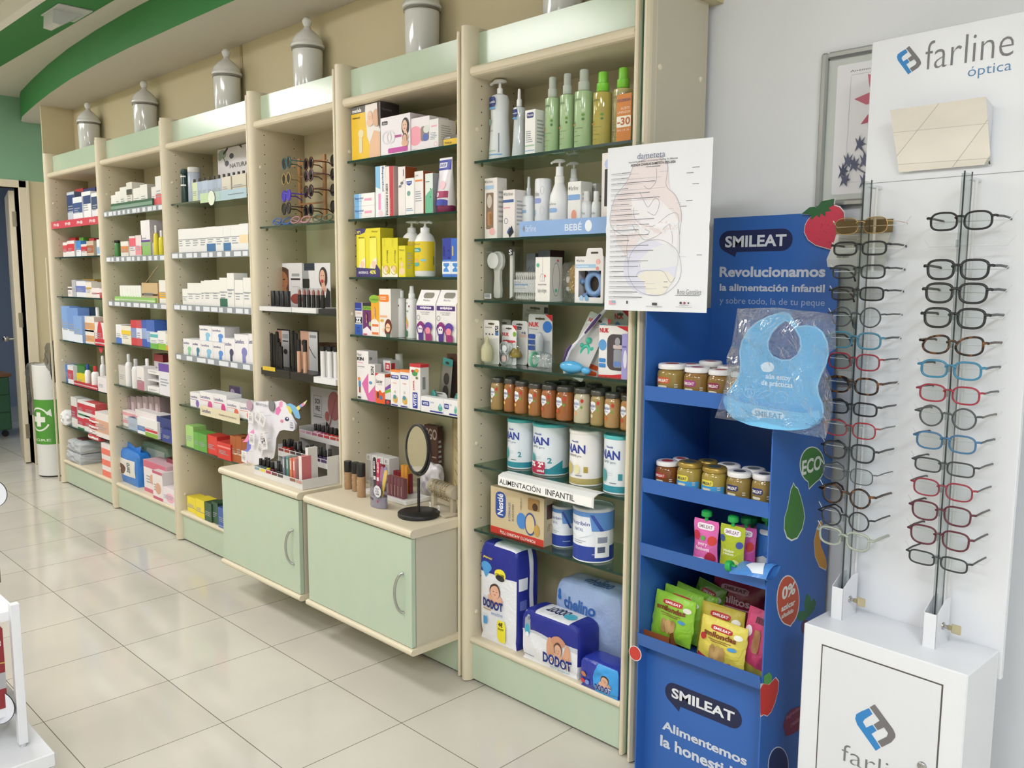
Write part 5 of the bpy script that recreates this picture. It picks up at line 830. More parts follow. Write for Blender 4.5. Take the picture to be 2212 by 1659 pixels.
# lipstick tray with cartons
X0 = xat(cp('G', 246, 0)[0], -.03, z)
t = thing('makeup_tray', 'low white tray full of red, orange and plum lip cartons', 'tray', (X0, -.03, z)); mb = MB(); mb.box(0, .30, 0, .13, 0, .018, '#e9e7e4', .002); mb.build('tray', t)
k = 0
for col, n_, xx, yy, hh, lb in (('#8c2832', 2, .055, .03, .115, 'dark red'), ('#7c2030', 5, .10, .09, .085, 'crimson'), ('#d8983c', 2, .16, .085, .12, 'amber'), ('#c88a34', 3, .135, .045, .075, 'ochre'), ('#7a4850', 5, .155, .015, .085, 'plum'), ('#b05a60', 1, .03, .04, .10, 'rose')):
    for j in range(n_):
        box_item('G', 0, 0, 0, z+.018, -.03+yy, .02, '%s lip cosmetic carton in the white tray, %s of its colour' % (lb, ORD[j]), dims=(X0+xx+j*.0225, .0205, hh), col=col, group='lip cartons in the white tray', slines=0, front=[('r', .2, .1, .35, .6, '#d8a8a0')], cat='lipstick')
# acrylic cup of nail files
X, R, h = geo('G', 270, 490, 1290, z, -.115)
t = thing('nail_file_cup', 'clear oval cup of emery boards with a round price tag', 'cup', (X, -.115, z)); R = .043
MB().lathe([(R, .0), (R, .115), (R*.97, .115), (R*.97, .003), (0, .003)], mat('#e8e8ee', .04, 0, 'clear'), 32, sy=.55, sx=1.15, cap=False).build('clear_cup', t)
mb = MB(); mb.lathe([(R*.96, .001), (R*.98, .004), (R*.98, .048), (0, .048)], mat('#a9a4b0', .35), 32, sy=.55, sx=1.15); mb.decor([('t', 'BETER', .08, .62, .45, .82, '#3a3a44', 0, .03), ('e', .75, .6, .05, .12, '#b03a50'), ('r', .1, .3, .5, .34, '#d0ccd6')], R*2, .046, lambda u, v, o: (-R+u, -.55*R*math.sqrt(max(.02, 1-((u-R)/(1.15*R))**2))-o, v+.002)); mb.build('base_band', t)
for i, (x, c, hh, a) in enumerate(((-.030, '#26262c', .15, -.03), (-.008, '#c8385c', .15, .04), (.012, '#a07088', .125, .15), (.026, '#8a84b0', .13, .25), (.032, '#d8b860', .12, .3))):
    mb = MB(); P = [(-.009, 0), (.009, 0), (.009, hh-.009)]+[(.009*math.cos(math.pi*q/6), hh-.009+.009*math.sin(math.pi*q/6)) for q in range(1, 6)]+[(-.009, hh-.009)]
    mb.prism(P, 0, .003, c, ax='y'); 
    if i < 2: mb.decor([('r', .1, .38, .9, .48, '#e9e6e6'), ('t', ['180', '220'][i], .2, .6, .8, .9, '#e8dfe4', 90, .02)], .018, hh, lambda u, v, o: (u-.009, -o, v))
    tag(mb.build('nail_file', M=Matrix.Translation((X+x, -.115-.004*i+.004, z+.05)) @ Matrix.Rotation(a, 4, 'Y')), '%s emery board standing in the oval cup' % ['black', 'pink', 'mauve', 'lavender', 'golden'][i], 'nail file')
q = MB(); q.lathe([(.026, 0), (.026, .001), (0, .001)], '#33333a', 28); q.lathe([(.0245, .0012), (0, .0013)], '#dddbe2', 28, cap=False); q.xf(Matrix.Rotation(math.pi/2, 4, 'X'))
q.decor([('t', 'Limas de', .2, .7, .8, .82, '#4a4a54'), ('t', 'uñas', .35, .58, .65, .68, '#4a4a54'), ('t', 'P.V.P.', .25, .4, .75, .54, '#3a3a44', 0, .02), ('t', '1.80€', .25, .2, .75, .35, '#3a3a44', 0, .02)], .048, .048, lambda u, v, o: (u-.024, -.0014-o, v-.024)); q.build('price_tag', t, loc=(.033, -.030, .075))
# round black mirror
P0 = at(*cp('G', 712, 1480), Z=z); BK = mat('#1b1b1c', .45)
t = thing('vanity_mirror', 'round black tabletop mirror on a disc base', 'mirror', (P0.x, P0.y, z), rz=0)
MB().lathe([(.081, 0), (.083, .003), (.083, .014), (.080, .017), (0, .017)], BK, 48).build('base', t)
MB().tube([(0, 0, .015), (0, 0, .15)], .0058, BK, 14).build('pole', t)
hM = .268; M_ = Matrix.Translation((0, 0, hM)) @ Matrix.Rotation(math.radians(-12), 4, 'Z') @ Matrix.Rotation(math.radians(90-4), 4, 'X')
mb = MB(); mb.lathe([(.094, -.008), (.097, -.006), (.097, .008), (.094, .010), (.089, .010), (.089, .0065), (.089, -.0055), (0, -.0055)], BK, 56); mb.xf(M_); mb.build('rim', t)
mb = MB(); mb.lathe([(.089, .0065), (0, .0066)], mat('#dfe3e4', .02, 1.0), 56, cap=False); mb.xf(M_); mb.build('looking_glass', t)
mb = MB(); pts = [Vector((.103*math.cos(math.radians(a)), .103*math.sin(math.radians(a)), 0)) for a in range(-180, 1, 12)]; mb.tube([M_ @ p for p in pts], .0045, BK, 8); mb.build('yoke', t)
# bracelet stand and necklace board
P1 = at(*cp('G', 980, 1500), Z=z); LIN = mat('#b9ae98', .9, 0, 'cloth')
XB_ = xat(cp('G', 660, 0)[0], .10, z); t = thing('bracelet_stand', 'linen covered bar stand hung with gold bracelets', 'display stand', (4.475, .035, z), rz=math.radians(-8))
MB().box(-.125, .095, -.06, .035, 0, .010, LIN, .002).build('base', t)
for x in (-.07, .07): MB().box(x-.009, x+.009, -.012, .006, .01, .072, LIN, .001).build('post', t)
q = MB(); q.lathe([(.0, 0), (.026, 0), (.027, .002), (.027, .178), (.026, .18), (0, .18)], LIN, 28); q.xf(Matrix.Translation((-.09, 0, .090)) @ Matrix.Rotation(math.pi/2, 4, 'Y')); q.build('bar', t)
GOLD = mat('#c9b078', .25, .9); SILV = mat('#d0cec8', .25, .9); rd = random.Random(3)
for i, x in enumerate((-.062, -.035, -.012, .012, .03, .045)):
    mb = MB(); r_ = .029; pts = [(x+.006*math.sin(a), -r_*math.sin(a)*1.0-.0, .090+r_*math.cos(a)*(1.0 if math.cos(a) > 0 else 1.45)) for a in [2*math.pi*k/28 for k in range(28)]]; mb.tube(pts, .0011, GOLD if i % 2 else SILV, 5, closed=True)
    for k in range(6): a = -.9+k*.35; mb.ball((x, -r_*math.sin(-a+1.57), .09+r_*math.cos(-a+1.57)), .0026, GOLD, 6)
    o = tag(mb.build('bracelet'), 'thin metal bracelet on the linen bar, %s from the left' % ORD[i], 'bracelet', 'bracelets on the linen bar'); o.matrix_basis = t.matrix_basis.copy()
    if i in (1, 4): q = MB(); q.box(x-.006, x+.006, -.046, -.0452, .014, .036, '#ecebe6'); q.decor([('t', 'OMY', .2, .3, .7, .8, '#3a3a3a', 90)], .012, .022, flat(-.046, x-.006, .014)); q.build('price_tag', o)
t = thing('necklace_board', 'pale gold necklace board with zigzag edges behind the bracelets', 'display stand', (4.44, .16, z), rz=math.radians(-6))
h = at(*cp('G', 960, 650), Y=.15).z-z; mb = MB(); GB = mat('#c9b789', .45); P = [(-.055, 0)]
for k in range(14): P += [(-.055+(.0 if k % 2 else -.006), h*k/14)]
P += [(-.055, h), (.13, h), (.13, 0)]
mb.prism(P, 0, .003, GB, ax='y'); mb.prism([(-.055, 0), (-.055, h), (-.066, h), (-.066, 0)], .0, .04, mat('#a8966c', .5), ax='y')
mb.decor([('p', [(.28, .88), (.28, 1), (.95, 1), (.95, .88), (.85, .83), (.62, .80), (.4, .83)], '#26241f'), ('t', 'MAROUT', .34, .88, .9, .93, '#b8a468', 0, .02), ('r', .45, .85, .8, .855, '#b8a468')], .185, h, flat(0, -.055)); mb.build('board', t)
for i in range(5):
    mb = MB(); zt = h*(.78-.13*i); n_ = 16; pts = [(-.045+.15*k/n_, -.003, zt-(.035+.008*i)*math.sin(math.pi*k/n_)) for k in range(n_+1)]; mb.tube(pts, .0009, GOLD, 5)
    mb.ball((pts[n_//2][0], -.004, pts[n_//2][2]-.004), .004, GOLD, 8)
    o = tag(mb.build('necklace'), 'fine gold necklace on the zigzag board, %s from the top' % ORD[i], 'necklace', 'necklaces on the gold board'); o.matrix_basis = t.matrix_basis.copy()
box_item('G', 760, 870, 720, z, .235, .03, 'brown printed box with white sketch lettering behind the mirror', col='#5c3c34', front=[('t', 'EGO', .1, .78, .95, .95, '#c8b8ac', 0, .02), ('r', .4, .5, .9, .52, '#b8a090'), ('r', 0, .5, .6, .6, '#6e1f28')])
X = xat(cp('G', 815, 0)[0], .17, z); tag(softpack(.11, .04, .13, mat('#e6e2e6', .15, 0, 'crinkle'), .012, seed=9, amp=.006).build('white_pouch', loc=(X, .175, z)), 'glossy white plastic pouch leaning behind the mirror', 'bag')
# ================================================================= blue cardboard display
BLU = mat('#2f62ae', .38); BLU2 = mat('#2a58a0', .4); XL, XR, YF, YK = 5.516, 5.941, -.07, .305
FL = [1.2185, .936, .736, .447]     # shelf floors
t = thing('cardboard_display', 'blue cardboard floor display with four lipped shelves of baby food', 'display stand', (XL, YF, 0)); W_ = XR-XL; D_ = YK-YF
mb = MB(); mb.box(0, .004, 0, D_, 0, 1.485, BLU); mb.build('side_panel', t)
mb = MB(); mb.box(W_-.004, W_, 0, D_, 0, 1.30, BLU)
def pxp(c, pts, X=None, Y=None): return [at(*cp(c, *p), X=X, Y=Y) for p in pts]
def dec_side(c, pts, col, o):      # flat sticker on the right side panel
    P = pxp(c, pts, X=XR); mb.add([(W_+.0004+o*.0003, p.y-YF, p.z) for p in P], [tuple(range(len(P)))], col)
def el(cx, cy, rx, ry, n=22, a0=0): return [(cx+rx*math.cos(a0+2*math.pi*i/n), cy+ry*math.sin(a0+2*math.pi*i/n)) for i in range(n)]
def bub(cx, cy, rx, ry, tx, ty, g=.35): return [(cx+rx*math.cos(a), cy+ry*math.sin(a)) for a in [g+math.pi/2+(2*math.pi-2*g)*i/24 for i in range(25)]]+[(tx, ty)]
dec_side('Q', bub(1635, 432, 113, 165, 1605, 655), '#e6e8e0', 0); dec_side('Q', bub(1635, 432, 105, 156, 1606, 640), '#3f7a34', 1)
def stext(s_, c, x0, y0, x1, y1, o=2, col='#e8ece4', bold=.03):   # text on the side panel: left top, right, letter height y1-y0
    a = at(*cp(c, x0, y0), X=XR); b = at(*cp(c, x0, y1), X=XR); b = Vector((b.x, at(*cp(c, x1, y1), X=XR).y, b.z)); vs, fs = text_mesh(s_, bold)
    mb.add([(W_+.0004+o*.0003, a.y-YF+(b.y-a.y)*u, b.z+(a.z-b.z)*v) for u, v in vs], fs, col)
stext('ECO', 'Q', 1545, 395, 1710, 528)
PEAR = [(1468, 600), (1482, 632), (1505, 650), (1530, 720), (1555, 820), (1565, 900), (1545, 1000), (1500, 1080), (1450, 1100), (1410, 1075), (1385, 1000), (1390, 900), (1412, 830), (1430, 740), (1445, 655), (1458, 630)]
def grow(P, k): cx = sum(p[0] for p in P)/len(P); cy = sum(p[1] for p in P)/len(P); return [(cx+(x-cx)*k, cy+(y-cy)*k) for x, y in P]
dec_side('Q', grow(PEAR, 1.06), '#dfe6da', 0); dec_side('Q', PEAR, '#417a33', 1)
BAN = [(1715, 935), (1727, 960), (1707, 1060), (1712, 1150), (1755, 1262), (1765, 1330), (1755, 1368), (1700, 1340), (1662, 1250), (1652, 1120), (1675, 1010), (1702, 950)]
dec_side('Q', grow(BAN, 1.05), '#e4dcc4', 0); dec_side('Q', BAN, '#cf9333', 1)
dec_side('R', bub(1308, 350, 90, 198, 1328, 556), '#e4dcd4', 0); dec_side('R', bub(1308, 350, 84, 188, 1326, 545), '#c4573a', 1)
stext('0%', 'R', 1262, 250, 1360, 350); stext('azúcar', 'R', 1256, 395, 1358, 440); stext('añadido', 'R', 1256, 458, 1346, 494)
dec_side('R', [(1378, 480), (1385, 445), (1420, 430), (1440, 440), (1436, 360), (1455, 295), (1480, 320), (1488, 360), (1510, 335), (1528, 365), (1515, 420), (1475, 470), (1430, 510), (1395, 510)], '#2f6b3c', 0)
dec_side('R', el(1445, 560, 34, 60), '#5c3348', 1)
AP = [(1112, 1002), (1160, 1008), (1210, 955), (1233, 985), (1228, 1060), (1205, 1150), (1175, 1220), (1145, 1250), (1118, 1238), (1095, 1250), (1075, 1225), (1070, 1120), (1085, 1040)]
AP = [(max(x, 1092), y) for x, y in AP]
dec_side('R', grow(AP, 1.05)[:9]+[(1092, 1262), (1092, 1000)], '#e8dcdc', 0); dec_side('R', AP, '#c9392e', 1); dec_side('R', [(1118, 1000), (1116, 940), (1160, 910), (1182, 940), (1180, 985), (1150, 1005)], '#5aa04a', 2)
dec_side('R', [(1268, 1330), (1290, 1250), (1340, 1195), (1420, 1170), (1430, 1330), (1350, 1390), (1290, 1412)], '#7a2444', 1); stext('Ingredientes', 'R', 1292, 1250, 1440, 1290, col='#a86a80'); stext('reales', 'R', 1330, 1300, 1400, 1340, col='#a86a80')
dec_side('R', el(1232, 1640, 82, 150), '#cfd4e4', 0); dec_side('R', el(1232, 1640, 76, 142), '#1c2c5e', 1)
mb.build('side_panel', t)
# header board with printing
zh0, zh1 = at(1533, 742, Y=.285).z, at(1600, 468.5, Y=.285).z
mb = MB(); yh = .285-YF; mb.box(.002, W_-.002, yh, yh+.004, zh0-.12, zh1, BLU)
def on_plane(m, Y, pts, col, o, ox=XL, oy=YF): m.add([(p.x-ox, Y-oy-.0004-o*.0003, p.z) for p in pts], [tuple(range(len(pts)))], col)
def ptext(m, Y, s_, c, x0, y0, x1, y1, col='#cdd2dc', o=3, bold=0.0, ox=XL, oy=YF):   # x0,y0 = top-left pixel, x1,y1 = bottom-right pixel of the line of print
    a = at(*cp(c, x0, y0), Y=Y); b = at(*cp(c, x1, y1), Y=Y); za = at(*cp(c, x0, y1 if isinstance(y1, (int, float)) else 0), Y=Y)
    vs, fs = text_mesh(s_, bold); m.add([(a.x-ox+(b.x-a.x)*u, Y-oy-.0004-o*.0003, b.z+(a.z-b.z)*v) for u, v in vs], fs, col)
def wtext(m, Y, s_, X0, X1, z0, z1, col='#d6dae2', o=3, bold=0.0, ox=XL, oy=YF):
    vs, fs = text_mesh(s_, bold); m.add([(X0-ox+(X1-X0)*u, Y-oy-.0004-o*.0003, z0+(z1-z0)*v) for u, v in vs], fs, col)
def blob(m, Y, X0, X1, z0, z1, tail, col='#1a2350', o=1):
    r = (z1-z0)/2*.98; P = [(X1-r+r*math.cos(a), (z0+z1)/2+r*math.sin(a)) for a in [math.pi/2-math.pi*i/10 for i in range(11)]]+[tail[1], tail[0]]+[(X0+r+r*math.cos(a), (z0+z1)/2+r*math.sin(a)) for a in [-math.pi/2-.45-(math.pi-.45)*i/10 for i in range(11)]]
    m.add([(x-XL, Y-YF-.0004-o*.0003, z) for x, z in P], [tuple(range(len(P)))], col)
A_ = at(*cp('P', 595, 320), Y=.285); B_ = at(*cp('P', 1083, 300), Y=.285); T_ = at(*cp('P', 700, 415), Y=.285); zt = at(*cp('P', 760, 236), Y=.285).z; zb = at(*cp('P', 820, 380), Y=.285).z
blob(mb, .285, A_.x, B_.x, zb, zt, ((T_.x, T_.z), (T_.x+.005, zb)))
a = at(*cp('P', 637, 275), Y=.285); b = at(*cp('P', 1040, 345), Y=.285); wtext(mb, .285, 'SMILEAT', a.x, b.x, at(*cp('P', 640, 353), Y=.285).z, at(*cp('P', 640, 277), Y=.285).z, bold=.03)
for s_, x0, x1, y0, y1, bo in (('Revolucionamos', 600, 1303, 480, 548, .035), ('la alimentación infantil', 600, 1298, 592, 640, .03), ('y sobre todo, la de tu peque', 600, 1298, 682, 735, .0)):
    wtext(mb, .285, s_, at(*cp('P', x0, y0), Y=.285).x, at(*cp('P', x1, y0), Y=.285).x, at(*cp('P', x0, y1), Y=.285).z, at(*cp('P', x0, y0), Y=.285).z, bold=bo, col='#c3cad8' if bo else '#9fb0cc')
mb.build('header_board', t)
# strawberry cut-out glued to the header corner
SB = [(1180, 175), (1165, 205), (1160, 250), (1185, 300), (1235, 335), (1290, 350), (1340, 365), (1362, 355), (1375, 310), (1395, 260), (1420, 180), (1418, 120), (1390, 85), (1340, 70), (1290, 80), (1230, 115)]
LF = [(1140, 130), (1195, 85), (1225, 82), (1243, 88), (1275, 45), (1358, 28), (1352, 70), (1320, 90), (1340, 110), (1300, 115), (1298, 148), (1270, 125), (1262, 155), (1240, 138), (1210, 168), (1200, 135), (1150, 130)]
mb = MB(); Y = .272
for pts, y0, y1, c_ in ((grow(SB, 1.05), .0035, .0045, '#e9e6e4'), (grow(LF, 1.06), .0035, .0045, '#e9e6e4'), (SB, .0, .0035, '#c2324c'), (LF, -.001, 0, '#1f5a2e')):
    P = [at(*cp('P', *p), Y=Y) for p in pts]; mb.prism([(p.x-XL, p.z) for p in P], Y-YF+y0, Y-YF+y1, c_, ax='y')
rd = random.Random(2)
for k in range(14):
    p = at(*cp('P', 1190+rd.random()*190, 150+rd.random()*170), Y=Y); mb.decor([('e', 0, 0, .0011, .0022, '#7c1e34')], 1, 1, flat(Y-YF, p.x-XL, p.z))
mb.build('strawberry_cutout', t)
# back, inner liner and shelves
mb = MB(); mb.box(.004, W_-.004, D_-.004, D_, 0, 1.30, BLU2); mb.build('back_panel', t)
for k, zf in enumerate(FL):
    mb = MB(); mb.box(.004, W_-.004, .002, D_-.004, zf-.003, zf, BLU2); s_ = mb.build('shelf', t)
    mb = MB(); e = .012 if k > 1 else .004; mb.prism([(.002, zf-.003), (-e, zf+.042), (-e+.003, zf+.042), (.005, zf)], .004, W_-.004, BLU, ax='x'); mb.build('lip', s_)
mb = MB(); Yp = YF+.045; mb.box(.004, W_-.004, .045, .048, 0, FL[3]-.003, BLU)
a = at(*cp('R', 350, 1060), Y=Yp); b = at(*cp('R', 950, 1270), Y=Yp); c1 = at(*cp('R', 430, 1000), Y=Yp); 
lx0 = at(*cp('R', 402, 1080), Y=Yp).x; lx1 = at(*cp('R', 893, 1250), Y=Yp).x; lz0 = at(*cp('R', 410, 1108), Y=Yp).z; lz1 = at(*cp('R', 425, 1036), Y=Yp).z
dz_ = lz1-lz0; blob(mb, Yp, a.x, b.x, lz0-dz_*.62, lz1+dz_*.5, ((lx0+.028, lz0-dz_*1.15), (lx0+.032, lz0-dz_*.6)), col='#171f45')
wtext(mb, Yp, 'SMILEAT', lx0, lx1, lz0, lz1, bold=.03, col='#dfe2e6')
for s_, x0, x1, y0, y1 in (('Alimentemos', 330, 990, 1283, 1352), ('la honestidad', 315, 1010, 1395, 1482)):
    wtext(mb, Yp, s_, at(*cp('R', x0, y0), Y=Yp).x, at(*cp('R', x1, y0+300), Y=Yp).x, at(*cp('R', x0, y1), Y=Yp).z, at(*cp('R', x0, y0), Y=Yp).z, bold=.03, col='#ccd3de')
mb.build('front_panel', t)
mb = MB(); mb.decor([('e', 0, 0, .024, .024, '#e8e4e0'), ('e', 0, 0, .022, .022, '#c23a30')], 1, 1, flat(.0, 0, .455)); mb.prism([(.0+.024*math.cos(i*.3), .455+.024*math.sin(i*.3)) for i in range(21)], 0, .001, '#e8e4e0', ax='y'); mb.build('round_sticker', t, loc=(-.006, -.004, -.04))
# --- jars on the display
def logo_j(pc, tc='#ece8e2', blob_c=None): return [('R', .39, .62, .57, .9, .4, pc), ('t', 'SMILEAT', .405, .68, .555, .82, tc, 0, .03), ('R', .42, .40, .54, .52, .4, '#e6e2cc'), ('r', .62, .55, .66, .6, '#d8d4c4'), ('r', .62, .45, .66, .5, '#d8d4c4')]
def djar(c, x0, x1, yt, k, Yc, label, food, pc, lidc='#e3e0e0', lt='#b04030', tc='#ece8e2', extra=()):
    return jar(c, x0, x1, yt, FL[k]+.0005, Yc, label, food, lid=lidc, prims=list(extra)+logo_j(pc, tc), lidtop=lt, lz=(.1, .7), group=None)
djar('P', 180, 372, 1119, 0, -.012, 'white-lidded puree jar with an orange badge, leftmost on the top display shelf', '#8f7840', '#c4562e')
djar('P', 355, 532, 1143, 0, -.012, 'white-lidded puree jar with a magenta badge on the top display shelf', '#8a6a3a', '#a03a86', lt='#a03a5a')
djar('P', 512, 688, 1160, 0, -.012, 'white-lidded puree jar with a plum badge on the top display shelf', '#8a6c3c', '#8a2450')
djar('P', 660, 835, 1175, 0, -.012, 'white-lidded puree jar half hidden by the bib bag', '#a8804a', '#d08040')
for i, (x0, x1, yt, lt) in enumerate(((325, 480, 1122, '#b04030'), (448, 612, 1103, '#a83c28'), (570, 735, 1136, '#6c3a8c'))): djar('P', x0, x1, yt, 0, .055+.02*(i == 1), 'back-row jar on the top display shelf, %s' % ['left', 'middle, red lid print', 'right, purple lid print'][i], '#84683a', '#8a2450', lt=lt)
djar('Q', 228, 436, 390, 1, -.012, 'dark red puree jar with white lid, leftmost on the second display shelf', '#7c4a26', '#b03028', lt='#c4343a')
for i, (x0, x1, yt) in enumerate(((420, 645, 398), (640, 868, 442))): djar('Q', x0, x1, yt, 1, -.012, 'gold-lidded jar with blue label and yellow badge, %s of the two' % ['left', 'right'][i], '#a08c44', '#e8d84c', lidc='#a98e45', lt='#3c4a54', tc='#2a3a4a', extra=[('r', .3, .0, .72, .62, '#4aa2dc'), ('o', .46, .3, .04, .12, .004, '#2a6ab4')])
for i, (x0, x1, yt) in enumerate(((860, 1090, 483), (1085, 1300, 506))): djar('Q', x0, x1, yt, 1, -.012, 'white-lidded jar with a navy badge, %s one of the right-hand front pair' % ['left', 'right'][i], '#8c7640', '#26306c', lt='#4a5058')
for i, (x0, x1, yt, lc_) in enumerate(((375, 530, 369, '#e3e0e0'), (600, 785, 387, '#a98e45'), (768, 990, 420, '#e3e0e0'), (988, 1215, 458, '#e3e0e0'))): djar('Q', x0, x1, yt, 1, .06, 'jar in the back row of the second display shelf, %s from the left' % ORD[i], '#84703c', '#26306c', lidc=lc_, lt=['#c4343a', '#3c4a54', '#6a7078', '#6a7078'][i])
# --- pouches
def pouch(X, Y, z, w, h, col, cap, label, prims=(), M=None):
    t = thing('food_pouch', label, 'pouch', M=M or Matrix.Translation((X+w/2, Y, z)))
    mb = MB(); n = 12; V = []
    for sgn in (-1, 1):
        for j in range(n+1):
            for i in range(n+1):
                u, v = i/n*2-1, j/n; th_ = .022*(1-abs(u)**2.2)*(1-v)**.75*(.25+.75*min(1, v*8+.6)); ww = w/2*(1-.10*math.sin(math.pi*v)**2)*(1 if v < .9 else 1-1.2*(v-.9)**1.3); V.append((u*ww, sgn*th_, v*h))
    m = mat(col, .25, 0, 'crinkle'); N = (n+1)**2
    mb.add(V[:N], [(j*(n+1)+i, j*(n+1)+i+1, (j+1)*(n+1)+i+1, (j+1)*(n+1)+i) for i in range(n) for j in range(n)], m, True)
    mb.add(V[N:], [(j*(n+1)+i+1, j*(n+1)+i, (j+1)*(n+1)+i, (j+1)*(n+1)+i+1) for i in range(n) for j in range(n)], m, True)
    def f(u, v, o): q = u*2-1; return (q*w/2*(1-.10*math.sin(math.pi*v)**2), -.022*(1-min(1, abs(q))**2.2)*max(0, 1-v)**.75-o, v*h)
    mb.decor(prims, 1, 1, f, cols=12, t0=.001); mb.build('pouch', t)
    q = MB(); q.lathe([(.0055, 0), (.0055, .012), (.014, .013), (.016, .016), (.015, .028), (.010, .032), (0, .033)], cap, 20); q.build('screw_cap', t, loc=(.0, 0, h-.002)); return t
def at_sh(c, x0, x1, yt, z, Y): a_ = xat(cp(c, x0, yt)[0], Y, z); w_, h_ = wh(c, x0, x1, yt, z, Y); return a_, w_, h_
SL = [('R', .18, .80, .84, .93, .5, '#efe9ee'), ('t', 'SMILEAT', .24, .83, .78, .90, '#8a6a80', 0, .02)]
z = FL[2]
X_, w, h = at_sh('Q', 565, 790, 895, z, -.03); pouch(X_, -.03, z, w, h, '#d667ac', '#1fa04a', 'pink fruit pouch with raspberries and a green cap', SL+[('p', [(0, 0), (1, 0), (1, .16), (.5, .24), (0, .18)], '#eee6ea'), ('e', .16, .66, .15, .1, '#c02c44'), ('e', .82, .6, .17, .1, '#cc3a34'), ('e', .78, .24, .18, .12, '#a81e3a'), ('e', .46, .63, .1, .05, '#5aa04a'), ('t', 'yogur y', .26, .46, .66, .53, '#f2e2ee', 0, .02), ('t', 'frambuesa', .16, .38, .76, .45, '#f2e2ee', 0, .02), ('e', .3, .12, .07, .04, '#b05ac0')])
X_, w, h = at_sh('Q', 800, 1025, 945, z, -.035); pouch(X_, -.035, z, w, h, '#a5b32c', '#1fa04a', 'lime green fruit pouch with an avocado half and a green cap', SL+[('p', [(0, 0), (1, 0), (1, .1), (.5, .2), (0, .18)], '#e9e9de'), ('e', .12, .72, .12, .07, '#34508c'), ('e', .85, .64, .13, .07, '#3c4c9c'), ('e', .72, .2, .2, .15, '#cdd88a'), ('e', .68, .18, .09, .08, '#8a4a24'), ('t', 'arándano', .2, .48, .68, .54, '#eef0d0', 0, .02), ('t', 'y aguacate', .2, .41, .68, .47, '#eef0d0', 0, .02), ('e', .3, .08, .08, .04, '#8aa03c')])
for i, (x0, Y) in enumerate(((930, .01), (985, .05), (1045, .09))):
    X_, w, h = at_sh('Q', x0, x0+195, 960, z, Y); pouch(X_, Y, z, w, h, '#c85aa2', '#1fa04a', 'pink fruit pouch in the file behind the lime one, %s' % ORD[i], SL+[('e', .8, .6, .16, .1, '#cc3a34'), ('e', .78, .2, .2, .12, '#a81e3a'), ('p', [(0, 0), (1, 0), (1, .1), (0, .16)], '#eee6ea')])
for i, (x0, Y) in enumerate(((1120, .04), (1135, .09))):
    X_, w, h = at_sh('Q', x0, x0+185, 945, z, Y); pouch(X_, Y, z, w, h, '#3a78c8', '#1fa04a', 'blue fruit pouch standing at the right end, %s' % ['front', 'back'][i], [('p', [(0, 0), (1, 0), (1, .3), (.5, .4), (0, .3)], '#dfe8f2'), ('R', .2, .8, .8, .9, .5, '#e6ecf4')])
c0 = at(*cp('Q', 905, 1405), Y=-.105); MX = Matrix.Translation(c0) @ Matrix.Rotation(math.radians(90), 4, 'Y') @ Matrix.Rotation(math.radians(0), 4, 'Z')
pouch(0, 0, 0, .085, .115, '#4f8cd4', '#1fa04a', 'blue pouch with green cap lying over the lip of the third display shelf', [('p', [(.1, .1), (.9, .3), (.9, .6), (.5, .7), (.1, .4)], '#e4ecf6')], M=Matrix.Translation((c0.x+.110, -.072, FL[2]+.053)) @ Matrix.Rotation(math.radians(-96), 4, 'Y') @ Matrix.Rotation(math.radians(78), 4, 'Z'))
# --- snack bags
def bag(c, x0, x1, yt, z, Y, col, label, prims, lean=.12, roll=0.0, zo=0.0, d=.03, seed=1):
    X_, w, h = at_sh(c, x0, x1, yt, z+zo, Y); m = mat(col, .3, 0, 'crinkle')
    mb = softpack(w, .004, h, m, b=d/2, prims=prims, seed=seed, amp=.003, bs=.04)
    mb.box(-w/2, w/2, -.001, .001, -.002, .008, m); mb.box(-w/2, w/2, -.001, .001, h-.008, h+.004, m)
    return tag(mb.build('snack_bag', M=Matrix.Translation((X_+w/2, Y, z+zo)) @ Matrix.Rotation(-lean, 4, 'X') @ Matrix.Rotation(roll, 4, 'Y')), label, 'snack bag')
z = FL[3]
def smil(bc, tc='#7a3a1c'): return [('R', .26, .80, .74, .91, .5, '#b3262c'), ('t', 'SMILEAT', .32, .83, .70, .88, '#f2e6e2', 0, .03), ('t', 'smilondas', .12, .66, .84, .78, tc, 0, .04), ('r', .24, .60, .74, .615, '#8a5a34'), ('r', .3, .56, .68, .575, '#8a5a34'), ('e', .86, .8, .09, .06, '#e8e6d8')]+[('R', .30+.11*i, .16, .42+.11*i, .50, .4, ['#b08c58', '#c09c66', '#b08c58'][i]) for i in range(3)]+[('e', .78, .52, .09, .04, '#4a90c8')]
x0_, w, _h = at_sh('R', 172, 600, 560, z, -.04)
tt = thing('snack_tray', 'open orange brown carton tray holding the green snack bags', 'tray', (x0_, -.045, z)); BRN = mat('#8c4a26', .6); w = .105
for nm, a_ in (('wall', (0, w, 0, .0015, 0, .042)), ('wall', (w-.0015, w, 0, .16, 0, .055)), ('wall', (0, .0015, 0, .16, 0, .055)), ('tray_floor', (0, w, 0, .16, 0, .0015))): MB().box(*a_, BRN).build(nm, tt)
bag('R', 240, 545, 275, z, -.012, '#8fc43a', 'bright green snack bag in front in the carton tray', smil(0), roll=.05, zo=.018, seed=2)
bag('R', 305, 600, 232, z, .022, '#7fb434', 'second green snack bag in the carton tray', smil(0), roll=.05, zo=.018, seed=3)
bag('R', 375, 690, 220, z, .055, '#77ac30', 'third green snack bag in the carton tray', smil(0), roll=.12, zo=.018, seed=4)
bag('R', 505, 725, 175, z, .10, '#5c8c2c', 'green snack bag at the very back of the carton tray', smil(0), roll=.2, zo=.018, seed=5)
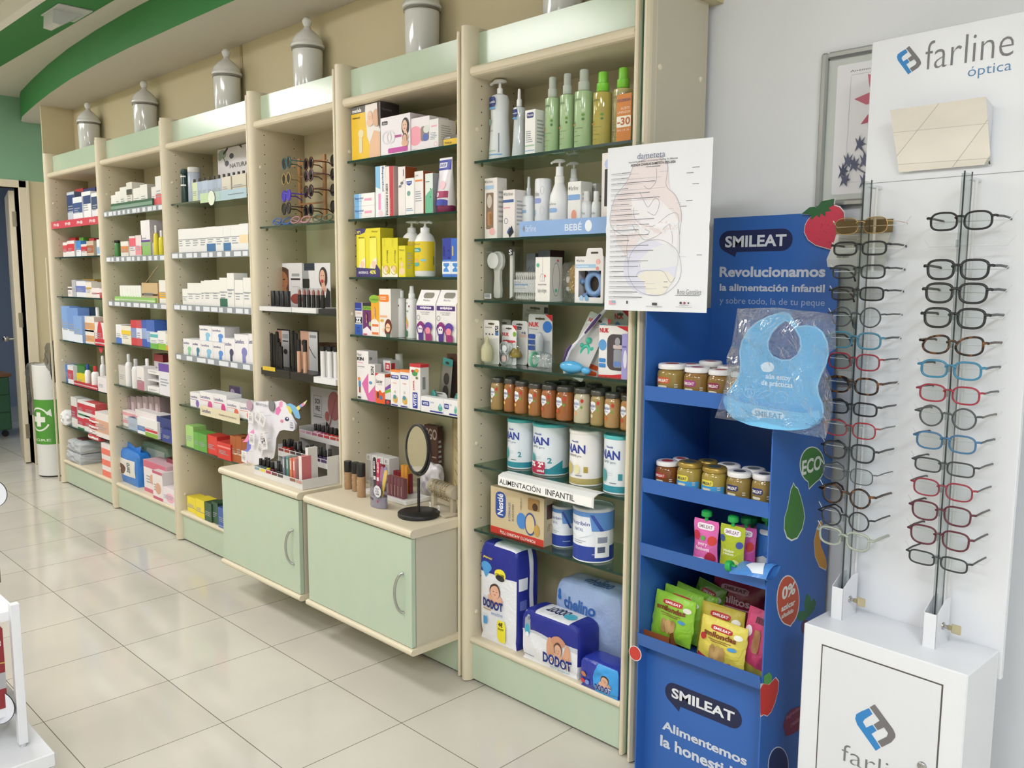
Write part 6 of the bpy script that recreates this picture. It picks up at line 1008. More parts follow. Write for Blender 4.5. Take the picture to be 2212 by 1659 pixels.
bag('R', 690, 1080, 150, z, .12, '#7c2038', 'large maroon snack bag at the back', [('R', .2, .82, .75, .92, .5, '#a88090'), ('t', 'SMILEAT', .26, .85, .70, .90, '#5a1a2c', 0, .03), ('t', 'Smilitos', .12, .66, .80, .78, '#c8a8ac', 0, .03), ('r', .2, .6, .8, .62, '#b08a90')], d=.04, seed=6)
bag('R', 598, 930, 362, z, .012, '#b9a93c', 'khaki yellow snack bag behind the pale yellow bag', smil(0), seed=7, lean=.15)
bag('R', 600, 950, 470, z, -.035, '#d9ca58', 'pale yellow and red snack bag in front, with wafer sticks', [('p', [(0, 0), (1, 0), (1, .08), (.75, .2), (.4, .12), (0, .22)], '#a2243a')]+smil(0)+[('e', .12, .6, .07, .07, '#b3262c')], seed=8, roll=.04)
bag('R', 925, 1130, 400, z, .0, '#cf4a78', 'pink snack bag with a yellow foot at the right end', [('p', [(0, 0), (1, 0), (1, .1), (0, .2)], '#b5a840'), ('t', 'mini', .4, .82, .9, .95, '#5a1a34', 0, .04), ('e', .2, .66, .14, .09, '#e8dce0'), ('R', .42, .35, .68, .72, .5, '#b08058')], roll=.08, seed=9)
# --- bib in its bag, hung in front
Yb = -.095
def P3(c, x, y, Y=Yb, X=None): p = at(*cp(c, x, y), Y=Y); return (p.x, p.z)
O3 = at(*cp('P', 1000, 1100), Y=Yb); t = thing('silicone_bib', 'sky blue silicone baby bib in a crinkled clear bag', 'bib', (O3.x, Yb, O3.z))
BIB = [(1000, 790), (925, 812), (850, 850), (790, 905), (752, 970), (735, 1040), (742, 1120), (738, 1180), (715, 1235), (680, 1280), (652, 1320), (650, 1365), (670, 1425), (720, 1480), (820, 1520), (960, 1545), (1100, 1552), (1200, 1545), (1262, 1510), (1285, 1440), (1280, 1390), (1252, 1330), (1245, 1270), (1268, 1200), (1300, 1130), (1318, 1060), (1310, 980), (1280, 915), (1235, 880), (1170, 872), (1120, 880), (1095, 850), (1062, 800), (1030, 785)]
NK = [(1035, 835), (985, 870), (945, 915), (918, 975), (920, 1030), (950, 1075), (1010, 1103), (1070, 1100), (1120, 1065), (1142, 1010), (1135, 950), (1105, 895), (1070, 850)]
mb = MB(); BM = mat('#64b2e2', .35)
def wl(p, Y=0): x, z_ = P3('P', *p); return (x-O3.x, Y, z_-O3.z)
import mathutils.geometry as mg
ring = BIB; ob = [Vector((wl(p)[0], wl(p)[2])) for p in BIB]; nb = [Vector((wl(p)[0], wl(p)[2])) for p in NK]
vs2, _e, fs2, *_r = mg.delaunay_2d_cdt(ob+nb, [], [list(range(len(ob))), list(range(len(ob), len(ob)+len(nb)))], 1, 1e-6)
def inside(p, poly):
    c_ = False; j = len(poly)-1
    for i in range(len(poly)):
        if (poly[i].y > p.y) != (poly[j].y > p.y) and p.x < (poly[j].x-poly[i].x)*(p.y-poly[i].y)/(poly[j].y-poly[i].y)+poly[i].x: c_ = not c_
        j = i
    return c_
keep = []
for f_ in fs2:
    g = sum((vs2[i] for i in f_), Vector((0, 0)))/len(f_)
    if inside(g, ob) and not inside(g, nb): keep.append(tuple(f_))
T_ = .003
mb.add([(v.x, -T_, v.y) for v in vs2], keep, BM); mb.add([(v.x, 0, v.y) for v in vs2], [k[::-1] for k in keep], BM)
for L in (ob, nb):
    n = len(L); mb.add([(v.x, -T_, v.y) for v in L]+[(v.x, 0, v.y) for v in L], [(i, (i+1) % n, n+(i+1) % n, n+i) for i in range(n)], BM, True); mb.tube([(v.x, -T_*.5, v.y) for v in L], .0028, mat('#86c6ec', .35), 6, closed=True)
for s_, x0, x1, y0, y1 in (('aún estoy', 905, 1075, 1187, 1232), ('de prácticas', 878, 1085, 1228, 1275)):
    a_ = wl((x0, y1)); b_ = wl((x1, y1)); zt_ = wl((x0, y0))[2]; v_, f_ = text_mesh(s_, .02); mb.add([(a_[0]+(b_[0]-a_[0])*u, -T_-.0006, a_[2]+(zt_-a_[2])*v) for u, v in v_], f_, '#dcebf6')
def bt(pts, col, o=0.0006): mb.add([(wl(p)[0], -T_-o, wl(p)[2]) for p in pts], [tuple(range(len(pts)))], col)
bt(el(920, 1145, 45, 34, 18), '#dcebf6'); 
for pts in (el(800, 1318, 34, 30), el(800, 1318, 12, 30), el(1010, 1345, 44, 38), [(845, 1350), (870, 1320), (910, 1300), (955, 1308), (930, 1330), (880, 1352), (845, 1350)]):
    mb.tube([(wl(p)[0], -T_-.0004, wl(p)[2]) for p in pts], .0005, '#b9dcf2', 4, closed=True)
mb.build('bib', t)
mb = MB(); PK_ = [(660, 1330), (760, 1375), (900, 1400), (1050, 1430), (1200, 1445), (1283, 1425), (1290, 1480), (1262, 1515), (1200, 1550), (1090, 1560), (950, 1550), (820, 1525), (715, 1482), (668, 1425), (648, 1365)]
mb.prism([(wl(p)[0], wl(p)[2]) for p in PK_], -.022, -.0035, mat('#74bdea', .35), ax='y')
a_ = wl((855, 1478)); b_ = wl((1045, 1478)); mb.add([(wl(p)[0], -.0226, wl(p)[2]) for p in [(838, 1430), (860, 1412), (1040, 1440), (1056, 1465), (1040, 1484), (900, 1476), (880, 1490), (870, 1470), (842, 1460)]], [tuple(range(9))], '#c4def0')
v_, f_ = text_mesh('SMILEAT', .03); c_ = wl((858, 1462)); d_ = wl((1038, 1470)); e_ = wl((858, 1425)); mb.add([(c_[0]+(d_[0]-c_[0])*u, -.0232, c_[2]+(e_[2]-c_[2])*v-.006*u*.2) for u, v in v_], f_, '#6aa4cc')
mb.build('crumb_pocket', t)
BG = [(738, 757), (1010, 750), (1110, 765), (1285, 780), (1392, 800), (1388, 900), (1391, 1018), (1330, 1060), (1318, 1130), (1340, 1230), (1372, 1390), (1320, 1614), (1100, 1575), (850, 1515), (588, 1478), (640, 1330), (668, 1190), (700, 1000)]
mb = MB(); FM = mat('#f4f8fc', .08, 0, 'film'); L = [Vector((wl(p)[0], wl(p)[2])) for p in BG]
vs3, _e, fs3, *_r = mg.delaunay_2d_cdt(L+[Vector((wl((x, y))[0], wl((x, y))[2])) for x in range(700, 1340, 70) for y in range(830, 1500, 80)], [], [list(range(len(L)))], 1, 1e-6)
rd = random.Random(11); yy = [rd.uniform(-.010, .004) for _ in vs3]
mb.add([(v.x, -.034+yy[i] if i >= len(L) else -.018, v.y) for i, v in enumerate(vs3)], [tuple(f_) for f_ in fs3], FM, True); mb.add([(v.x, .010-yy[i]*.5 if i >= len(L) else -.0175, v.y) for i, v in enumerate(vs3)], [tuple(f_)[::-1] for f_ in fs3], FM, True)
mb.build('clear_bag', t)
# ================================================================= paper notice taped to the post
Yl, Yr = -.088, -.050; q = [at(*cp('0', *p), Y=y) for p, y in (((1322, 319), Yl), ((1552, 300), Yr), ((1532, 677), Yr), ((1301, 669), Yl))]
ax_ = (q[1]-q[0]); ax_ = Vector((ax_.x, ax_.y, 0)); w = ax_.length; h = q[0].z-q[3].z; t = thing('paper_notice', 'white A3 notice with a pale mother-and-globe drawing taped to the shelf post', 'notice', (q[3].x+.008, q[3].y, q[3].z), rz=math.atan2(ax_.y, ax_.x))
def cz(u, v): return -.010*math.sin(math.pi*u)*(1-v)-.004*math.exp(-((v-.5)/.015)**2)+.004*math.sin(5*u+2*v)
mb = MB(); n = 24; V = [(w*i/n, cz(i/n, j/n), h*j/n) for j in range(n+1) for i in range(n+1)]; F_ = [(j*(n+1)+i, j*(n+1)+i+1, (j+1)*(n+1)+i+1, (j+1)*(n+1)+i) for j in range(n) for i in range(n)]
PM = mat('#e6e7ec', .6); mb.add(V, F_, PM, True); mb.add([(x, y+.0004, z_) for x, y, z_ in V], [f_[::-1] for f_ in F_], PM, True)
pf = lambda u, v, o: (u, cz(u/w, v/h)-o, v)
def yq(x, y): return ((x-150+.04*(y-150))/920, 1-(y-120)/1420)      # crop Y pixels -> fractions of the sheet
HA = [yq(*p) for p in ((430, 270), (540, 240), (640, 245), (700, 300), (690, 480), (760, 560), (810, 660), (815, 800), (770, 900), (640, 930), (450, 900), (330, 1100), (230, 960), (165, 740), (200, 580), (300, 480), (370, 330))]
mb.decor([('p', HA, '#e3d9da'), ('p', [yq(*p) for p in ((370, 560), (500, 590), (640, 600), (760, 720), (800, 800), (780, 1000), (620, 960), (470, 880), (380, 720))], '#e9e6ea')], w, h, pf, cols=18, t0=.0007)
mb.decor([('e', .455, .262, .265, .165, '#d9daea'), ('p', [yq(*p) for p in ((410, 1240), (500, 1190), (700, 1200), (760, 1260), (700, 1330), (660, 1400), (500, 1390), (480, 1290))], '#e4e0d6'), ('p', [yq(*p) for p in ((440, 1100), (560, 1000), (700, 960), (790, 1060), (780, 1150), (600, 1180), (450, 1180))], '#e0e2e6')], w, h, pf, cols=18, t0=.0012)
def curve(pts, tw=.004, c='#a9a6ae'):
    P = [Vector(yq(*p)+(0,)) for p in pts]; Q = []
    for i in range(len(P)-1):
        a_, b_, c1_, d_ = P[max(i-1, 0)], P[i], P[i+1], P[min(i+2, len(P)-1)]
        for k in range(5): s_ = k/5; Q.append(tuple((.5*((2*b_)+(-a_+c1_)*s_+(2*a_-5*b_+4*c1_-d_)*s_*s_+(-a_+3*b_-3*c1_+d_)*s_**3))[:2]))
    Q.append(tuple(P[-1][:2])); mb.decor([('l', Q, tw, c)], w, h, pf, t0=.0016)
for pts in (((430, 270), (540, 240), (660, 250), (705, 330), (690, 480), (770, 570), (815, 700), (815, 800), (800, 900)), ((390, 300), (330, 420), (220, 540), (165, 700), (175, 800), (260, 870), (330, 900), (320, 1000), (330, 1130)), ((490, 470), (540, 500), (600, 440), (605, 330)), ((450, 520), (490, 600), (530, 650), (590, 580), (630, 620), (590, 720), (520, 690)),
            ((390, 650), (400, 740), (470, 800), (560, 815), (620, 790), (720, 720), (790, 730), (800, 900), (800, 1050)), ((380, 800), (440, 880), (500, 930), (620, 890), (680, 830), (720, 800)), ((720, 800), (740, 900), (740, 970)), ((500, 840), (540, 860), (500, 890)),
            ((330, 1180), (350, 1060), (450, 960), (620, 930), (760, 1000), (810, 1120), (800, 1260), (700, 1370), (560, 1405), (420, 1360), (345, 1260), (330, 1180)), ((410, 1240), (440, 1200), (560, 1190), (660, 1200), (720, 1290), (760, 1250)), ((440, 1160), (460, 1100), (540, 1090), (600, 1170), (650, 1090), (670, 1100))): curve(pts)
mb.decor([('t', 'dameteta', .31, .915, .58, .95, '#46517c', 0, -.01)], w, h, lambda u, v, o: pf(u+.02*v-.02*h*.9, v, o), t0=.0018)
mb.decor([('t', 'Asociación de apoyo a la Lactancia Materna de Albacete', .22, .893, .70, .906, '#3c3c44'), ('t', 'AGENDA CHARLAS DAMETETA 2025-2026', .245, .874, .68, .889, '#26262c', 0, .02), ('r', .4, .862, .54, .866, '#77777f')], w, h, pf, t0=.0018)
rd = random.Random(4)
for k in range(25):
    v = .838-.0305*k-.001*k*(k > 2); L_ = [.85, .8, .45, .85, .4, .5, .8, .75, .3, .45, .4, .3, .4, .2, .4, .45, .9, .4, .3, .15, .3, .6, .6, .3, .35][k]
    mb.decor([('r', .045, v, .045+L_*.12, v+.003, '#a4a4ac'), ('r', .05+L_*.12, v, .045+L_, v+.0036, '#77777f'), ('r', .045, v-.009, .045+L_*rd.uniform(.6, .9), v-.0072, '#b4b4bc')], w, h, pf, t0=.0018, dt=0)
mb.decor([('t', 'Rosa González', .74, .105, .95, .135, '#4a4a54', 0, -.01), ('r', .72, .098, .94, .1, '#55555c'), ('r', .05, .035, .12, .06, '#e0a8b4'), ('r', .08, .045, .12, .06, '#8ab0c0'), ('r', .235, .042, .25, .06, '#44444a'), ('t', 'DIPUTACIÓN DE ALBACETE', .44, .026, .60, .034, '#44444a'), ('r', .5, .038, .55, .052, '#44444a'), ('e', .775, .055, .011, .007, '#2a2a30'), ('e', .81, .055, .011, .007, '#a0405a'), ('e', .845, .055, .007, .005, '#2a2a30'), ('r', .76, .04, .85, .042, '#9a9aa2'), ('r', .73, .03, .88, .032, '#9a9aa2')], w, h, pf, t0=.0018)
mb.build('sheet', t)
mb = MB(); mb.box(.04*w+w*.25, w*.33, -.001, .02, h*.985, h*1.02, mat('#eef0f0', .1, 0, 'film')); mb.build('tape', t)
# ================================================================= framed prints on the white wall
SILVER = mat('#a9aba9', .3, .7)
def frame(name, label, X0, X1, z0, z1, prims):
    t = thing(name, label, 'picture', (X0, .33, z0)); w = X1-X0; h = z1-z0; b = .020
    for a_ in ((0, b, 0, h), (w-b, w, 0, h), (b, w-b, 0, b), (b, w-b, h-b, h)): MB().box(a_[0], a_[1], -.024, -.001, a_[2], a_[3], SILVER, .005).build('frame_rail', t)
    mb = MB(); mb.box(b, w-b, -.010, -.006, b, h-b, '#c3c8c4'); mb.decor(prims, w-2*b, h-2*b, flat(-.010, b, b)); mb.build('print', t)
X0 = at(1775, 118, Y=.31).x
PT = '#bf6478'
frame('framed_print', 'silver-framed botanical print of a pink star flower, half hidden by the white stand', X0, X0+.36, 1.79, 2.232, [('R', .08, .04, .94, .95, .02, '#e4e3e8'), ('t', 'Anemone patens', .2, .885, .62, .905, '#55505a'), ('l', [(.21, .86), (.2, .12), (.8, .12)], .004, '#b9b8be'), ('l', [(.21, .87), (.8, .87)], .004, '#b9b8be'),
    ('p', [(.47, .69), (.38, .77), (.36, .86), (.44, .83), (.50, .71)], PT), ('p', [(.48, .70), (.38, .73), (.25, .70), (.36, .65), (.48, .66)], PT), ('p', [(.48, .67), (.40, .60), (.32, .52), (.44, .53), (.52, .65)], '#b4566c'), ('p', [(.50, .67), (.52, .58), (.56, .52), (.62, .60), (.56, .68)], '#b4566c'), ('p', [(.52, .70), (.58, .8), (.66, .88), (.68, .78), (.58, .68)], PT), ('p', [(.54, .69), (.66, .70), (.76, .66), (.66, .62), (.54, .66)], PT), ('e', .51, .68, .05, .035, '#8c3a50'),
    ('p', [(.46, .53), (.56, .53), (.53, .45), (.50, .45)], '#6a6a80'), ('l', [(.51, .5), (.50, .4), (.47, .3), (.46, .15)], .025, '#6e6a7c'), ('l', [(.46, .16), (.38, .3), (.32, .38)], .012, '#6e6a7c'), ('l', [(.46, .14), (.34, .2), (.24, .26)], .014, '#6e6a7c'), ('l', [(.46, .14), (.52, .28), (.6, .36)], .014, '#6e6a7c')]
    +[('p', [(x, y), (x-.02, y+.05), (x+.01, y+.02), (x+.02, y+.065), (x+.035, y+.02), (x+.07, y+.05), (x+.05, y+.01), (x+.08, y), (x+.04, y-.01), (x+.05, y-.05), (x+.015, y-.02), (x-.02, y-.05)], c_) for x, y, c_ in ((.30, .38, '#4e5470'), (.20, .27, '#565c78'), (.16, .20, '#3f4560'), (.26, .24, '#4e5470'), (.35, .26, '#565c78'), (.56, .36, '#4e5470'), (.18, .14, '#4e5470'), (.36, .12, '#565c78'))])
frame('framed_print', 'second framed print, grey-green leaf study, seen behind the spectacles', 5.90, 6.24, 1.27, 1.70, [('R', .06, .05, .94, .95, .02, '#a9b0aa'), ('l', [(.3, .1), (.32, .5), (.3, .85)], .01, '#4c5650'), ('e', .24, .65, .06, .05, '#566058'), ('e', .38, .6, .07, .05, '#566058'), ('e', .24, .42, .07, .06, '#4c5650'), ('e', .4, .36, .08, .08, '#4c5650'), ('e', .3, .8, .05, .06, '#566058')])
# ================================================================= optical stand
TH = math.radians(-3.0); MS = Matrix.Translation((6.068, .13, 0)) @ Matrix.Rotation(TH, 4, 'Z'); SO = Vector((6.068, .13, 0)); SAX = Vector((math.cos(TH), math.sin(TH), 0)); SAY = Vector((-math.sin(TH), math.cos(TH), 0))
def atl(c, x, y, yl):      # point on the stand's own plane y = yl, in the stand's coordinates
    px, py = cp(c, x, y); d = ray(px, py); p = CAM+d*(((SO+SAY*yl-CAM).dot(SAY))/d.dot(SAY))-SO; return Vector((p.dot(SAX), yl, p.z))
SW = mat('#e0e2e7', .22); SWD = mat('#dadce1', .3); t = thing('optical_stand', 'tall white optician stand with cabinet, back board and two clear rods', 'display stand', M=MS)
EMB = (((712, 1192), (740, 1238), (678, 1278), (665, 1300), (690, 1345), (740, 1322), (772, 1368), (732, 1392), (803, 1500), (765, 1525), (620, 1320), (605, 1275), (612, 1240), (650, 1218)), ((757, 1162), (718, 1185), (795, 1290), (748, 1320), (780, 1365), (830, 1342), (862, 1388), (850, 1415), (780, 1450), (812, 1497), (885, 1460), (918, 1420), (918, 1395), (900, 1355)))
mb = MB(); mb.box(-.003, .41, .0, .018, .60, 2.19, SW, .002); mb.box(.0, .408, -.0006, 0, 1.8285, 1.8300, '#8f9092')
def ltext(m, s_, c, x0, y0, x1, y1, yl, col, bold=0.0):
    a_ = atl(c, x0, y0, yl); b_ = atl(c, x1, y1, yl); vs, fs = text_mesh(s_, bold); m.add([(a_.x+(b_.x-a_.x)*u, yl-.0008, b_.z+(a_.z-b_.z)*v) for u, v in vs], fs, col)
p0, p1 = atl('T', 928, 470, 0), atl('T', 1118, 470, 0); q0, q1 = atl('T', 1020, 580, 0), atl('T', 1020, 360, 0)
for P, c_ in zip(EMB, ('#2f7fc0', '#6f6d70')): mb.add([(p0.x+(p1.x-p0.x)*(x-605)/313, -.0008, q0.z+(q1.z-q0.z)*(1525-y)/363) for x, y in P], [tuple(range(len(P)))], c_)
a_ = atl('T', 1145, 548, 0); b_ = atl('T', 1835, 430, 0); vs, fs = text_mesh('farline', -.012); zt_ = atl('T', 1165, 325, 0).z
mb.add([(a_.x+(b_.x-a_.x)*u, -.0008, a_.z+(zt_-a_.z)*v) for u, v in vs], fs, '#747477')
a_ = atl('T', 1478, 625, 0); b_ = atl('T', 1820, 560, 0); vs, fs = text_mesh('óptica', -.005); zt_ = atl('T', 1510, 520, 0).z; mb.add([(a_.x+(b_.x-a_.x)*u, -.0008, a_.z+(zt_-a_.z)*v) for u, v in vs], [f_ for f_ in fs], '#5a86ae')
mb.build('back_board', t)
mb = MB(); yf = -.203; mb.box(-.005, .403, yf, -.0005, .0, .675, SW, .003); mb.build('cabinet', t)
dL, dR, dT = atl('X', 345, 690, yf).x, atl('X', 1295, 1005, yf).x, atl('X', 345, 690, yf).z
mb = MB(); mb.box(dL, dR, yf-.0006, yf, .06, dT, '#54504c'); mb.box(dL+.0035, dR-.0035, yf-.0022, yf, .0635, dT-.0035, SWD, .001)
e0 = atl('X', 605, 1275, yf); e1 = atl('X', 918, 1400, yf); f0 = atl('X', 765, 1525, yf); f1 = atl('X', 757, 1162, yf)
for P, c_ in zip(EMB, ('#2f7fc0', '#6f6d70')): mb.add([(lambda q: (q.x, yf-.003, q.z))(atl('X', x, y, yf-.003)) for x, y in P], [tuple(range(len(P)))], c_)
a_ = atl('X', 500, 1592, yf); zt_ = atl('X', 520, 1465, yf).z; vs, fs = text_mesh('farline', -.012); mb.add([(a_.x+.205*u, yf-.003, a_.z+(zt_-a_.z)*v) for u, v in vs], fs, '#747477')
d_ = mb.build('door', t); k_ = atl('X', 1132, 1640, yf); CHR = mat('#b8b8ba', .15, 1.0)
q = MB(); q.lathe([(.011, 0), (.011, .004), (.008, .007), (0, .007)], CHR, 20); q.xf(Matrix.Translation((k_.x, yf-.002, k_.z)) @ Matrix.Rotation(math.pi/2, 4, 'X')); q.build('lock', d_)
# small tilted mirror
mb = MB(); a0, a1, b0, b1 = .078, .302, .100, .314
mb.add([(.082, -.062, 1.998), (.304, -.062, 1.998), (.308, -.012, 1.850), (.092, -.012, 1.850), (.085, -.0008, 1.985), (.300, -.0008, 1.985), (.300, -.0008, 1.865), (.095, -.0008, 1.865)], [(4, 5, 1, 0), (1, 5, 6, 2), (3, 2, 6, 7), (0, 3, 7, 4)], SW)
mm = mb.build('mirror_housing', t); mb = MB(); mb.add([(.082, -.0622, 1.998), (.304, -.0622, 1.998), (.308, -.0122, 1.850), (.092, -.0122, 1.850)], [(3, 2, 1, 0)], mat('#e8e8e6', .01, 1.0)); mb.build('looking_glass', mm)
# rods, pods, arms
ACR = mat('#e8ecec', .03, 0, 'clear'); RK = mat('#3a3c3e', .3); ROWL = [1.721, 1.664, 1.605, 1.549, 1.489, 1.429, 1.374, 1.312, 1.252, 1.196, 1.136, 1.075, 1.017, .955, .901]; ROWR = [1.722, 1.665, 1.609, 1.554, 1.495, 1.43, 1.372, 1.313, 1.257, 1.196, 1.135, 1.079, 1.02, .959, .9]
for xr, rows in ((.041, ROWL), (.281, ROWR)):
    r_ = MB(); r_.box(xr-.0012, xr+.0012, -.096, -.092, .69, 1.83, RK); r_.box(xr+.0040, xr+.0058, -.064, -.0595, .69, 1.83, RK); r_.box(xr-.006, xr+.006, -.096, -.060, .70, 1.825, ACR); rod = r_.build('rod', t)
    MB().tube([(xr, -.07, 1.815), (xr, -.0005, 1.815)], .005, SW, 10).build('rod_bracket', t); MB().tube([(xr+.004, -.03, 1.815), (xr+.004, -.03, .70)], .004, mat('#d9dadc', .2), 8).build('tie_bar', t)
    mb = MB(); x0, x1 = xr-.018, xr+.014; T1 = .0012
    for bx in ((x0, x1, -.115, -.113), (x0, x0+T1, -.115, -.035), (x1-T1, x1, -.115, -.035)):
        if bx[2] == -.115 and bx[3] == -.113: mb.box(bx[0], bx[1], bx[2], bx[3], .675, .762, SW)
        else: mb.prism([(-.115, .675), (-.035, .675), (-.035, .79), (-.065, .79), (-.115, .762)], bx[0], bx[1], SW, ax='x')
    pod = mb.build('pod', t)
    q = MB(); q.lathe([(.0095, 0), (.009, .003), (.005, .005), (.0045, .012), (0, .012)], CHR, 18); q.xf(Matrix.Translation((x1, -.075, .725)) @ Matrix.Rotation(math.pi/2, 4, 'Y')); lk = q.build('lock', pod)
    q = MB(); q.box(x1+.012, x1+.020, -.0765, -.0735, .719, .731, mat('#a39a78', .35, .6)); q.box(x1+.020, x1+.043, -.0768, -.0732, .713, .737, mat('#b9b090', .4, .3), .002); q.build('key', pod)
    for s1 in (-1, 1):
        for zz in (.688, .748): q = MB(); q.ball((xr+s1*0-.002, -.115, zz), .0016, RK, 8)
    for zr in rows:
        q = MB(); pts = [(xr-.100, -.05, zr+.012), (xr-.088, -.05, zr-.006), (xr-.01, -.058, zr-.006), (xr+.01, -.058, zr-.006), (xr+.088, -.05, zr-.006), (xr+.104, -.05, zr+.014)]; q.tube(pts, .0013, mat('#d6d9da', .15), 6); q.box(xr-.003, xr+.003, -.112, -.094, zr-.012, zr+.006, ACR); q.build('arm', rod)
# spectacles
def lens_shape(kind, s):
    n = 28; P = []
    for i in range(n):
        a = 2*math.pi*i/n; c, d = math.cos(a), math.sin(a)
        if kind == 'round': x, z_ = .0232*c, .0225*d
        elif kind == 'rect': x, z_ = .0265*math.copysign(abs(c)**.55, c), .0148*math.copysign(abs(d)**.6, d)
        elif kind == 'soft': x, z_ = .0262*math.copysign(abs(c)**.7, c), .0185*math.copysign(abs(d)**.7, d)
        elif kind == 'way': x, z_ = .0262*math.copysign(abs(c)**.72, c)*(1+.12*(d if d > 0 else d*.6)), .0205*math.copysign(abs(d)**.68, d)
        else: x, z_ = .0268*math.copysign(abs(c)**.85, c), .0190*math.copysign(abs(d)**.8, d)+.004*(c*s if d > 0 else 0)*1.6
        P.append((x, z_))
    return P
def spectacles(xr, zr, style, col, label, k='', tcol=None, rim=.0021, lens='#e6eaea', yl=-.100, group=None, temple=.128, wire=False):
    m = mat(col, .25, .6 if wire else 0, k); tm = mat(tcol or col, .3, .4 if wire else 0, k if tcol is None else '')
    t = thing('spectacles', label, 'glasses', M=MS @ Matrix.Translation((xr, yl, zr)) @ Matrix.Diagonal((1.13, 1.05, 1.1, 1)), group=group); c = .0335; mb = MB()
    for s in (-1, 1):
        P = lens_shape(style, s); mb.tube([(s*c+x*(s if style in ('way', 'cat') else 1), -.0+.0012*abs(x)/.02, z_-.012) for x, z_ in P], rim, m, 6, closed=True)
    mb.tube([(-.0105, -.001, -.006), (-.005, -.003, -.002), (.005, -.003, -.002), (.0105, -.001, -.006)], rim*1.1, m, 6)
    for s in (-1, 1): mb.tube([(s*.058, 0, -.004), (s*.066, .002, -.003), (s*.0685, .006, -.004)], rim*1.2, m, 6)
    mb.build('front', t)
    for s in (-1, 1):
        q = MB(); P = lens_shape(style, s); q.add([(s*c+x*(s if style in ('way', 'cat') else 1), .0, z_-.012) for x, z_ in P], [tuple(range(len(P)-1, -1, -1))], mat(lens, .03, 0, 'clear')); q.build('lens', t)
        q = MB(); q.tube([(s*.0685, .004, -.004), (s*.069, .04, -.003), (s*.068, .09, -.005), (s*.066, temple-.03+.0, -.008), (s*.063, temple-.012, -.018), (s*.061, temple-.004, -.034)], [rim*1.1, rim*1.15, rim*1.05, rim, rim*1.15, rim*1.3] if not wire else rim*.7, tm, 6, flat=.8); q.build('temple', t)
BL_ = '#1a1b1e'; TO = '#4a3018'
LL = [('soft', '#b79a68', '', None, .0012, 'gold wire spectacles, topmost on the left rod', '#bfae8c', True), ('rect', BL_, '', None, .0024, 'thick black rectangular spectacles, second from the top of the left rod'), ('rect', '#242528', '', None, .0022, 'black spectacles with broad tapering temples, third on the left rod'), ('rect', '#15161a', '', None, .0022, 'square black spectacles, fourth on the left rod', '#b9bcba'), ('round', '#3c3f44', '', None, .0018, 'round dark grey spectacles, fifth on the left rod'),
      ('soft', '#3f7890', '', '#2a3238', .0024, 'petrol blue spectacles, sixth on the left rod'), ('soft', '#8c2a38', '', '#4a4a4e', .0020, 'dark red spectacles with grey temples, seventh on the left rod'), ('soft', TO, 'tortoise', None, .0026, 'tortoiseshell spectacles, eighth on the left rod'), ('rect', BL_, '', '#26262a', .0023, 'black rectangular spectacles, ninth on the left rod'), ('soft', '#9a2f3a', '', '#6a6e70', .0018, 'thin red spectacles, tenth on the left rod'), ('way', '#2c2f33', '', None, .0024, 'charcoal spectacles, eleventh on the left rod'),
      ('soft', '#55595c', '', None, .0014, 'thin grey spectacles, twelfth on the left rod'), ('round', TO, 'tortoise', None, .0026, 'rounded tortoiseshell spectacles, thirteenth on the left rod'), ('round', '#25272c', '', None, .0019, 'round black spectacles, fourteenth on the left rod'), ('way', '#c9cfc2', 'liquid', None, .0030, 'clear transparent spectacles, lowest on the left rod')]
for i, e in enumerate(LL): spectacles(.041, ROWL[i]+.006, e[0], e[1], e[5], e[2], e[3], e[4], *( [e[6]] if len(e) > 6 else []), wire=len(e) > 7)
RR = [('soft', '#131417', '', None, .0024, 'black spectacles, topmost on the right rod'), None, ('way', '#232427', '', None, .0029, 'chunky black spectacles, uppermost of the matching three'), ('way', '#26272a', '', None, .0029, 'chunky black spectacles, middle of the matching three'), ('way', '#232427', '', None, .0029, 'chunky black spectacles, lowest of the matching three'), ('cat', TO, 'tortoise', None, .0026, 'dark tortoiseshell cat-eye spectacles on the right rod'),
      ('soft', '#3a7d9e', '', '#2c343a', .0025, 'bright blue spectacles under the cat-eye pair'), ('soft', '#962c3c', '', '#3a3a3e', .0021, 'crimson rectangular spectacles with grey temples, upper pair'), ('round', '#4a4d50', '', '#5a5648', .0021, 'round grey spectacles on the right rod'), ('soft', '#3f6c94', '', '#2f3a48', .0022, 'slate blue spectacles on the right rod'), ('rect', '#3a3b3e', '', None, .0020, 'dark grey narrow spectacles, eleventh on the right rod'),
      ('soft', '#8f2a3c', '', '#44464a', .0019, 'crimson spectacles, twelfth on the right rod'), ('way', '#571e2c', '', '#3c3234', .0022, 'maroon spectacles, upper of two alike low on the right rod'), ('way', '#571e2c', '', '#3c3234', .0022, 'maroon spectacles, lower of two alike low on the right rod'), ('rect', '#2e2f32', '', None, .0020, 'dark grey narrow spectacles, lowest on the right rod')]
for i, e in enumerate(RR):
    if e: spectacles(.281, ROWR[i]+.006, e[0], e[1], e[5], e[2], e[3], e[4])
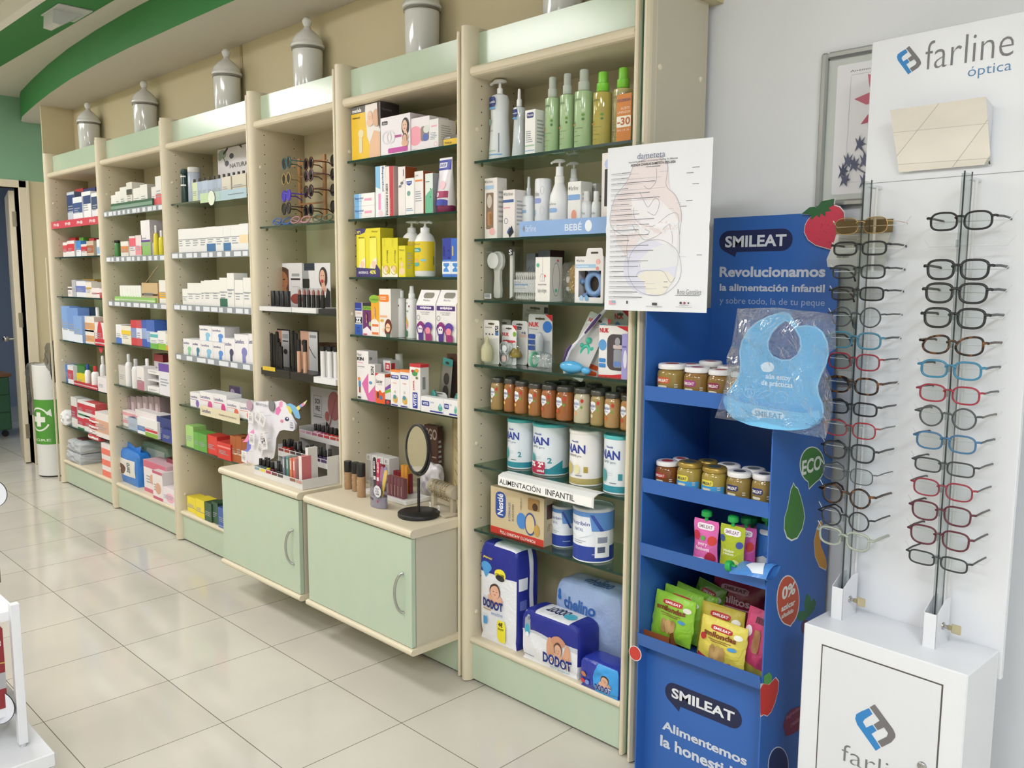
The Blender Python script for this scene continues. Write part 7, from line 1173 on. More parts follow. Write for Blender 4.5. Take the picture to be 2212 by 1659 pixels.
# foil packet with a brown header
a_ = atl('U', 270, 480, -.012); b_ = atl('U', 860, 620, -.012); c_ = atl('U', 165, 960, -.012)
t2 = thing('hanging_packet', 'clear sachet with a brown header hanging behind the gold spectacles', 'packet', M=MS @ Matrix.Translation((a_.x-.006, -.020, c_.z))); w = b_.x-a_.x; h = a_.z-c_.z
MB().box(0, w, -.002, .0, h*.72, h, '#6c5c36').build('header', t2)
mb = MB(); mb.add([(-.02, 0, 0), (w*.9, 0, 0), (w*.97, 0, h*.72), (.0, 0, h*.72), (-.02, -.008, .02), (w*.9, -.008, .02), (w*.96, -.006, h*.6), (.0, -.006, h*.6)], [(0, 1, 5, 4), (4, 5, 6, 7), (7, 6, 2, 3), (3, 2, 1, 0)], mat('#d9dbd6', .15, 0, 'liquid')); mb.lines(w*.8, h*.6, flat(-.009, .0, .02), .1, .7, .5, .9, 7, '#77787a')
mb.decor([('r', .08+.03*i, .05, .095+.03*i, .2, '#55565a') for i in range(10)], w*.8, h*.6, flat(-.009, .0, .02)); mb.build('sachet', t2)
# ================================================================= the three left bays and the sunglasses bay
_seen = {}
SHN = ['top', 'second', 'third', 'fourth', 'fifth', 'sixth', 'base']
def shelf_row(b, k, c, data, Y=.03, d=.08, grp=None):
    """each entry: shape x0 x1 y-top colour[/side] description | stripes v0-v1-colour"""
    z = .186 if k == 6 else SH[b][k]
    for ln in data.strip().split('\n'):
        a, _, st = ln.partition('|'); f_ = a.split(None, 5); sh, x0, x1, yt = f_[0], float(f_[1]), float(f_[2]), float(f_[3]); col, _, sc = f_[4].partition('/'); ds = f_[5].strip(); y = Y; zo = 0
        if '@' in sh: sh, q = sh.split('@'); y = float(q)
        if '^' in sh: sh, q = sh.split('^'); zo = float(q)
        n = _seen[(ds, b, k)] = _seen.get((ds, b, k), -1)+1
        tot = sum(1 for l2 in data.strip().split('\n') if l2.partition('|')[0].split(None, 5)[5].strip() == ds)
        lb = '%s on the %s shelf, %s' % (ds, SHN[k], BAY[b]) if k < 6 else '%s on the base board, %s' % (ds, BAY[b])
        g = None
        if tot > 1: lb = '%s %s' % (ORD[n], lb); g = 'row of %s, %s shelf, %s' % (ds, SHN[k], BAY[b])
        pr = []
        for s_ in st.split():
            v0, v1, cc = s_.split('-')
            pr.append(('r', 0 if sh == 'b' else .25, float(v0), 1 if sh == 'b' else .75, float(v1), '#'+cc) if not cc.startswith('e') or len(cc) == 6 else ('e', .55, float(v0), .3, float(v1), '#'+cc[1:]))
        if sh == 'b': box_item(c, x0, x1, yt, z+zo, y, d, lb, front=pr, col=col, scol=sc or None, group=g, lines=3, b=.0005, slines=0)
        elif sh == 'o': round_item(c, x0, x1, yt, z, y+.02, lb, [(0, 0), (.95, 0), (1, .02), (1, .62), (.8, .72), (.4, .76)], col=col, prims=pr, lz=(.05, .6), cap=[(.45, .755), (.48, .76), (.48, .97), (.4, 1), (0, 1)], ccol=sc or '#f0f0f0', group=g)
        elif sh == 'j': round_item(c, x0, x1, yt, z, y+.02, lb, [(0, 0), (.97, 0), (1, .02), (1, .84), (.9, .86)], col=col, prims=pr, lz=(.05, .8), cap=[(.97, .855), (1, .86), (1, .98), (.95, 1), (0, 1)], ccol=sc or '#f0f0f0', group=g, cat='jar', name='jar')
def rail(b, k, n, f0=0.0, f1=1.0, col='#8d949e', h=.032, txt=None, tc='#f0e8ea', rep=4):
    x0 = G[b]+.056; L = G[b+1]-.024-x0; t_ = [o for o in SC.objects if o.name.startswith('shelving_bay') and abs(o.location.x-G[b]) < .001][0]; mb = MB(); z = SH[b][k]
    mb.box(x0+L*f0, x0+L*f1, .008, .016, z-h+.004, z+.006, mat(col, .35)); w = L*(f1-f0); rd = random.Random(b*9+k)
    fm = flat(.008, x0+L*f0, z-h+.004)
    if txt: mb.decor([('t', txt, (i+.25)/rep, .3, (i+.7)/rep, .7, tc, 0, .02) for i in range(rep)], w, h, fm)
    else: mb.decor([('r', (i+.12)/n, .12, (i+.12+rd.choice((.45, .55, .8)))/n, .88, '#dfe3ea') for i in range(n)], w, h, fm, dt=0)
    o = mb.build('price_rail', t_, loc=(-G[b], 0, 0))
rail(0, 0, 0, col='#cf4a58', h=.050, txt='PHB'); rail(1, 0, 12); rail(1, 1, 11); rail(1, 2, 9); rail(2, 1, 10); rail(2, 2, 10); rail(2, 3, 7)
shelf_row(0, 0, 'N', '''b 250 318 592 #c4c9d6/#5a6078 white and navy toothbrush pack|.3-.9-2c3f74
b@.02 302 388 642 #e4e6ec small white and navy toothbrush pack|.3-.75-3a5488
b 386 470 590 #ecebee white toothbrush carton with navy figure|.55-.85-2c3f74
b 478 545 600 #e9e8ec white toothbrush carton with navy badge|.35-.85-34486e
b@.13 330 405 562 #b03038 dark red pack at the back
b@.13 405 520 560 #33386c navy pack at the back''')
shelf_row(0, 1, 'N', '''b 205 248 1065 #e4e0e0 white and red dental carton|.35-.8-d04a54
b 246 312 1050 #e6e2e2 tall white and red dental carton|.35-.8-d03a44
b 330 374 1050 #4a8ad0 bright blue carton|0-.4-e4e6ea
b 376 430 1082 #e0d8d8 red-faced white carton|.4-.8-c8303c
b 428 492 1052 #c9b8a4 beige and brown carton|.2-.7-a8603c
b 524 566 1036 #e6e8ec white and pale blue carton|.1-.5-8ab4e0
b@.12 268 328 1020 #c83038 red topped pack at the back
b@.12 362 402 1018 #6ab03c lime green pack at the back
b@.12 455 502 1025 #c8303a crimson pack at the back''')
shelf_row(0, 2, 'N', '''b 250 290 1482 #e9dede small pinkish carton|.7-.85-3a2c30
b 290 330 1418 #b4b6bc silver grey carton
b 326 420 1428 #e2e2ea white carton with blue letters|.3-.7-6a7cc0
b 420 474 1438 #e4ddd2 white carton with a gold band|.55-.65-c09a3c
b 475 548 1492 #e9e0e0 white carton with red lines|.4-.5-c84a54
b 548 590 1500 #c83a48 crimson and white carton|.6-1-e6e0e0
b@.13 390 505 1410 #a8843c golden brown carton at the back''')
shelf_row(0, 3, 'O', '''b 168 236 78 #7fa4dc tall light blue bottle pack|0-.35-dfe6f2
b@.02 215 300 92 #7598d4 front light blue bottle pack|0-.35-dfe6f2
b@.01 262 328 155 #85a6dc short light blue bottle pack|0-.3-dfe6f2
b@.13 302 385 86 #6a8ecc light blue bottle pack at the back
b 328 422 262 #e6e0d8 lower white and orange gauze carton|.15-.6-dfa060
b^.085 328 422 158 #e6e0d8 upper white and orange gauze carton|.15-.6-dfa060
o@.08 425 492 88 #d4d6d8 translucent grey bottle
b 430 502 205 #e4dede/#b83040 white and red first aid carton|.35-.7-ec83844
b@.012 428 512 338 #c0283a flat red carton in front|.3-.5-e8d0d4''')
shelf_row(0, 4, 'O', '''b 185 215 542 #4a80c8 narrow blue carton
b@.02 212 256 548 #e4e4e8 white carton with red and blue flame|.25-.75-c84858
b 262 350 545 #3c7a3c dark green box
b@.025 282 346 612 #e0cc2c yellow box
o@.02 348 402 542 #ecebe8/#2c4a9c white bottle with blue cap
o@.02 400 468 556 #ecebea/#c8303a white bottle with red cap
o@.06 470 528 476 #dcdcde/#e8e8e8 large round white bottle
b@.012 258 445 672 #b02838 low crimson display tray|.3-.6-e0b0b8
b@.012 450 520 640 #e6e0e2 white and pink front carton''', Y=.05)
shelf_row(0, 5, 'O', '''o@.12 238 345 722 #e6e6e4 white pump bottle at the back
b 243 290 802 #dcdcda/#c8c8c6 grey and red cotton pack|.3-.7-b03a4c
b 290 342 938 #e6e6e6 lower white carton with red spot|.3-.8-c83848 0-.12-2f7a4a
b^.105 290 342 822 #e6e6e6 upper white carton with red spot|.3-.8-c83848 0-.12-2f7a4a
b 342 432 945 #e6e6e6/#e0d8d8 lower wide white carton with red spot|.3-.8-c83848
b^.105 342 432 838 #e6e6e6/#d05a5a upper wide white carton with red spot|.3-.8-c83848
b@.012 434 540 918 #e9e2e0 white carton with a hand photo|.2-.7-d8a890''')
z = SH[0][5]; p = at(*cp('O', 205, 1020), Y=.0); tag(softpack(.085, .07, .10, mat('#e9e9ec', .5, 0, 'crinkle'), .012, seed=21, amp=.009).build('cotton_bag', loc=(xat(cp('O', 205, 0)[0], .03, z), .04, z)), 'crumpled white cotton bag at the left of the sixth shelf, far-left bay', 'bag')
z = .186
for i, (h0, h1, wd) in enumerate(((0, .085, .30), (.085, .17, .27))): tag(softpack(wd, .2, .082, mat('#b9bec4', .25, 0, 'crinkle'), .012, seed=30+i, amp=.007, tprims=[('r', .2, .2, .8, .8, '#6a3a40')] if i else ()).build('plastic_pack', loc=(xat(cp('O', 365+10*i, 0)[0], .12, z), .12, z+h0)), '%s of two grey plastic packs at the bottom of the far-left bay' % ['lower', 'upper'][i], 'bag')
for i in range(4): tag(softpack(.20, .11, .036, mat(['#c8404a', '#d8d0d0', '#c8404a', '#d2484e'][i], .25, 0, 'crinkle'), .006, seed=40+i, amp=.003, prims=[('r', 0, .3, 1, .7, '#e4dcdc')]).build('soft_pack', loc=(xat(cp('O', 490, 0)[0], .07, z)+.012*i, .07, z+.235+.04*i)), 'red and white soft pack, %s from the bottom of the pile, far-left bay' % ORD[i], 'packet', 'pile of red and white soft packs')
for i in range(3): box_item('O', 0, 0, 0, z+.078*i, .02, .11, 'coral and white carton, %s from the bottom of its stack, far-left bay' % ORD[i], dims=(xat(cp('O', 486, 0)[0], .02, z), .16, .0765), col='#e8e0e0', front=[('r', 0, 0, 1, .55, '#ee7a68')], group='stack of coral and white cartons', slines=0)
shelf_row(1, 0, 'N', '''b@.04 660 702 622 #e9e8e2 white carton with green foot|0-.4-4a9a3c
b@.04 702 748 586 #e9e8e2 white carton with green foot|0-.35-4a9a3c
b@.04 746 808 546 #e6e5e0 white carton with green foot|0-.3-4a9a3c
b@.03 808 860 500 #e2ddd4 tall white carton with black print|.55-.75-3a3430
b 870 936 556 #e9e8e2 white carton with lime foot|0-.35-b4d42c
b 936 1002 522 #e9e8e2/#b9b6ae white carton with lime foot|0-.35-b4d42c
b 1040 1082 542 #e9e4e2 white carton with coral foot|0-.4-e06068
b 1080 1150 442 #e9e4e2 tall white carton with coral foot|0-.4-e06068
b@.018 655 1045 704 #2e5c44 low dark green tester tray|.3-.7-7a9c86''')
shelf_row(1, 1, 'N', '''j@.05 690 748 1044 #4c8a4a/#1c1c1c green jar with black lid
b 750 820 1056 #e4e2da white carton with orange bars|.3-.7-d8884c
b 832 892 1006 #e6dede white carton with pink top|.5-.9-e06070
b 888 952 998 #e9d8d8 pink and white carton|.1-.5-e8909c
b 946 1030 858 #eae6ea/#b8b0b8 purple-lined carton|0-.4-8cbc6c .4-.46-5a3a90
o@.03 1035 1075 1010 #e9e8ea small white bottle
o@.03 1062 1112 902 #e8d83c/#f0f0f0 yellow bottle with white cap
o@.03 1108 1165 950 #e8d83c/#f0f0f0 yellow bottle with white cap''')
for i in range(8): box_item('N', 742+25*i, 766+25*i, 1470, SH[1][2], .04, .09, 'thin white carton in the packed file, %s from the left' % ORD[i], col='#e9e9e6', front=[('r', .1, .1, .4, .4, '#b9c8b4')], group='file of thin white cartons', slines=0, b=.0004)
shelf_row(1, 2, 'N', '''b 950 1100 1444 #c9ae84/#b0946c pale wood box with small brand plate|.38-.48-4a3828
b 1114 1200 1420 #e9e6e0 white carton with yellow band|.25-.5-e8b02c
b@.018 690 1072 1572 #8fc06a low light green tray|.3-.6-c8e0b4''')
p0 = at(*cp('N', 985, 1440), Y=.05); p1 = at(*cp('N', 1110, 1270), Y=.05); tag(MB().tube([p0, (p1.x, .05, p1.z), (p1.x+.02, .05, p1.z)], .003, '#a89878', 6).build('rope_loop'), 'beige rope loop above the pale wood box', 'rope')
shelf_row(1, 3, 'O', '''b 596 640 224 #e6e6ea white carton with blue foot|0-.3-4a78c8
b 640 716 232 #e4dfd0/#b8b0a0 cream carton with yellow mark|.5-.75-e8c83c
b 716 760 190 #c8404a red toothbrush blister|.3-.7-8090c8
b 760 802 192 #c8505a pink toothbrush blister|.3-.7-e0e0ea
b 802 842 190 #3c5cb0 blue toothbrush blister|.3-.7-90a8d8
b 842 905 188 #4468b8 clear blue toothbrush blister|.2-.6-a0b4e0
b@.01 868 930 286 #e6e8e6 teal and green footed carton|0-.35-6ab04a .7-.9-5ab0b8
b@.01 928 992 276 #e9e9e6 white carton with lime oval|0-.35-8cc03c
b@.01 992 1040 300 #dcd8c8 white carton with orange foot|0-.3-e09a3c''')
shelf_row(1, 4, 'O', '''b 618 680 545 #c9c6c2/#a8a4a0 greige carton
o 672 736 462 #e9e6e6/#d8dcdc slim white pump bottle
o@.02 722 796 500 #e6e4e4/#c8c8c8 white bottle with grey cap
b@.015 764 820 556 #e6e2e2 white carton with mauve foot|0-.4-b07484
o@.05 818 882 498 #b9b4b4 grey spray bottle
b 845 938 712 #e9e6e4 lowest white carton of a stack
b^.07 845 938 660 #e9e6e4 middle white carton of a stack
b^.14 845 938 612 #e9e6e4 uppermost white carton of a stack
b@.1 905 975 460 #c8c0c0/#8c2c3c back carton with dark red top|.8-1-9c2c3c
b@.015 940 1040 532 #e0dee6 white carton with purple top|.75-1-6a4aa0''')
for i in range(6): box_item('O', 668+48*i, 711+48*i, 796, SH[1][5], .10, .08, 'taupe carton at the back, %s from the left, second bay' % ORD[i], col='#a08c90', front=[('r', .2, .3, .6, .8, '#c4b4b8')], group='taupe cartons at the back', slines=0, b=.0004)
shelf_row(1, 5, 'O', '''b@.06 650 750 905 #e6dcdc pink-edged white carton|.7-.9-e0a0a8 .2-.4-e0a0a8
b@.04 752 950 900 #e4dcdc long white carton with pink print|.6-.7-d89aa4
b 690 768 960 #a8b8cc/#3a4a70 pale blue carton
b@.016 766 850 962 #e4e6ea white carton with blue and red waves|.2-.5-4a80c8
b@.012 826 925 980 #e6e4e4 white carton with red wave and green foot|0-.25-8ab04a .3-.45-c83a48
b 922 1040 955 #2c3c7c/#26305c upper navy carton
b@.01 960 1040 1050 #2c3f8c/#26305c navy carton in front''')
z = .186; w, h = wh('O', 640, 820, 1150, z, .05)
mb = softpack(w, .09, h*.8, mat('#2f7cd0', .25, 0, 'crinkle'), .012, prims=[('r', .08, .25, .92, .75, '#e0ded8'), ('e', .35, .42, .18, .16, '#6a4a3c'), ('t', 'zero', .60, .36, .74, .66, '#5a6a70', 90, .02)], seed=50)
mb.add([(-w*.42, -.01, h*.78), (w*.42, -.01, h*.78), (w*.46, -.01, h*.96), (w*.15, 0, h*.86), (-w*.44, 0, h*1.02)], [(0, 1, 2, 3, 4)], mat('#2f7cd0', .25, 0, 'crinkle'))
tag(mb.build('wipes_bag', loc=(xat(cp('O', 730, 0)[0], .09, z), .095, z)), 'bright blue bag with a baby photo on the base board, second bay', 'bag')
w, h = wh('O', 795, 1035, 1155, z, .19); tag(softpack(w, .08, h, mat('#9cb8a4', .25, 0, 'crinkle'), .012, prims=[('t', 'Lindor', .05, .7, .3, .9, '#3c7a5c', 90, .02), ('r', .4, .55, .95, .9, '#d4dad4')], seed=51).build('diaper_pack', loc=(xat(cp('O', 915, 0)[0], .22, z), .235, z)), 'clear green pack behind the pink boxes, second bay', 'diapers')
shelf_row(1, 6, 'O', '''b@.05 820 1000 1300 #e9e0e2/#d8b0bc large rose-topped carton with a mother|0-.12-cc6a82 .78-1-cc6a82 .45-.2-ed8a890
b@.01 890 968 1385 #eae2e2/#dcd6d8 small white carton with rose foot|0-.1-c8607c .9-1-c8607c .4-.2-ed8a890
b@.12 1005 1060 1290 #8a3a4c/#7a3040 dark rose carton at the back
b@.012 965 1075 1512 #eae0e4 low white and pink carton|.4-.3-eecb4c4''', d=.11)
shelf_row(2, 0, 'K', '''j@.04 218 300 856 #1f3a34/#1f3a34 dark green jar with white bands|.6-.66-e0e4e0 .95-1-e0e4e0
j@.08 297 442 838 #aeb8c8/#c9c9c4 pale blue jar with a silver lid
b 345 400 1010 #d0dcb0 pale green tube box
b 400 455 1000 #a8b8d0 pale blue tube box
b 455 515 990 #b4c0d6 pale blue tube box
b 515 572 985 #aab8d0 pale blue tube box
b 572 628 975 #a4b0c4 pale blue tube box
b 628 670 965 #b0bcd0 pale blue tube box
b 672 775 950 #d8cfc0 beige botanical carton
b 790 945 925 #d4cbb8 wide beige botanical carton|.4-.45-a89878''', Y=.04)
for i in range(11): z = SH[2][0]; tag(MB().lathe([(.007, 0), (.007, .018), (0, .02)], '#4a4440', 10).build('cap', loc=(xat(cp('K', 372+55*i, 0)[0], .05, z), .05, at(*cp('K', 372+55*i, 1000-9.5*i), Y=.05).z-.004)), 'dark cap on the tube boxes, %s from the left, third bay' % ORD[i], 'cap', 'dark caps on the tube boxes')
z = SH[2][0]; w, h = wh('K', 640, 990, 640, z, .19)
mb = MB(); mb.box(0, w, 0, .002, 0, h, '#dcd6d8', .0005); mb.decor([('e', .16, .9, .14, .08, '#93a090'), ('e', .08, .84, .06, .05, '#93a090'), ('e', .3, .72, .07, .05, '#4a4a5c'), ('e', .46, .84, .07, .05, '#4a4a5c'), ('l', [(.2, .9), (.3, .96), (.35, 1)], .04, '#26262a'), ('l', [(.2, .84), (.26, .72), (.28, .66)], .02, '#5a6a58'), ('p', [(.7, 1), (.78, 1), (.8, .94)], '#26262a'), ('t', 'NATURA', .4, .62, .95, .70, '#4a4a48')], w, h, flat())
tag(mb.build('botanical_sign', loc=(xat(cp('K', 640, 0)[0], .19, z), .19, z)), 'white cardboard sign with leaves and blue fruits at the back, third bay', 'sign')
x0 = xat(cp('K', 432, 0)[0], .0, z); w = G[3]-.03-x0; t = thing('shelf_sign', 'pastel green to blue shelf sign with a round pale badge', 'sign', (x0, -.002, z-.022))
mb = MB(); mb.box(0, w, 0, .002, 0, .05, '#a9c0cc'); mb.decor([('r', 0, 0, .25, 1, '#bcd4a8'), ('r', .25, 0, .45, 1, '#a8c4b8')]+[('r', .62, .46, .95, .54, '#6a7c88')], w, .05, flat()); mb.build('strip', t)
q = MB(); q.lathe([(.040, 0), (.040, .002), (0, .002)], '#5a6a78', 28); q.lathe([(.038, .0022), (0, .0023)], '#dfe6d4', 28, cap=False); q.xf(Matrix.Translation((w*.27, -.002, .02)) @ Matrix.Rotation(math.pi/2, 4, 'X')); q.build('round_badge', t)
shelf_row(2, 1, 'K', '\n'.join('b %d %d %d #e9e9e8 slim white serum carton|.55-.58-8a8c92%s' % (x0, x1, yt, ' 0-.35-3f74a8' if i in (4, 6) else ' .3-.6-f0d8b0' if i == 8 else '') for i, (x0, x1, yt) in enumerate(((190, 262, 1532), (262, 342, 1528), (342, 427, 1522), (427, 505, 1515), (505, 605, 1505), (605, 690, 1500), (692, 775, 1492), (777, 872, 1485), (872, 970, 1470)))))
shelf_row(2, 2, 'L', '\n'.join('b %d %d %d #e9e8e4 plain white cream carton|.5-.54-a0a4a8%s' % (x0, x1, yt, ' 0-.3-2c6a58' if i == 6 else '') for i, (x0, x1, yt) in enumerate(((207, 260, 570), (260, 330, 512), (331, 394, 512), (395, 427, 492), (427, 505, 486), (505, 580, 482), (580, 655, 460), (656, 722, 414), (728, 812, 482), (814, 890, 460)))))
cs = ['#8ac8a0', '#3f80a0', '#88c0e0', '#5a90d8', '#3c4068', '#8484c0', '#8484c0']
for i, (x0, x1, yt) in enumerate(((215, 303, 1065), (305, 386, 1075), (388, 508, 1087), (510, 623, 1102), (627, 726, 1060), (728, 866, 1020), (868, 960, 1018))):
    box_item('L', x0, x1, yt, SH[2][3], .03, .08, 'white carton with cool ribbon, lower row, %s from the left, third bay' % ORD[i], col='#eae8ea', front=[('t', 'Lactoflora', .05, .68, .7, .82, '#3f3c7c', 0, .02), ('e', .7, .4, .2, .16, cs[i]), ('r', .55, 0, .78, .35, cs[i])], group='lower row of ribbon cartons', slines=0)
zl = wh('L', 388, 508, 1087, SH[2][3], .03)[1]+.001
for i, (x0, x1, yt) in enumerate(((375, 495, 935), (498, 625, 945))): box_item('L', x0, x1, yt, SH[2][3]+zl, .05, .09, 'white carton with blue ribbon stacked on top, %s one' % ['left', 'right'][i], col='#eae8ea', scol='#d0ccd0', front=[('t', 'Lactoflora', .05, .68, .7, .82, '#3f3c7c', 0, .02), ('e', .7, .4, .2, .16, cs[2+i]), ('r', .55, 0, .78, .35, cs[2+i])], group='upper pair of ribbon cartons', slines=0)
for i, (x0, x1, yt, c_) in enumerate(((268, 360, 114, '#7a6ab0'), (362, 488, 106, '#d85a98'), (490, 612, 128, '#d84a90'), (616, 733, 190, '#e87a5c'), (735, 850, 217, '#e06a50'))):
    box_item('M', x0, x1, yt, SH[2][4], .03, .09, 'white carton with warm ribbon, %s from the left, third bay' % ORD[i], col='#eae8ea', front=[('t', 'Lactoflora', .05, .62, .75, .78, '#3f3c7c', 0, .02), ('e', .75, .28, .17, .25, c_), ('r', .05, .5, .7, .53, c_)], group='fifth shelf ribbon cartons', slines=0)
box_item('M', 640, 742, 55, SH[2][4], .16, .015, 'purple leaflet box standing at the back, fifth shelf, third bay', col='#b4b0bc', front=[('r', 0, .55, 1, 1, '#5c4a7c'), ('e', .3, .75, .2, .12, '#c8b8d8')])
z = SH[2][4]; x0 = xat(cp('M', 362, 0)[0], .012, z); x1 = xat(cp('M', 735, 0)[0], .012, z); mb = MB(); mb.box(0, x1-x0, 0, .002, 0, .055, '#e0d6b8'); mb.decor([('t', 'Lactoflora', .05, .35, .28, .7, '#3f3c7c', 0, .02), ('t', 'Equilibra tu microbiota', .5, .35, .92, .6, '#4a4a50')], x1-x0, .055, flat()); tag(mb.build('shelf_sign', loc=(x0, .010, z-.030)), 'long cream shelf sign in front of the ribbon cartons', 'sign')
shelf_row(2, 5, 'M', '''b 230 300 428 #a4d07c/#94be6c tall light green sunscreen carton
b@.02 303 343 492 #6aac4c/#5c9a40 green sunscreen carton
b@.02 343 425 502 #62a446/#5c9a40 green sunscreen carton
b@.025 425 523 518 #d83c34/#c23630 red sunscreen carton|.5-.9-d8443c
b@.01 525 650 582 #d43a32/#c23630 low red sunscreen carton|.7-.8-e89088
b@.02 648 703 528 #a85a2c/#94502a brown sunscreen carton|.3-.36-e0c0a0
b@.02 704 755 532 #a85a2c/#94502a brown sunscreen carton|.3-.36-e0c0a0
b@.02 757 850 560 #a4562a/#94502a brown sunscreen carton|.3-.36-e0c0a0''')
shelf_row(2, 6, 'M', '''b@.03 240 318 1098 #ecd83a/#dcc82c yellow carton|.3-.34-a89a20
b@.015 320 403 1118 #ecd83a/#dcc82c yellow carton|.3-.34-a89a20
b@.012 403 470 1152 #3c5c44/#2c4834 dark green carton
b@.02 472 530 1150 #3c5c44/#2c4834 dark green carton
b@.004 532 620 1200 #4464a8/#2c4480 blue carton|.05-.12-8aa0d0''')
# --- sunglasses
z = SH[3][0]; WD = mat('#a87c50', .5); xr_ = xat(cp('H', 530, 0)[0], .17, z)
t = thing('sunglasses_rack', 'light wooden ladder rack holding rows of sunglasses', 'rack', (xr_, .17, z)); hh = at(*cp('H', 560, 760), Y=.17).z-z
for x in (0, .22): MB().box(x, x+.022, 0, .012, 0, hh, WD, .001).build('upright', t)
for i in range(5): MB().box(.02, .22, .002, .010, hh*(.12+.2*i), hh*(.12+.2*i)+.008, WD).build('rung', t)
MB().box(-.10, .26, .003, .008, hh*.9, hh*.9+.006, WD).build('rung', t)
SGC = [['#2f5a60', '#5c3420', '#4a4038'], ['#9c8450', '#6a4c58', '#4a3c34'], ['#4a38b8', '#4a2c28', '#3c3434'], ['#241c1c', '#3c241c', '#3a2a22']]
YT = [[815, 820, 780], [985, 950, 930], [1170, 1120, 1100], [1310, 1330, 1280]]
for r_ in range(4):
    for q_ in range(3):
        xc = [395, 635, 930][q_]; Y = [.06, .09, .16][q_]; P = at(*cp('H', xc, YT[r_][q_]), Y=Y); col = SGC[r_][q_]
        t = thing('sunglasses', '%s sunglasses, %s row from the top, %s column of the wooden rack' % ({'#2f5a60': 'round teal', '#9c8450': 'gold', '#4a38b8': 'purple mirrored', '#241c1c': 'black'}.get(col, 'brown framed'), ORD[r_], ['left', 'middle', 'right'][q_]), 'sunglasses', (P.x, Y, P.z), rz=math.radians(-12), group='sunglasses on the wooden rack'); m = mat(col, .25)
        rl = .027
        for s_ in (-1, 1):
            mb = MB(); mb.tube([(s_*.034+rl*math.cos(a)*(1 if q_ else 1), 0, rl*math.sin(a)*.95) for a in [2*math.pi*k/18 for k in range(18)]], .0035, m, 6, closed=True); mb.build('rim', t)
            mb = MB(); mb.add([(s_*.034+rl*math.cos(a), -.001, rl*math.sin(a)*.95) for a in [2*math.pi*k/18 for k in range(18)]], [tuple(range(18))], mat('#4a3ac8' if col == '#4a38b8' else '#1c1e22', .06, .6 if r_ == 1 else .2)); mb.build('lens', t)
            MB().tube([(s_*.062, .002, .006), (s_*.066, .012, .006), (s_*.064, .075, .004), (s_*.062, .10, -.012)], .0028, m, 6).build('temple', t)
        MB().tube([(-.010, 0, .008), (0, -.003, .011), (.010, 0, .008)], .003, m, 6).build('bridge', t)
for i, (x0, c_, nm) in enumerate(((330, '#4a6cb0', 'blue'), (530, '#c08c98', 'pink'), (770, '#5c6c58', 'green'))):
    X = xat(cp('H', x0, 0)[0], .06, z); t = thing('folded_glasses', '%s folded glasses lying on the shelf under the sunglasses' % nm, 'glasses', (X, .07, z+.006), rz=.3)
    mb = MB(); m = mat(c_, .3)
    for s_ in (-1, 1): mb.tube([(s_*.032+.025*math.cos(a), .012*math.sin(a), .018+.016*math.sin(a)) for a in [2*math.pi*k/16 for k in range(16)]], .003, m, 6, closed=True)
    mb.build('frame_front', t); 
    for s_ in (-1, 1): MB().tube([(s_*.058, 0, .022), (s_*.03, .02, .012), (-s_*.04, .03, .004)], .003, m, 6).build('temple', t)
# --- make-up shelves
z = SH[3][1]; BLK = mat('#1e1d1f', .35)
def mtray(X, Y, z, w, d, h, col, label, cat='tray'): return tag(MB().box(0, w, 0, d, 0, h, mat(col, .35), .001).build('display_tray', loc=(X, Y, z)), label, cat)
Xa = G[3]+.06
mtray(Xa+.0, .0, z, .30, .15, .022, '#d8d8da', 'white tester tray at the left of the lipstick shelf'); mtray(Xa+.305, .0, z, .21, .15, .024, '#dededf', 'marbled tester tray in the middle of the lipstick shelf'); mtray(Xa+.52, .01, z, .14, .15, .022, '#26272c', 'dark tray at the right of the lipstick shelf')
w, h = wh('I', 270, 530, 318, z, .10)
def mk(name, c, x0, x1, yt, Y, label, pr, col='#dcdadb', z=z, cat='poster'):
    w, h = wh(c, x0, x1, yt, z, Y); mb = MB(); mb.box(0, w, 0, .003, 0, h, col); mb.decor(pr, w, h, flat()); tag(mb.build(name, loc=(xat(cp(c, x0, 0)[0], Y, z), Y, z)), label, cat)
mk('makeup_poster', 'I', 268, 532, 318, .14, 'cosmetics card with a smiling dark-skinned woman and red smear', woman(.24, .62, .24, .62, '#4a3428', '#a06a48')+[('r', .5, 0, 1, 1, '#dcdadb'), ('r', .58, .64, .92, .68, '#2a2a2c'), ('r', .62, .72, .9, .78, '#9a9a9c'), ('e', .78, .25, .22, .11, '#a04a44'), ('r', .62, .5, .88, .51, '#a8a8aa')])
mk('makeup_poster', 'I', 533, 805, 318, .14, 'cosmetics card with a woman in black with red lips', [('r', 0, .3, .22, 1, '#9a9c9e'), ('r', .06, .85, .45, 1, '#1c2a3c'), ('R', .0, .48, .25, .68, .1, '#151517')]+woman(.74, .72, .16, 1.0, '#2a201e', '#d8a890')+[('p', [(.6, 0), (1, 0), (1, .42), (.9, .5), (.84, .3), (.66, .26)], '#141416'), ('e', .73, .63, .05, .035, '#b02a3a')])
for i in range(4): tag(MB().lathe([(.014, 0), (.0145, .002), (.0145, .075), (.013, .077), (0, .077)], BLK, 16).build('mascara_tube', loc=(xat(cp('I', 240+46*i, 0)[0], .05, z), .05, z+.022)), 'short black cosmetic tube in the left tray, %s from the left' % ORD[i], 'cosmetics', 'black tubes in the left tray')
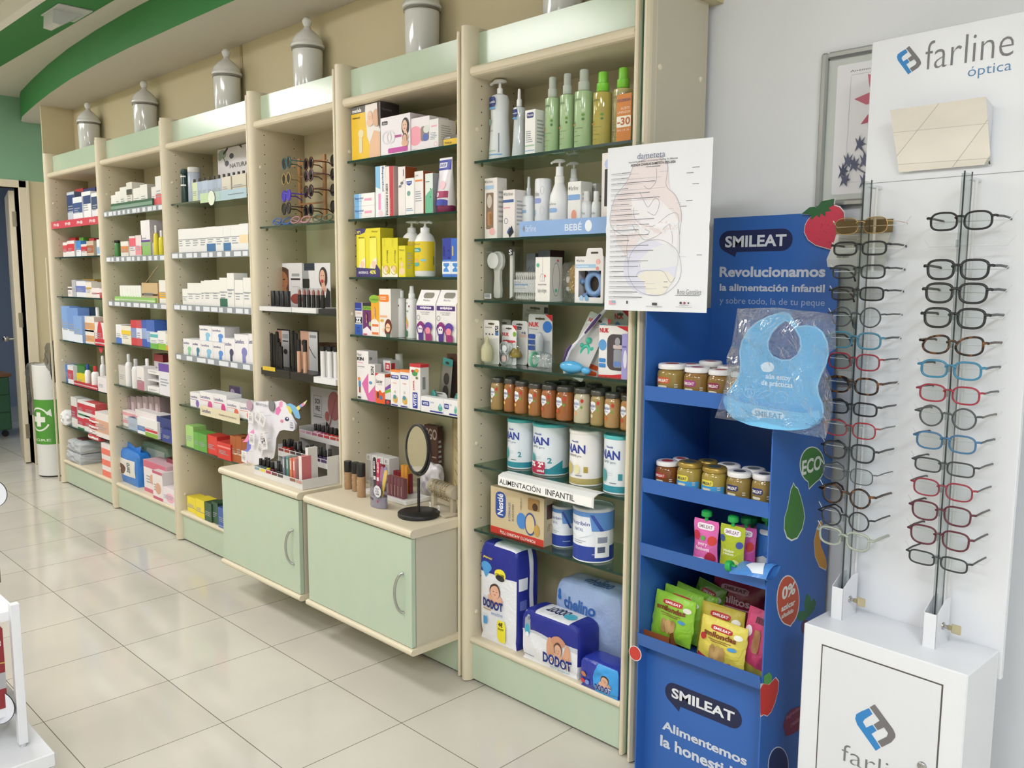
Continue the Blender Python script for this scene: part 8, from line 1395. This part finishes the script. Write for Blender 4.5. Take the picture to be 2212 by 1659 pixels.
for i in range(6):
    t = thing('lipstick', 'black lipstick with clear cap in the middle tray, %s from the left' % ORD[i], 'lipstick', (xat(cp('I', 498+46*i, 0)[0], .04, z), .04, z+.024), group='lipsticks in the middle tray')
    MB().lathe([(.010, 0), (.010, .06), (0, .06)], BLK, 14).build('tube', t); MB().lathe([(.007, .06), (.007, .075), (.002, .085)], ['#a85a50', '#b86a60', '#8c4a48', '#b07068', '#c07a70', '#98504c'][i], 12).build('bullet', t); MB().lathe([(.0098, .058), (.0098, .092), (0, .093)], mat('#f0f0f0', .05, 0, 'clear'), 14).build('clear_cap', t)
z2 = SH[3][2]
for i, (x0, w_) in enumerate(((.01, .27), (.285, .20))): mtray(Xa+x0, -.005, z2, w_, .15, .035, '#1d1d1f', '%s black make-up tester tray on the mascara shelf' % ['left', 'right'][i])
tag(MB().box(0, .12, -.001, 0, 0, .02, '#d8b83c').build('price_strip', loc=(Xa+.03, -.0065, z2+.024)), 'yellow strip on the left black tray', 'label')
mtray(Xa+.49, -.005, z2, .18, .13, .028, '#e4e3e4', 'white marbled tray at the right of the mascara shelf')
mk('makeup_poster', 'I', 235, 405, 965, .10, 'black-framed eye make-up card at the left of the mascara shelf', [('r', .04, .03, .55, .97, '#b98a74'), ('r', .55, .03, .96, .97, '#c4c4c6'), ('e', .28, .74, .2, .06, '#2a2224'), ('r', .6, .72, .92, .75, '#3a3a3c'), ('e', .75, .5, .12, .06, '#1c1c1e'), ('r', .6, .8, .92, .9, '#9a9a9e')], col='#1a1a1c', z=z2)
mk('makeup_poster', 'I', 505, 688, 975, .10, 'black-framed card with an eye and a brush', [('r', .04, .03, .5, .97, '#c49a84'), ('r', .5, .03, .96, .97, '#c9c9cb'), ('e', .25, .72, .16, .07, '#2a2224'), ('r', .55, .84, .9, .9, '#8a8a8e'), ('l', [(.5, .65), (.7, .5), (.85, .42)], .03, '#2a2426')], col='#1a1a1c', z=z2)
for i, (x0, hh_, c_) in enumerate(((225, .17, '#161617'), (255, .165, '#161617'), (280, .18, '#161617'), (300, .13, '#161617'), (318, .11, '#1f1f20'), (440, .19, '#161617'), (470, .18, '#161617'))): tag(MB().lathe([(.009, 0), (.009, hh_), (0, hh_+.004)], mat(c_, .25), 14).build('mascara_tube', loc=(xat(cp('I', x0, 0)[0], .04, z2), .04, z2+.035)), 'tall black mascara on the mascara shelf, %s from the left' % ORD[i], 'mascara', 'mascaras')
for i, x0 in enumerate((495, 555)):
    t = thing('concealer', 'skin-tone concealer tube with black cap, %s one' % ['left', 'right'][i], 'cosmetics', (xat(cp('I', x0, 0)[0], .02, z2), .02, z2+.035), group='concealers'); MB().lathe([(.010, 0), (.010, .10), (0, .10)], '#d0a184', 14).build('tube', t); MB().lathe([(.010, .1005), (.010, .155), (0, .157)], BLK, 14).build('cap', t)
for i, (x0, yy) in enumerate(((732, .02), (775, .06), (800, .03), (835, .07), (862, .04))):
    t = thing('brow_gel', 'white cosmetic tube with black cap in the marbled tray, %s from the left' % ORD[i], 'cosmetics', (xat(cp('I', x0, 0)[0], yy, z2), yy, z2+.028), group='white tubes in the marbled tray'); MB().lathe([(.012, 0), (.012, .12), (0, .12)], '#e4e3e2', 14).build('tube', t); MB().lathe([(.0125, .1205), (.0125, .142), (0, .143)], BLK, 14).build('cap', t)
box_item('I', 690, 850, 1105, z2, .20, .05, 'translucent brown box at the back of the mascara shelf', col='#7c5a40')
# --- nail polish stand on the left cabinet
z = .647; X0 = xat(cp('J', 436, 0)[0], -.19, z); X1 = xat(cp('J', 1012, 0)[0], -.19, z); w = X1-X0; X1b = G[4]-.03
t = thing('nail_polish_stand', 'stepped white stand with three rows of nail polish', 'display stand', (X0, -.19, z)); WS = mat('#dcdad8', .3)
STP = [(0, .0, .0), (.13, .085, .075), (.25, .19, .16)]; D3 = .40
pf = [(0, 0), (D3, 0), (D3, .205), (.25, .205), (.25, .130), (.13, .130), (.13, .045), (0, .045)]
for x_ in (0, w): MB().prism(pf, x_, x_+.002, WS, ax='x').build('side_wall', t)
rowz = [.012, .085, .16]; rowy = [0, .13, .25]
for i in range(3):
    mb = MB(); mb.box(.002, w, rowy[i]+.002, rowy[i]+.128, rowz[i]-.006, rowz[i], BLK if i < 3 else WS); mb.build('step', t)
    mb = MB(); mb.box(.002, w, rowy[i], rowy[i]+.0015, rowz[i]-.012 if i else 0, rowz[i]+.030, WS)
    cs_ = ['#8aa0a8', '#e0cc4c', '#b03a50', '#6a3040', '#4a4448', '#d0d0d0', '#8a5a50', '#c09088'] if i == 0 else ['#7a3c34', '#a03830', '#4a2c30', '#3a3444', '#2c5a50', '#2c3c78', '#4a2c5c', '#5a4478'] if i == 1 else ['#d0a8b8', '#c080a0', '#b06080', '#a83c50', '#b83c48', '#b84844', '#c05850', '#a03c3c']
    mb.decor([('r', (k+.1)/8, .5, (k+.95)/8, .92, cs_[k]) for k in range(8)], w, .03, flat(rowy[i], .002, rowz[i])); 
    mb.build('step_front', t)
PC = [['#6a7c80', '#5c7074', '#d8cc3c', '#6a2438', '#2c2428', '#33282c'], ['#8c3028', '#c83424', '#b02c28', '#301c20', '#2c1a1e', '#1f4c40', '#28386c', '#22305c', '#3c2450', '#4c3468', '#5c4c7c'], ['#c8a0b0', '#c07c9c', '#9c3c68', '#b03434', '#c03a34', '#c04434', '#b83c38']]
PX = [[520, 565, 612, 660, 735, 775], [755, 805, 855, 930, 990, 1075, 1130, 1180, 1235, 1285, 1345], [1175, 1222, 1268, 1318, 1368, 1418, 1462]]
PN = [['slate grey', 'grey-green', 'yellow', 'burgundy', 'dark plum', 'blackish'], ['brick', 'scarlet', 'red', 'dark brown', 'near-black', 'forest green', 'navy', 'deep blue', 'aubergine', 'violet', 'lavender grey'], ['pale pink', 'mauve pink', 'magenta', 'crimson', 'vermilion', 'orange red', 'cherry']]
for r_ in range(3):
    for i, px in enumerate(PX[r_]):
        for q_ in range(2 if r_ < 2 and i % 2 == 0 else 1):
            Y = -.19+rowy[r_]+.028+.03*q_+(.0 if r_ else .0); zz = z+rowz[r_]+.0005; X = xat(cp('J', px, 0)[0], Y, zz)
            if X < X0+.012: X = X0+.014+.01*i
            if X > X0+w-.012: continue
            t2 = thing('nail_polish', '%s nail polish, %s row of the white stand%s' % (PN[r_][i], ['front', 'middle', 'top'][r_], ', behind its twin' if q_ else ''), 'nail polish', (X, Y, zz), group='nail polishes on the white stand')
            MB().lathe([(0, 0), (.0105, 0), (.0115, .002), (.0115, .026), (.009, .031), (.005, .032)], mat(PC[r_][i], .08), 14).build('bottle', t2); MB().lathe([(.009, .031), (.0095, .032), (.0085, .062), (.0075, .064), (0, .064)], BLK, 14).build('cap', t2)
for i, (x0, x1, yt, c_, s_, nm, Y) in enumerate(((778, 822, 865, '#7c8894', '#8a8a90', 'grey', -.165), (824, 862, 868, '#4a8c80', '#8a9a94', 'teal', -.165), (864, 902, 882, '#e0845c', '#d89080', 'orange', -.165), (903, 1000, 888, '#e07060', '#cf9a96', 'coral', -.165), (992, 1040, 862, '#ecdcda', '#cc7478', 'pink and white', -.175), (1096, 1150, 770, '#e6e2e0', '#d8d4d0', 'tall white', -.14))):
    a_ = cp('J', x0, yt); zz = z+.0125; X = xat(a_[0], Y, zz); X = min(X, X0+w-.05); hh_ = at(a_[0], a_[1], Y=Y).z-zz
    box_item('J', 0, 0, 0, zz, Y, .05, '%s nail care carton in the front row of the polish stand' % nm, dims=(X, (.018, .018, .018, .02, .024, .022)[i], hh_), col=c_, scol=s_, front=[('r', .3, .5, .7, .9, '#e4e0dc')] if i < 5 else [('R', .1, .6, .6, .8, .3, '#d0408a')], slines=0)
mk('makeup_poster', 'J', 1130, 1560, 26, .235, 'white cosmetics board with pink smears and a boxed logo', [('l', [(.08, .62), (.08, .88), (.3, .88), (.3, .62), (.08, .62)], .008, '#4a4a4c'), ('t', 'SOI', .12, .77, .26, .84, '#3a3a3c', 0, .02), ('t', 'VRE', .12, .67, .26, .74, '#3a3a3c', 0, .02), ('r', .07, .58, .31, .6, '#8a8a8c'), ('e', .66, .78, .18, .2, '#c0787a'), ('e', .46, .62, .06, .07, '#c0706c'), ('l', [(.5, .45), (.7, .88)], .03, '#b06468'), ('p', [(.34, .3), (.44, .3), (.52, .5), (.44, .55)], '#2a2a2c'), ('p', [(.44, .3), (.54, .32), (.56, .44), (.5, .52)], '#3c3c40'), ('e', .64, .46, .03, .03, '#c0787a')], z=z)
# --- unicorn card with eyelash packs
Xu = xat(cp('J', 560, 0)[0], -.075, z); t = thing('unicorn_display', 'white unicorn-shaped card display hung with false eyelash packs', 'display stand', (Xu, -.075, z))
def up(x, y): p = at(*cp('J', x, y), Y=-.075); return (p.x-Xu, p.z-z)
mb = MB()
for pts, y0, y1, c_ in (([(355, 960), (345, 880), (370, 700), (360, 560), (375, 420), (400, 250), (450, 205), (700, 205), (760, 195), (810, 225), (850, 290), (900, 400), (940, 470), (930, 540), (880, 560), (790, 545), (740, 560), (700, 640), (690, 760), (670, 880), (520, 950), (430, 975)], 0, .003, '#e9e7ee'),
    ([(815, 240), (870, 228), (930, 260), (970, 320), (990, 400), (975, 415), (930, 395), (905, 340), (870, 290)], -.001, 0, '#7ab4dc'), ([(820, 262), (860, 262), (890, 310), (885, 360), (860, 340), (845, 300)], -.0015, -.001, '#e0d45c'), ([(735, 225), (760, 198), (778, 215), (775, 270), (740, 285)], -.001, 0, '#ec9cc4'), ([(700, 290), (735, 260), (760, 310), (725, 370), (695, 355)], -.0012, 0, '#e87ab4'),
    ([(940, 275), (1075, 188), (965, 315)], -.001, 0, '#88a4dc'), ([(940, 275), (975, 252), (990, 295), (965, 315)], -.0015, -.001, '#e4d870'), ([(1030, 218), (1075, 188), (1045, 245)], -.0015, -.001, '#d8e09c'), ([(1000, 238), (1030, 218), (1045, 245), (1015, 272)], -.0015, -.001, '#d890b4'),
    ([(300, 690), (330, 660), (370, 590), (430, 535), (440, 580), (390, 640), (355, 690)], -.001, 0, '#ec94c8'), ([(355, 700), (390, 640), (400, 720), (395, 770), (340, 830), (305, 800), (350, 770)], -.001, 0, '#7a7cd0'), ([(330, 900), (350, 905), (390, 960), (370, 985), (335, 960)], -.001, 0, '#e8a0d0')):
    mb.prism([up(*p) for p in pts], y0, y1, c_, ax='y')
fmu = lambda u, v, o: (u, -o, v)
for cx_, cy_, rx, ry, c_, o_ in ((832, 415, 24, 24, '#2c2c5c', .002), (838, 408, 9, 9, '#f0f0f8', .0025), (770, 440, 18, 18, '#e48aa8', .002)): mb.add([(up(*p)[0], -o_, up(*p)[1]) for p in el(cx_, cy_, rx, ry)], [tuple(range(22))], c_)
a_ = up(462, 245); b_ = up(598, 225); v_, f_ = text_mesh('BENTON', 0); mb.add([(a_[0]+(b_[0]-a_[0])*u, -.002, a_[1]+.012*v) for u, v in v_], f_, '#7a788c'); mb.build('unicorn_card', t)
mb = MB(); mb.box(-.06, .06, -.01, .06, 0, .004, '#e6e4ea'); mb.build('base', t)
for k, (x, y, r_) in enumerate(((445, 395, -.05), (560, 385, .45), (640, 420, .5), (460, 650, .03), (610, 630, -.08), (420, 850, .04), (560, 760, .3), (640, 700, -.2))):
    p = up(x, y); yy = -.080-.016-.012*(k % 3); mb = MB(); mb.box(-.026, .026, -.003, 0, -.029, .029, '#e6e4e6', .001); mb.decor([('R', .2, .22, .8, .68, .1, '#c9c6ca'), ('e', .38, .42, .08, .03, '#4a484c'), ('e', .62, .42, .08, .03, '#4a484c'), ('t', 'LASH', .3, .78, .7, .86, '#6a686c')], .052, .058, flat(-.003, -.026, -.029))
    tag(mb.build('eyelash_pack', M=Matrix.Translation((Xu+p[0], yy, z+p[1])) @ Matrix.Rotation(r_, 4, 'Y')), 'white eyelash pack hanging on the unicorn card, %s' % ['upper left', 'tilted in the upper middle', 'upper right, half hidden', 'middle left', 'middle right', 'lowest left', 'lower middle, tilted', 'right, behind the middle pair'][k], 'eyelashes', 'eyelash packs')
    MB().tube([(Xu+p[0], -.076, z+p[1]+.022), (Xu+p[0], yy-.006, z+p[1]+.022)], .0015, '#d8d8dc', 6).build('hook', t, loc=(-Xu, .075, -z))
for k, (x, y, c_) in enumerate(((395, 250, '#c8a8c0'), (660, 255, '#8a8c94'))): p = up(x, y); q = MB(); q.lathe([(.028, 0), (.028, .002), (0, .002)], mat(c_, .1, .3), 24); q.xf(Matrix.Translation((p[0], -.006, p[1])) @ Matrix.Rotation(math.pi/2, 4, 'X')); q.build('sample_disc', t)
p = up(905, 490); q = MB(); q.lathe([(.027, 0), (.027, .002), (0, .002)], '#dcdce8', 24); q.xf(Matrix.Translation((p[0], -.006, p[1])) @ Matrix.Rotation(math.pi/2, 4, 'X')); q.decor([('t', 'P.V.P.', .25, .45, .75, .6, '#3a3a4c', 0, .02), ('t', '3,90€', .2, .2, .8, .38, '#3a3a4c', 0, .02), ('t', 'PAR', .3, .68, .7, .8, '#3a3a4c', 0, .02)], .05, .05, lambda u, v, o: (p[0]-.025+u, -.0085-o, p[1]-.025+v)); q.build('price_tag', t)
# ================================================================= porcelain jars on top of the shelving
POR = mat('#d5d6d2', .08); RING = mat('#6a6658', .3)
for i, (px, yt, x0, x1) in enumerate(((194, 228, 171, 221), (315, 180, 288, 342), (492, 116, 466, 529), (666, 38, 639, 710), (912, -62, 876, 952), (1215, -165, 1180, 1265))):
    zt_ = 2.30+.04; Y = .142; X = xat(px, Y, 2.5); R = .060 if i < 4 else .060; h = max(.33, min(.40, at(px, yt, Y=Y).z-zt_)); h = .375
    t = thing('pharmacy_jar', 'white porcelain apothecary jar with domed lid, %s from the far left' % ORD[i], 'jar', (X, Y, 2.3405), group='porcelain apothecary jars'); t.scale = (1.17, 1.17, 1.2); k = h
    MB().lathe([(0, 0), (.052, 0), (.056, .01), (.052, .03), (.057, .06), (.061, .25*k/.375), (.060, .26*k/.375)], POR, 36).build('body', t)
    l = MB(); l.lathe([(.060, .262), (.067, .264), (.069, .270), (.066, .276), (.064, .278), (.062, .286), (.058, .296), (.045, .312), (.030, .325), (.016, .335), (.012, .345), (.018, .356), (.020, .366), (.014, .376), (.004, .382), (0, .382)], POR, 36); l.lathe([(.0632, .252), (.0640, .255), (.0632, .258)], RING, 36, cap=False); l.build('lid', t)
# ================================================================= medicine recycling bin with a bagged umbrella stand behind
pb = at(112, 1030, Z=0); bx, by = -.33, .055
t = thing('recycling_bin', 'tall white cylindrical bin with a green band and white cross', 'bin', (bx, by, 0)); R = .125; hb = .885; WB = mat('#dfe0de', .4)
mb = MB(); mb.lathe([(R*.93, 0), (R*.93, .012)], mat('#2c2c28', .5), 40); mb.lathe([(R*.97, .012), (R*.97, .22), (R*.985, .235), (R*.985, .70), (R, .715), (R, hb), (R*.92, hb+.004), (R*.92, hb-.03), (0, hb-.03)], WB, 48); mb.build('body', t)
mb = MB(); aC = math.radians(22)
fmb = lambda u, v, o: ((R*.985+o)*math.sin(u/(R*.985)-math.pi+aC), -(R*.985+o)*math.cos(u/(R*.985)-math.pi+aC), v+.265)
Wc = 2*math.pi*R*.985; Hc = .355; mb.decor([('r', 0, 0, 1, 1, '#4f9436')], Wc, Hc, fmb, cols='cyl', t0=.001)
ring_ = [(.5+.115*math.cos(a)*1.0, .56+.115*Wc/Hc*math.sin(a)) for a in [math.radians(25)+math.radians(310)*i/30 for i in range(31)]]
mb.decor([('l', ring_, .016, '#e4e8e0'), ('r', .472, .40, .528, .72, '#e4e8e0'), ('r', .425, .50, .575, .62, '#e4e8e0'), ('p', [(.58, .70), (.63, .80), (.64, .62)], '#e4e8e0'), ('t', 'SIGRE', .38, .07, .62, .13, '#c8dcbc', 0, .02)], Wc, Hc, fmb, cols='cyl', t0=.002); mb.build('green_band', t)
CBG = mat('#d8d4cc', .2, 0, 'film')
for i, (x, y, a) in enumerate(((-.55, .03, -.10), (-.30, .05, .22))):
    t = thing('bagged_umbrella', 'dark folded umbrella in a loose clear bag, %s' % ['leaning against the door jamb', 'standing in the white bin'][i], 'umbrella', M=Matrix.Translation((x, y, .02 if i == 0 else .45)) @ Matrix.Rotation(a, 4, 'Y')); dk = mat('#23242a', .6)
    MB().lathe([(.004, 0), (.022, .10), (.030, .45), (.022, .62), (.010, .66)], dk, 14).build('canopy', t); MB().tube([(0, 0, .66), (0, 0, .78)] if i == 0 else [(0, 0, .55), (0, 0, .62), (.03, 0, .66), (.06, 0, .65)], .011, dk, 10).build('handle', t)
    softpack(.13, .09, .42 if i == 0 else .2, CBG, .012, seed=60+i, amp=.012).build('clear_bag', t, loc=(0, 0, .44 if i == 0 else .42))
tag(MB().box(-.008, .008, -.006, .006, 0, 1.72, '#cfc6b0', .002).build('cream_pole', loc=(-.055, -.005, 0)), 'thin cream pole leaning upright against the left end of the shelving', 'pole')
# office beyond the doorway: drawer unit
Pd = at(8, 945, Z=0); t = thing('drawer_unit', 'green rolling drawer unit with a wooden top seen through the doorway', 'drawers', (Pd.x, Pd.y, 0)); GD = mat('#3f6a4c', .45)
mb = MB(); mb.box(-.45, .0, -.42, .08, .07, .60, GD, .003); mb.build('body', t); MB().box(-.47, .02, -.44, .10, .60, .63, mat('#8a5c3c', .45), .003).build('top', t)
for k in range(3): MB().box(.0, .012, -.41, .07, .08+.175*k, .245+.175*k, GD, .002).build('drawer', t)
for x, y in ((-.05, .03), (-.05, -.35), (-.4, .03), (-.4, -.35)): q = MB(); q.lathe([(.03, -.012), (.03, .012)], '#1c1c1c', 16); q.xf(Matrix.Translation((x, y, .0305)) @ Matrix.Rotation(math.pi/2, 4, 'Y')); q.box(x-.015, x+.015, y-.01, y+.01, .05, .072, '#1c1c1c'); q.build('castor', t)
# ================================================================= white shelf unit at the lower left
th = math.radians(-4); WM = mat('#e4e5ea', .35); P0 = at(115, 1625, Z=.20)
Mw = Matrix.Translation((P0.x, P0.y, 0)) @ Matrix.Rotation(math.radians(0), 4, 'Z')
t = thing('display_unit', 'white metal shelf rack on a white cabinet at the lower left edge', 'shelves', M=Mw)
c_ = MB(); c_.box(-.75, 0, -.75, 0, 0, .155, WM, .002); c_.box(-.76, .004, -.76, .004, .158, .20, WM, .003); c_.build('cabinet', t)
pp = at(50, 1612, Z=.20); ox, oy = pp.x-P0.x, pp.y-P0.y; hp = at(45, 1300, X=pp.x).z-.2
for dx, dy in ((0, 0), (-.30, 0.0), (0, -.42), (-.30, -.42)):
    q = MB(); q.box(ox+dx-.012, ox+dx+.012, oy+dy-.012, oy+dy+.012, .212, .2+hp, WM, .001); q.lathe([(.008, .2), (.010, .204), (.008, .212)], mat('#c8c9cc', .3), 12, c=(ox+dx, oy+dy, 0)); q.build('post', t)
for zz in (.2+hp-.03, .2+hp*.28): MB().box(ox-.312, ox-.013, oy-.43, oy+.012, zz-.022, zz+.006, WM, .001).build('shelf', t)
zb = .2+hp*.28+.0065; Xb = P0.x+ox; Yb2 = P0.y+oy
box_item('0', 0, 0, 0, zb, Yb2-.16, .13, 'dark red medicine carton with grey band on the white rack', dims=(Xb-.145, .135, .24), col='#7e1f26', scol='#86222a', side=[('r', 0, .25, 1, .45, '#a8a6aa'), ('t', 'pre', .0, .72, .95, .90, '#e9e4e4', 0, .02), ('r', .1, .66, .8, .68, '#d8c0c0'), ('r', .1, .6, .9, .62, '#d8c0c0'), ('l', [(.1, .56), (.5, .60), (1, .57)], .03, '#c09a4c'), ('r', .1, .5, .8, .51, '#d8c0c0'), ('r', .05, .32, .8, .33, '#6a686c'), ('r', .05, .38, .7, .39, '#6a686c')])
zt2 = .2+hp-.023; Pk = at(2, 1258, Z=zt2)
box_item('0', 0, 0, 0, zt2, Pk.y-.10, .10, 'brown carton edge on top of the white rack', dims=(Pk.x-.06, .062, .05), col='#6a5c48')
for i, (px, py, z0, rr, yl_) in enumerate(((-14, 1066, .78, .040, 0), (-6, 1528, .30, .052, 0))):
    p = at(px, py, X=Xb-.05+.02*i); q = MB(); q.lathe([(rr, 0), (rr, .002), (0, .002)], '#2a2a2e', 32); q.lathe([(rr*.965, .0021), (0, .0022)], '#dcdfe8', 32, cap=False); q.xf(Matrix.Rotation(math.radians(90), 4, 'X'))
    tt_ = thing('round_tag', 'white round price tag with a dark rim, %s at the left edge' % ['upper', 'lower'][i], 'sign', (p.x, p.y, p.z)); q.build('disc', tt_, rz=math.radians(45)); MB().tube([(0, .003, 0), (-.05, -.04, -rr*.4), (-.055, -.045, zb-p.z if i else zt2-p.z)], .0015, '#9a9a9c', 6).build('stem', tt_)
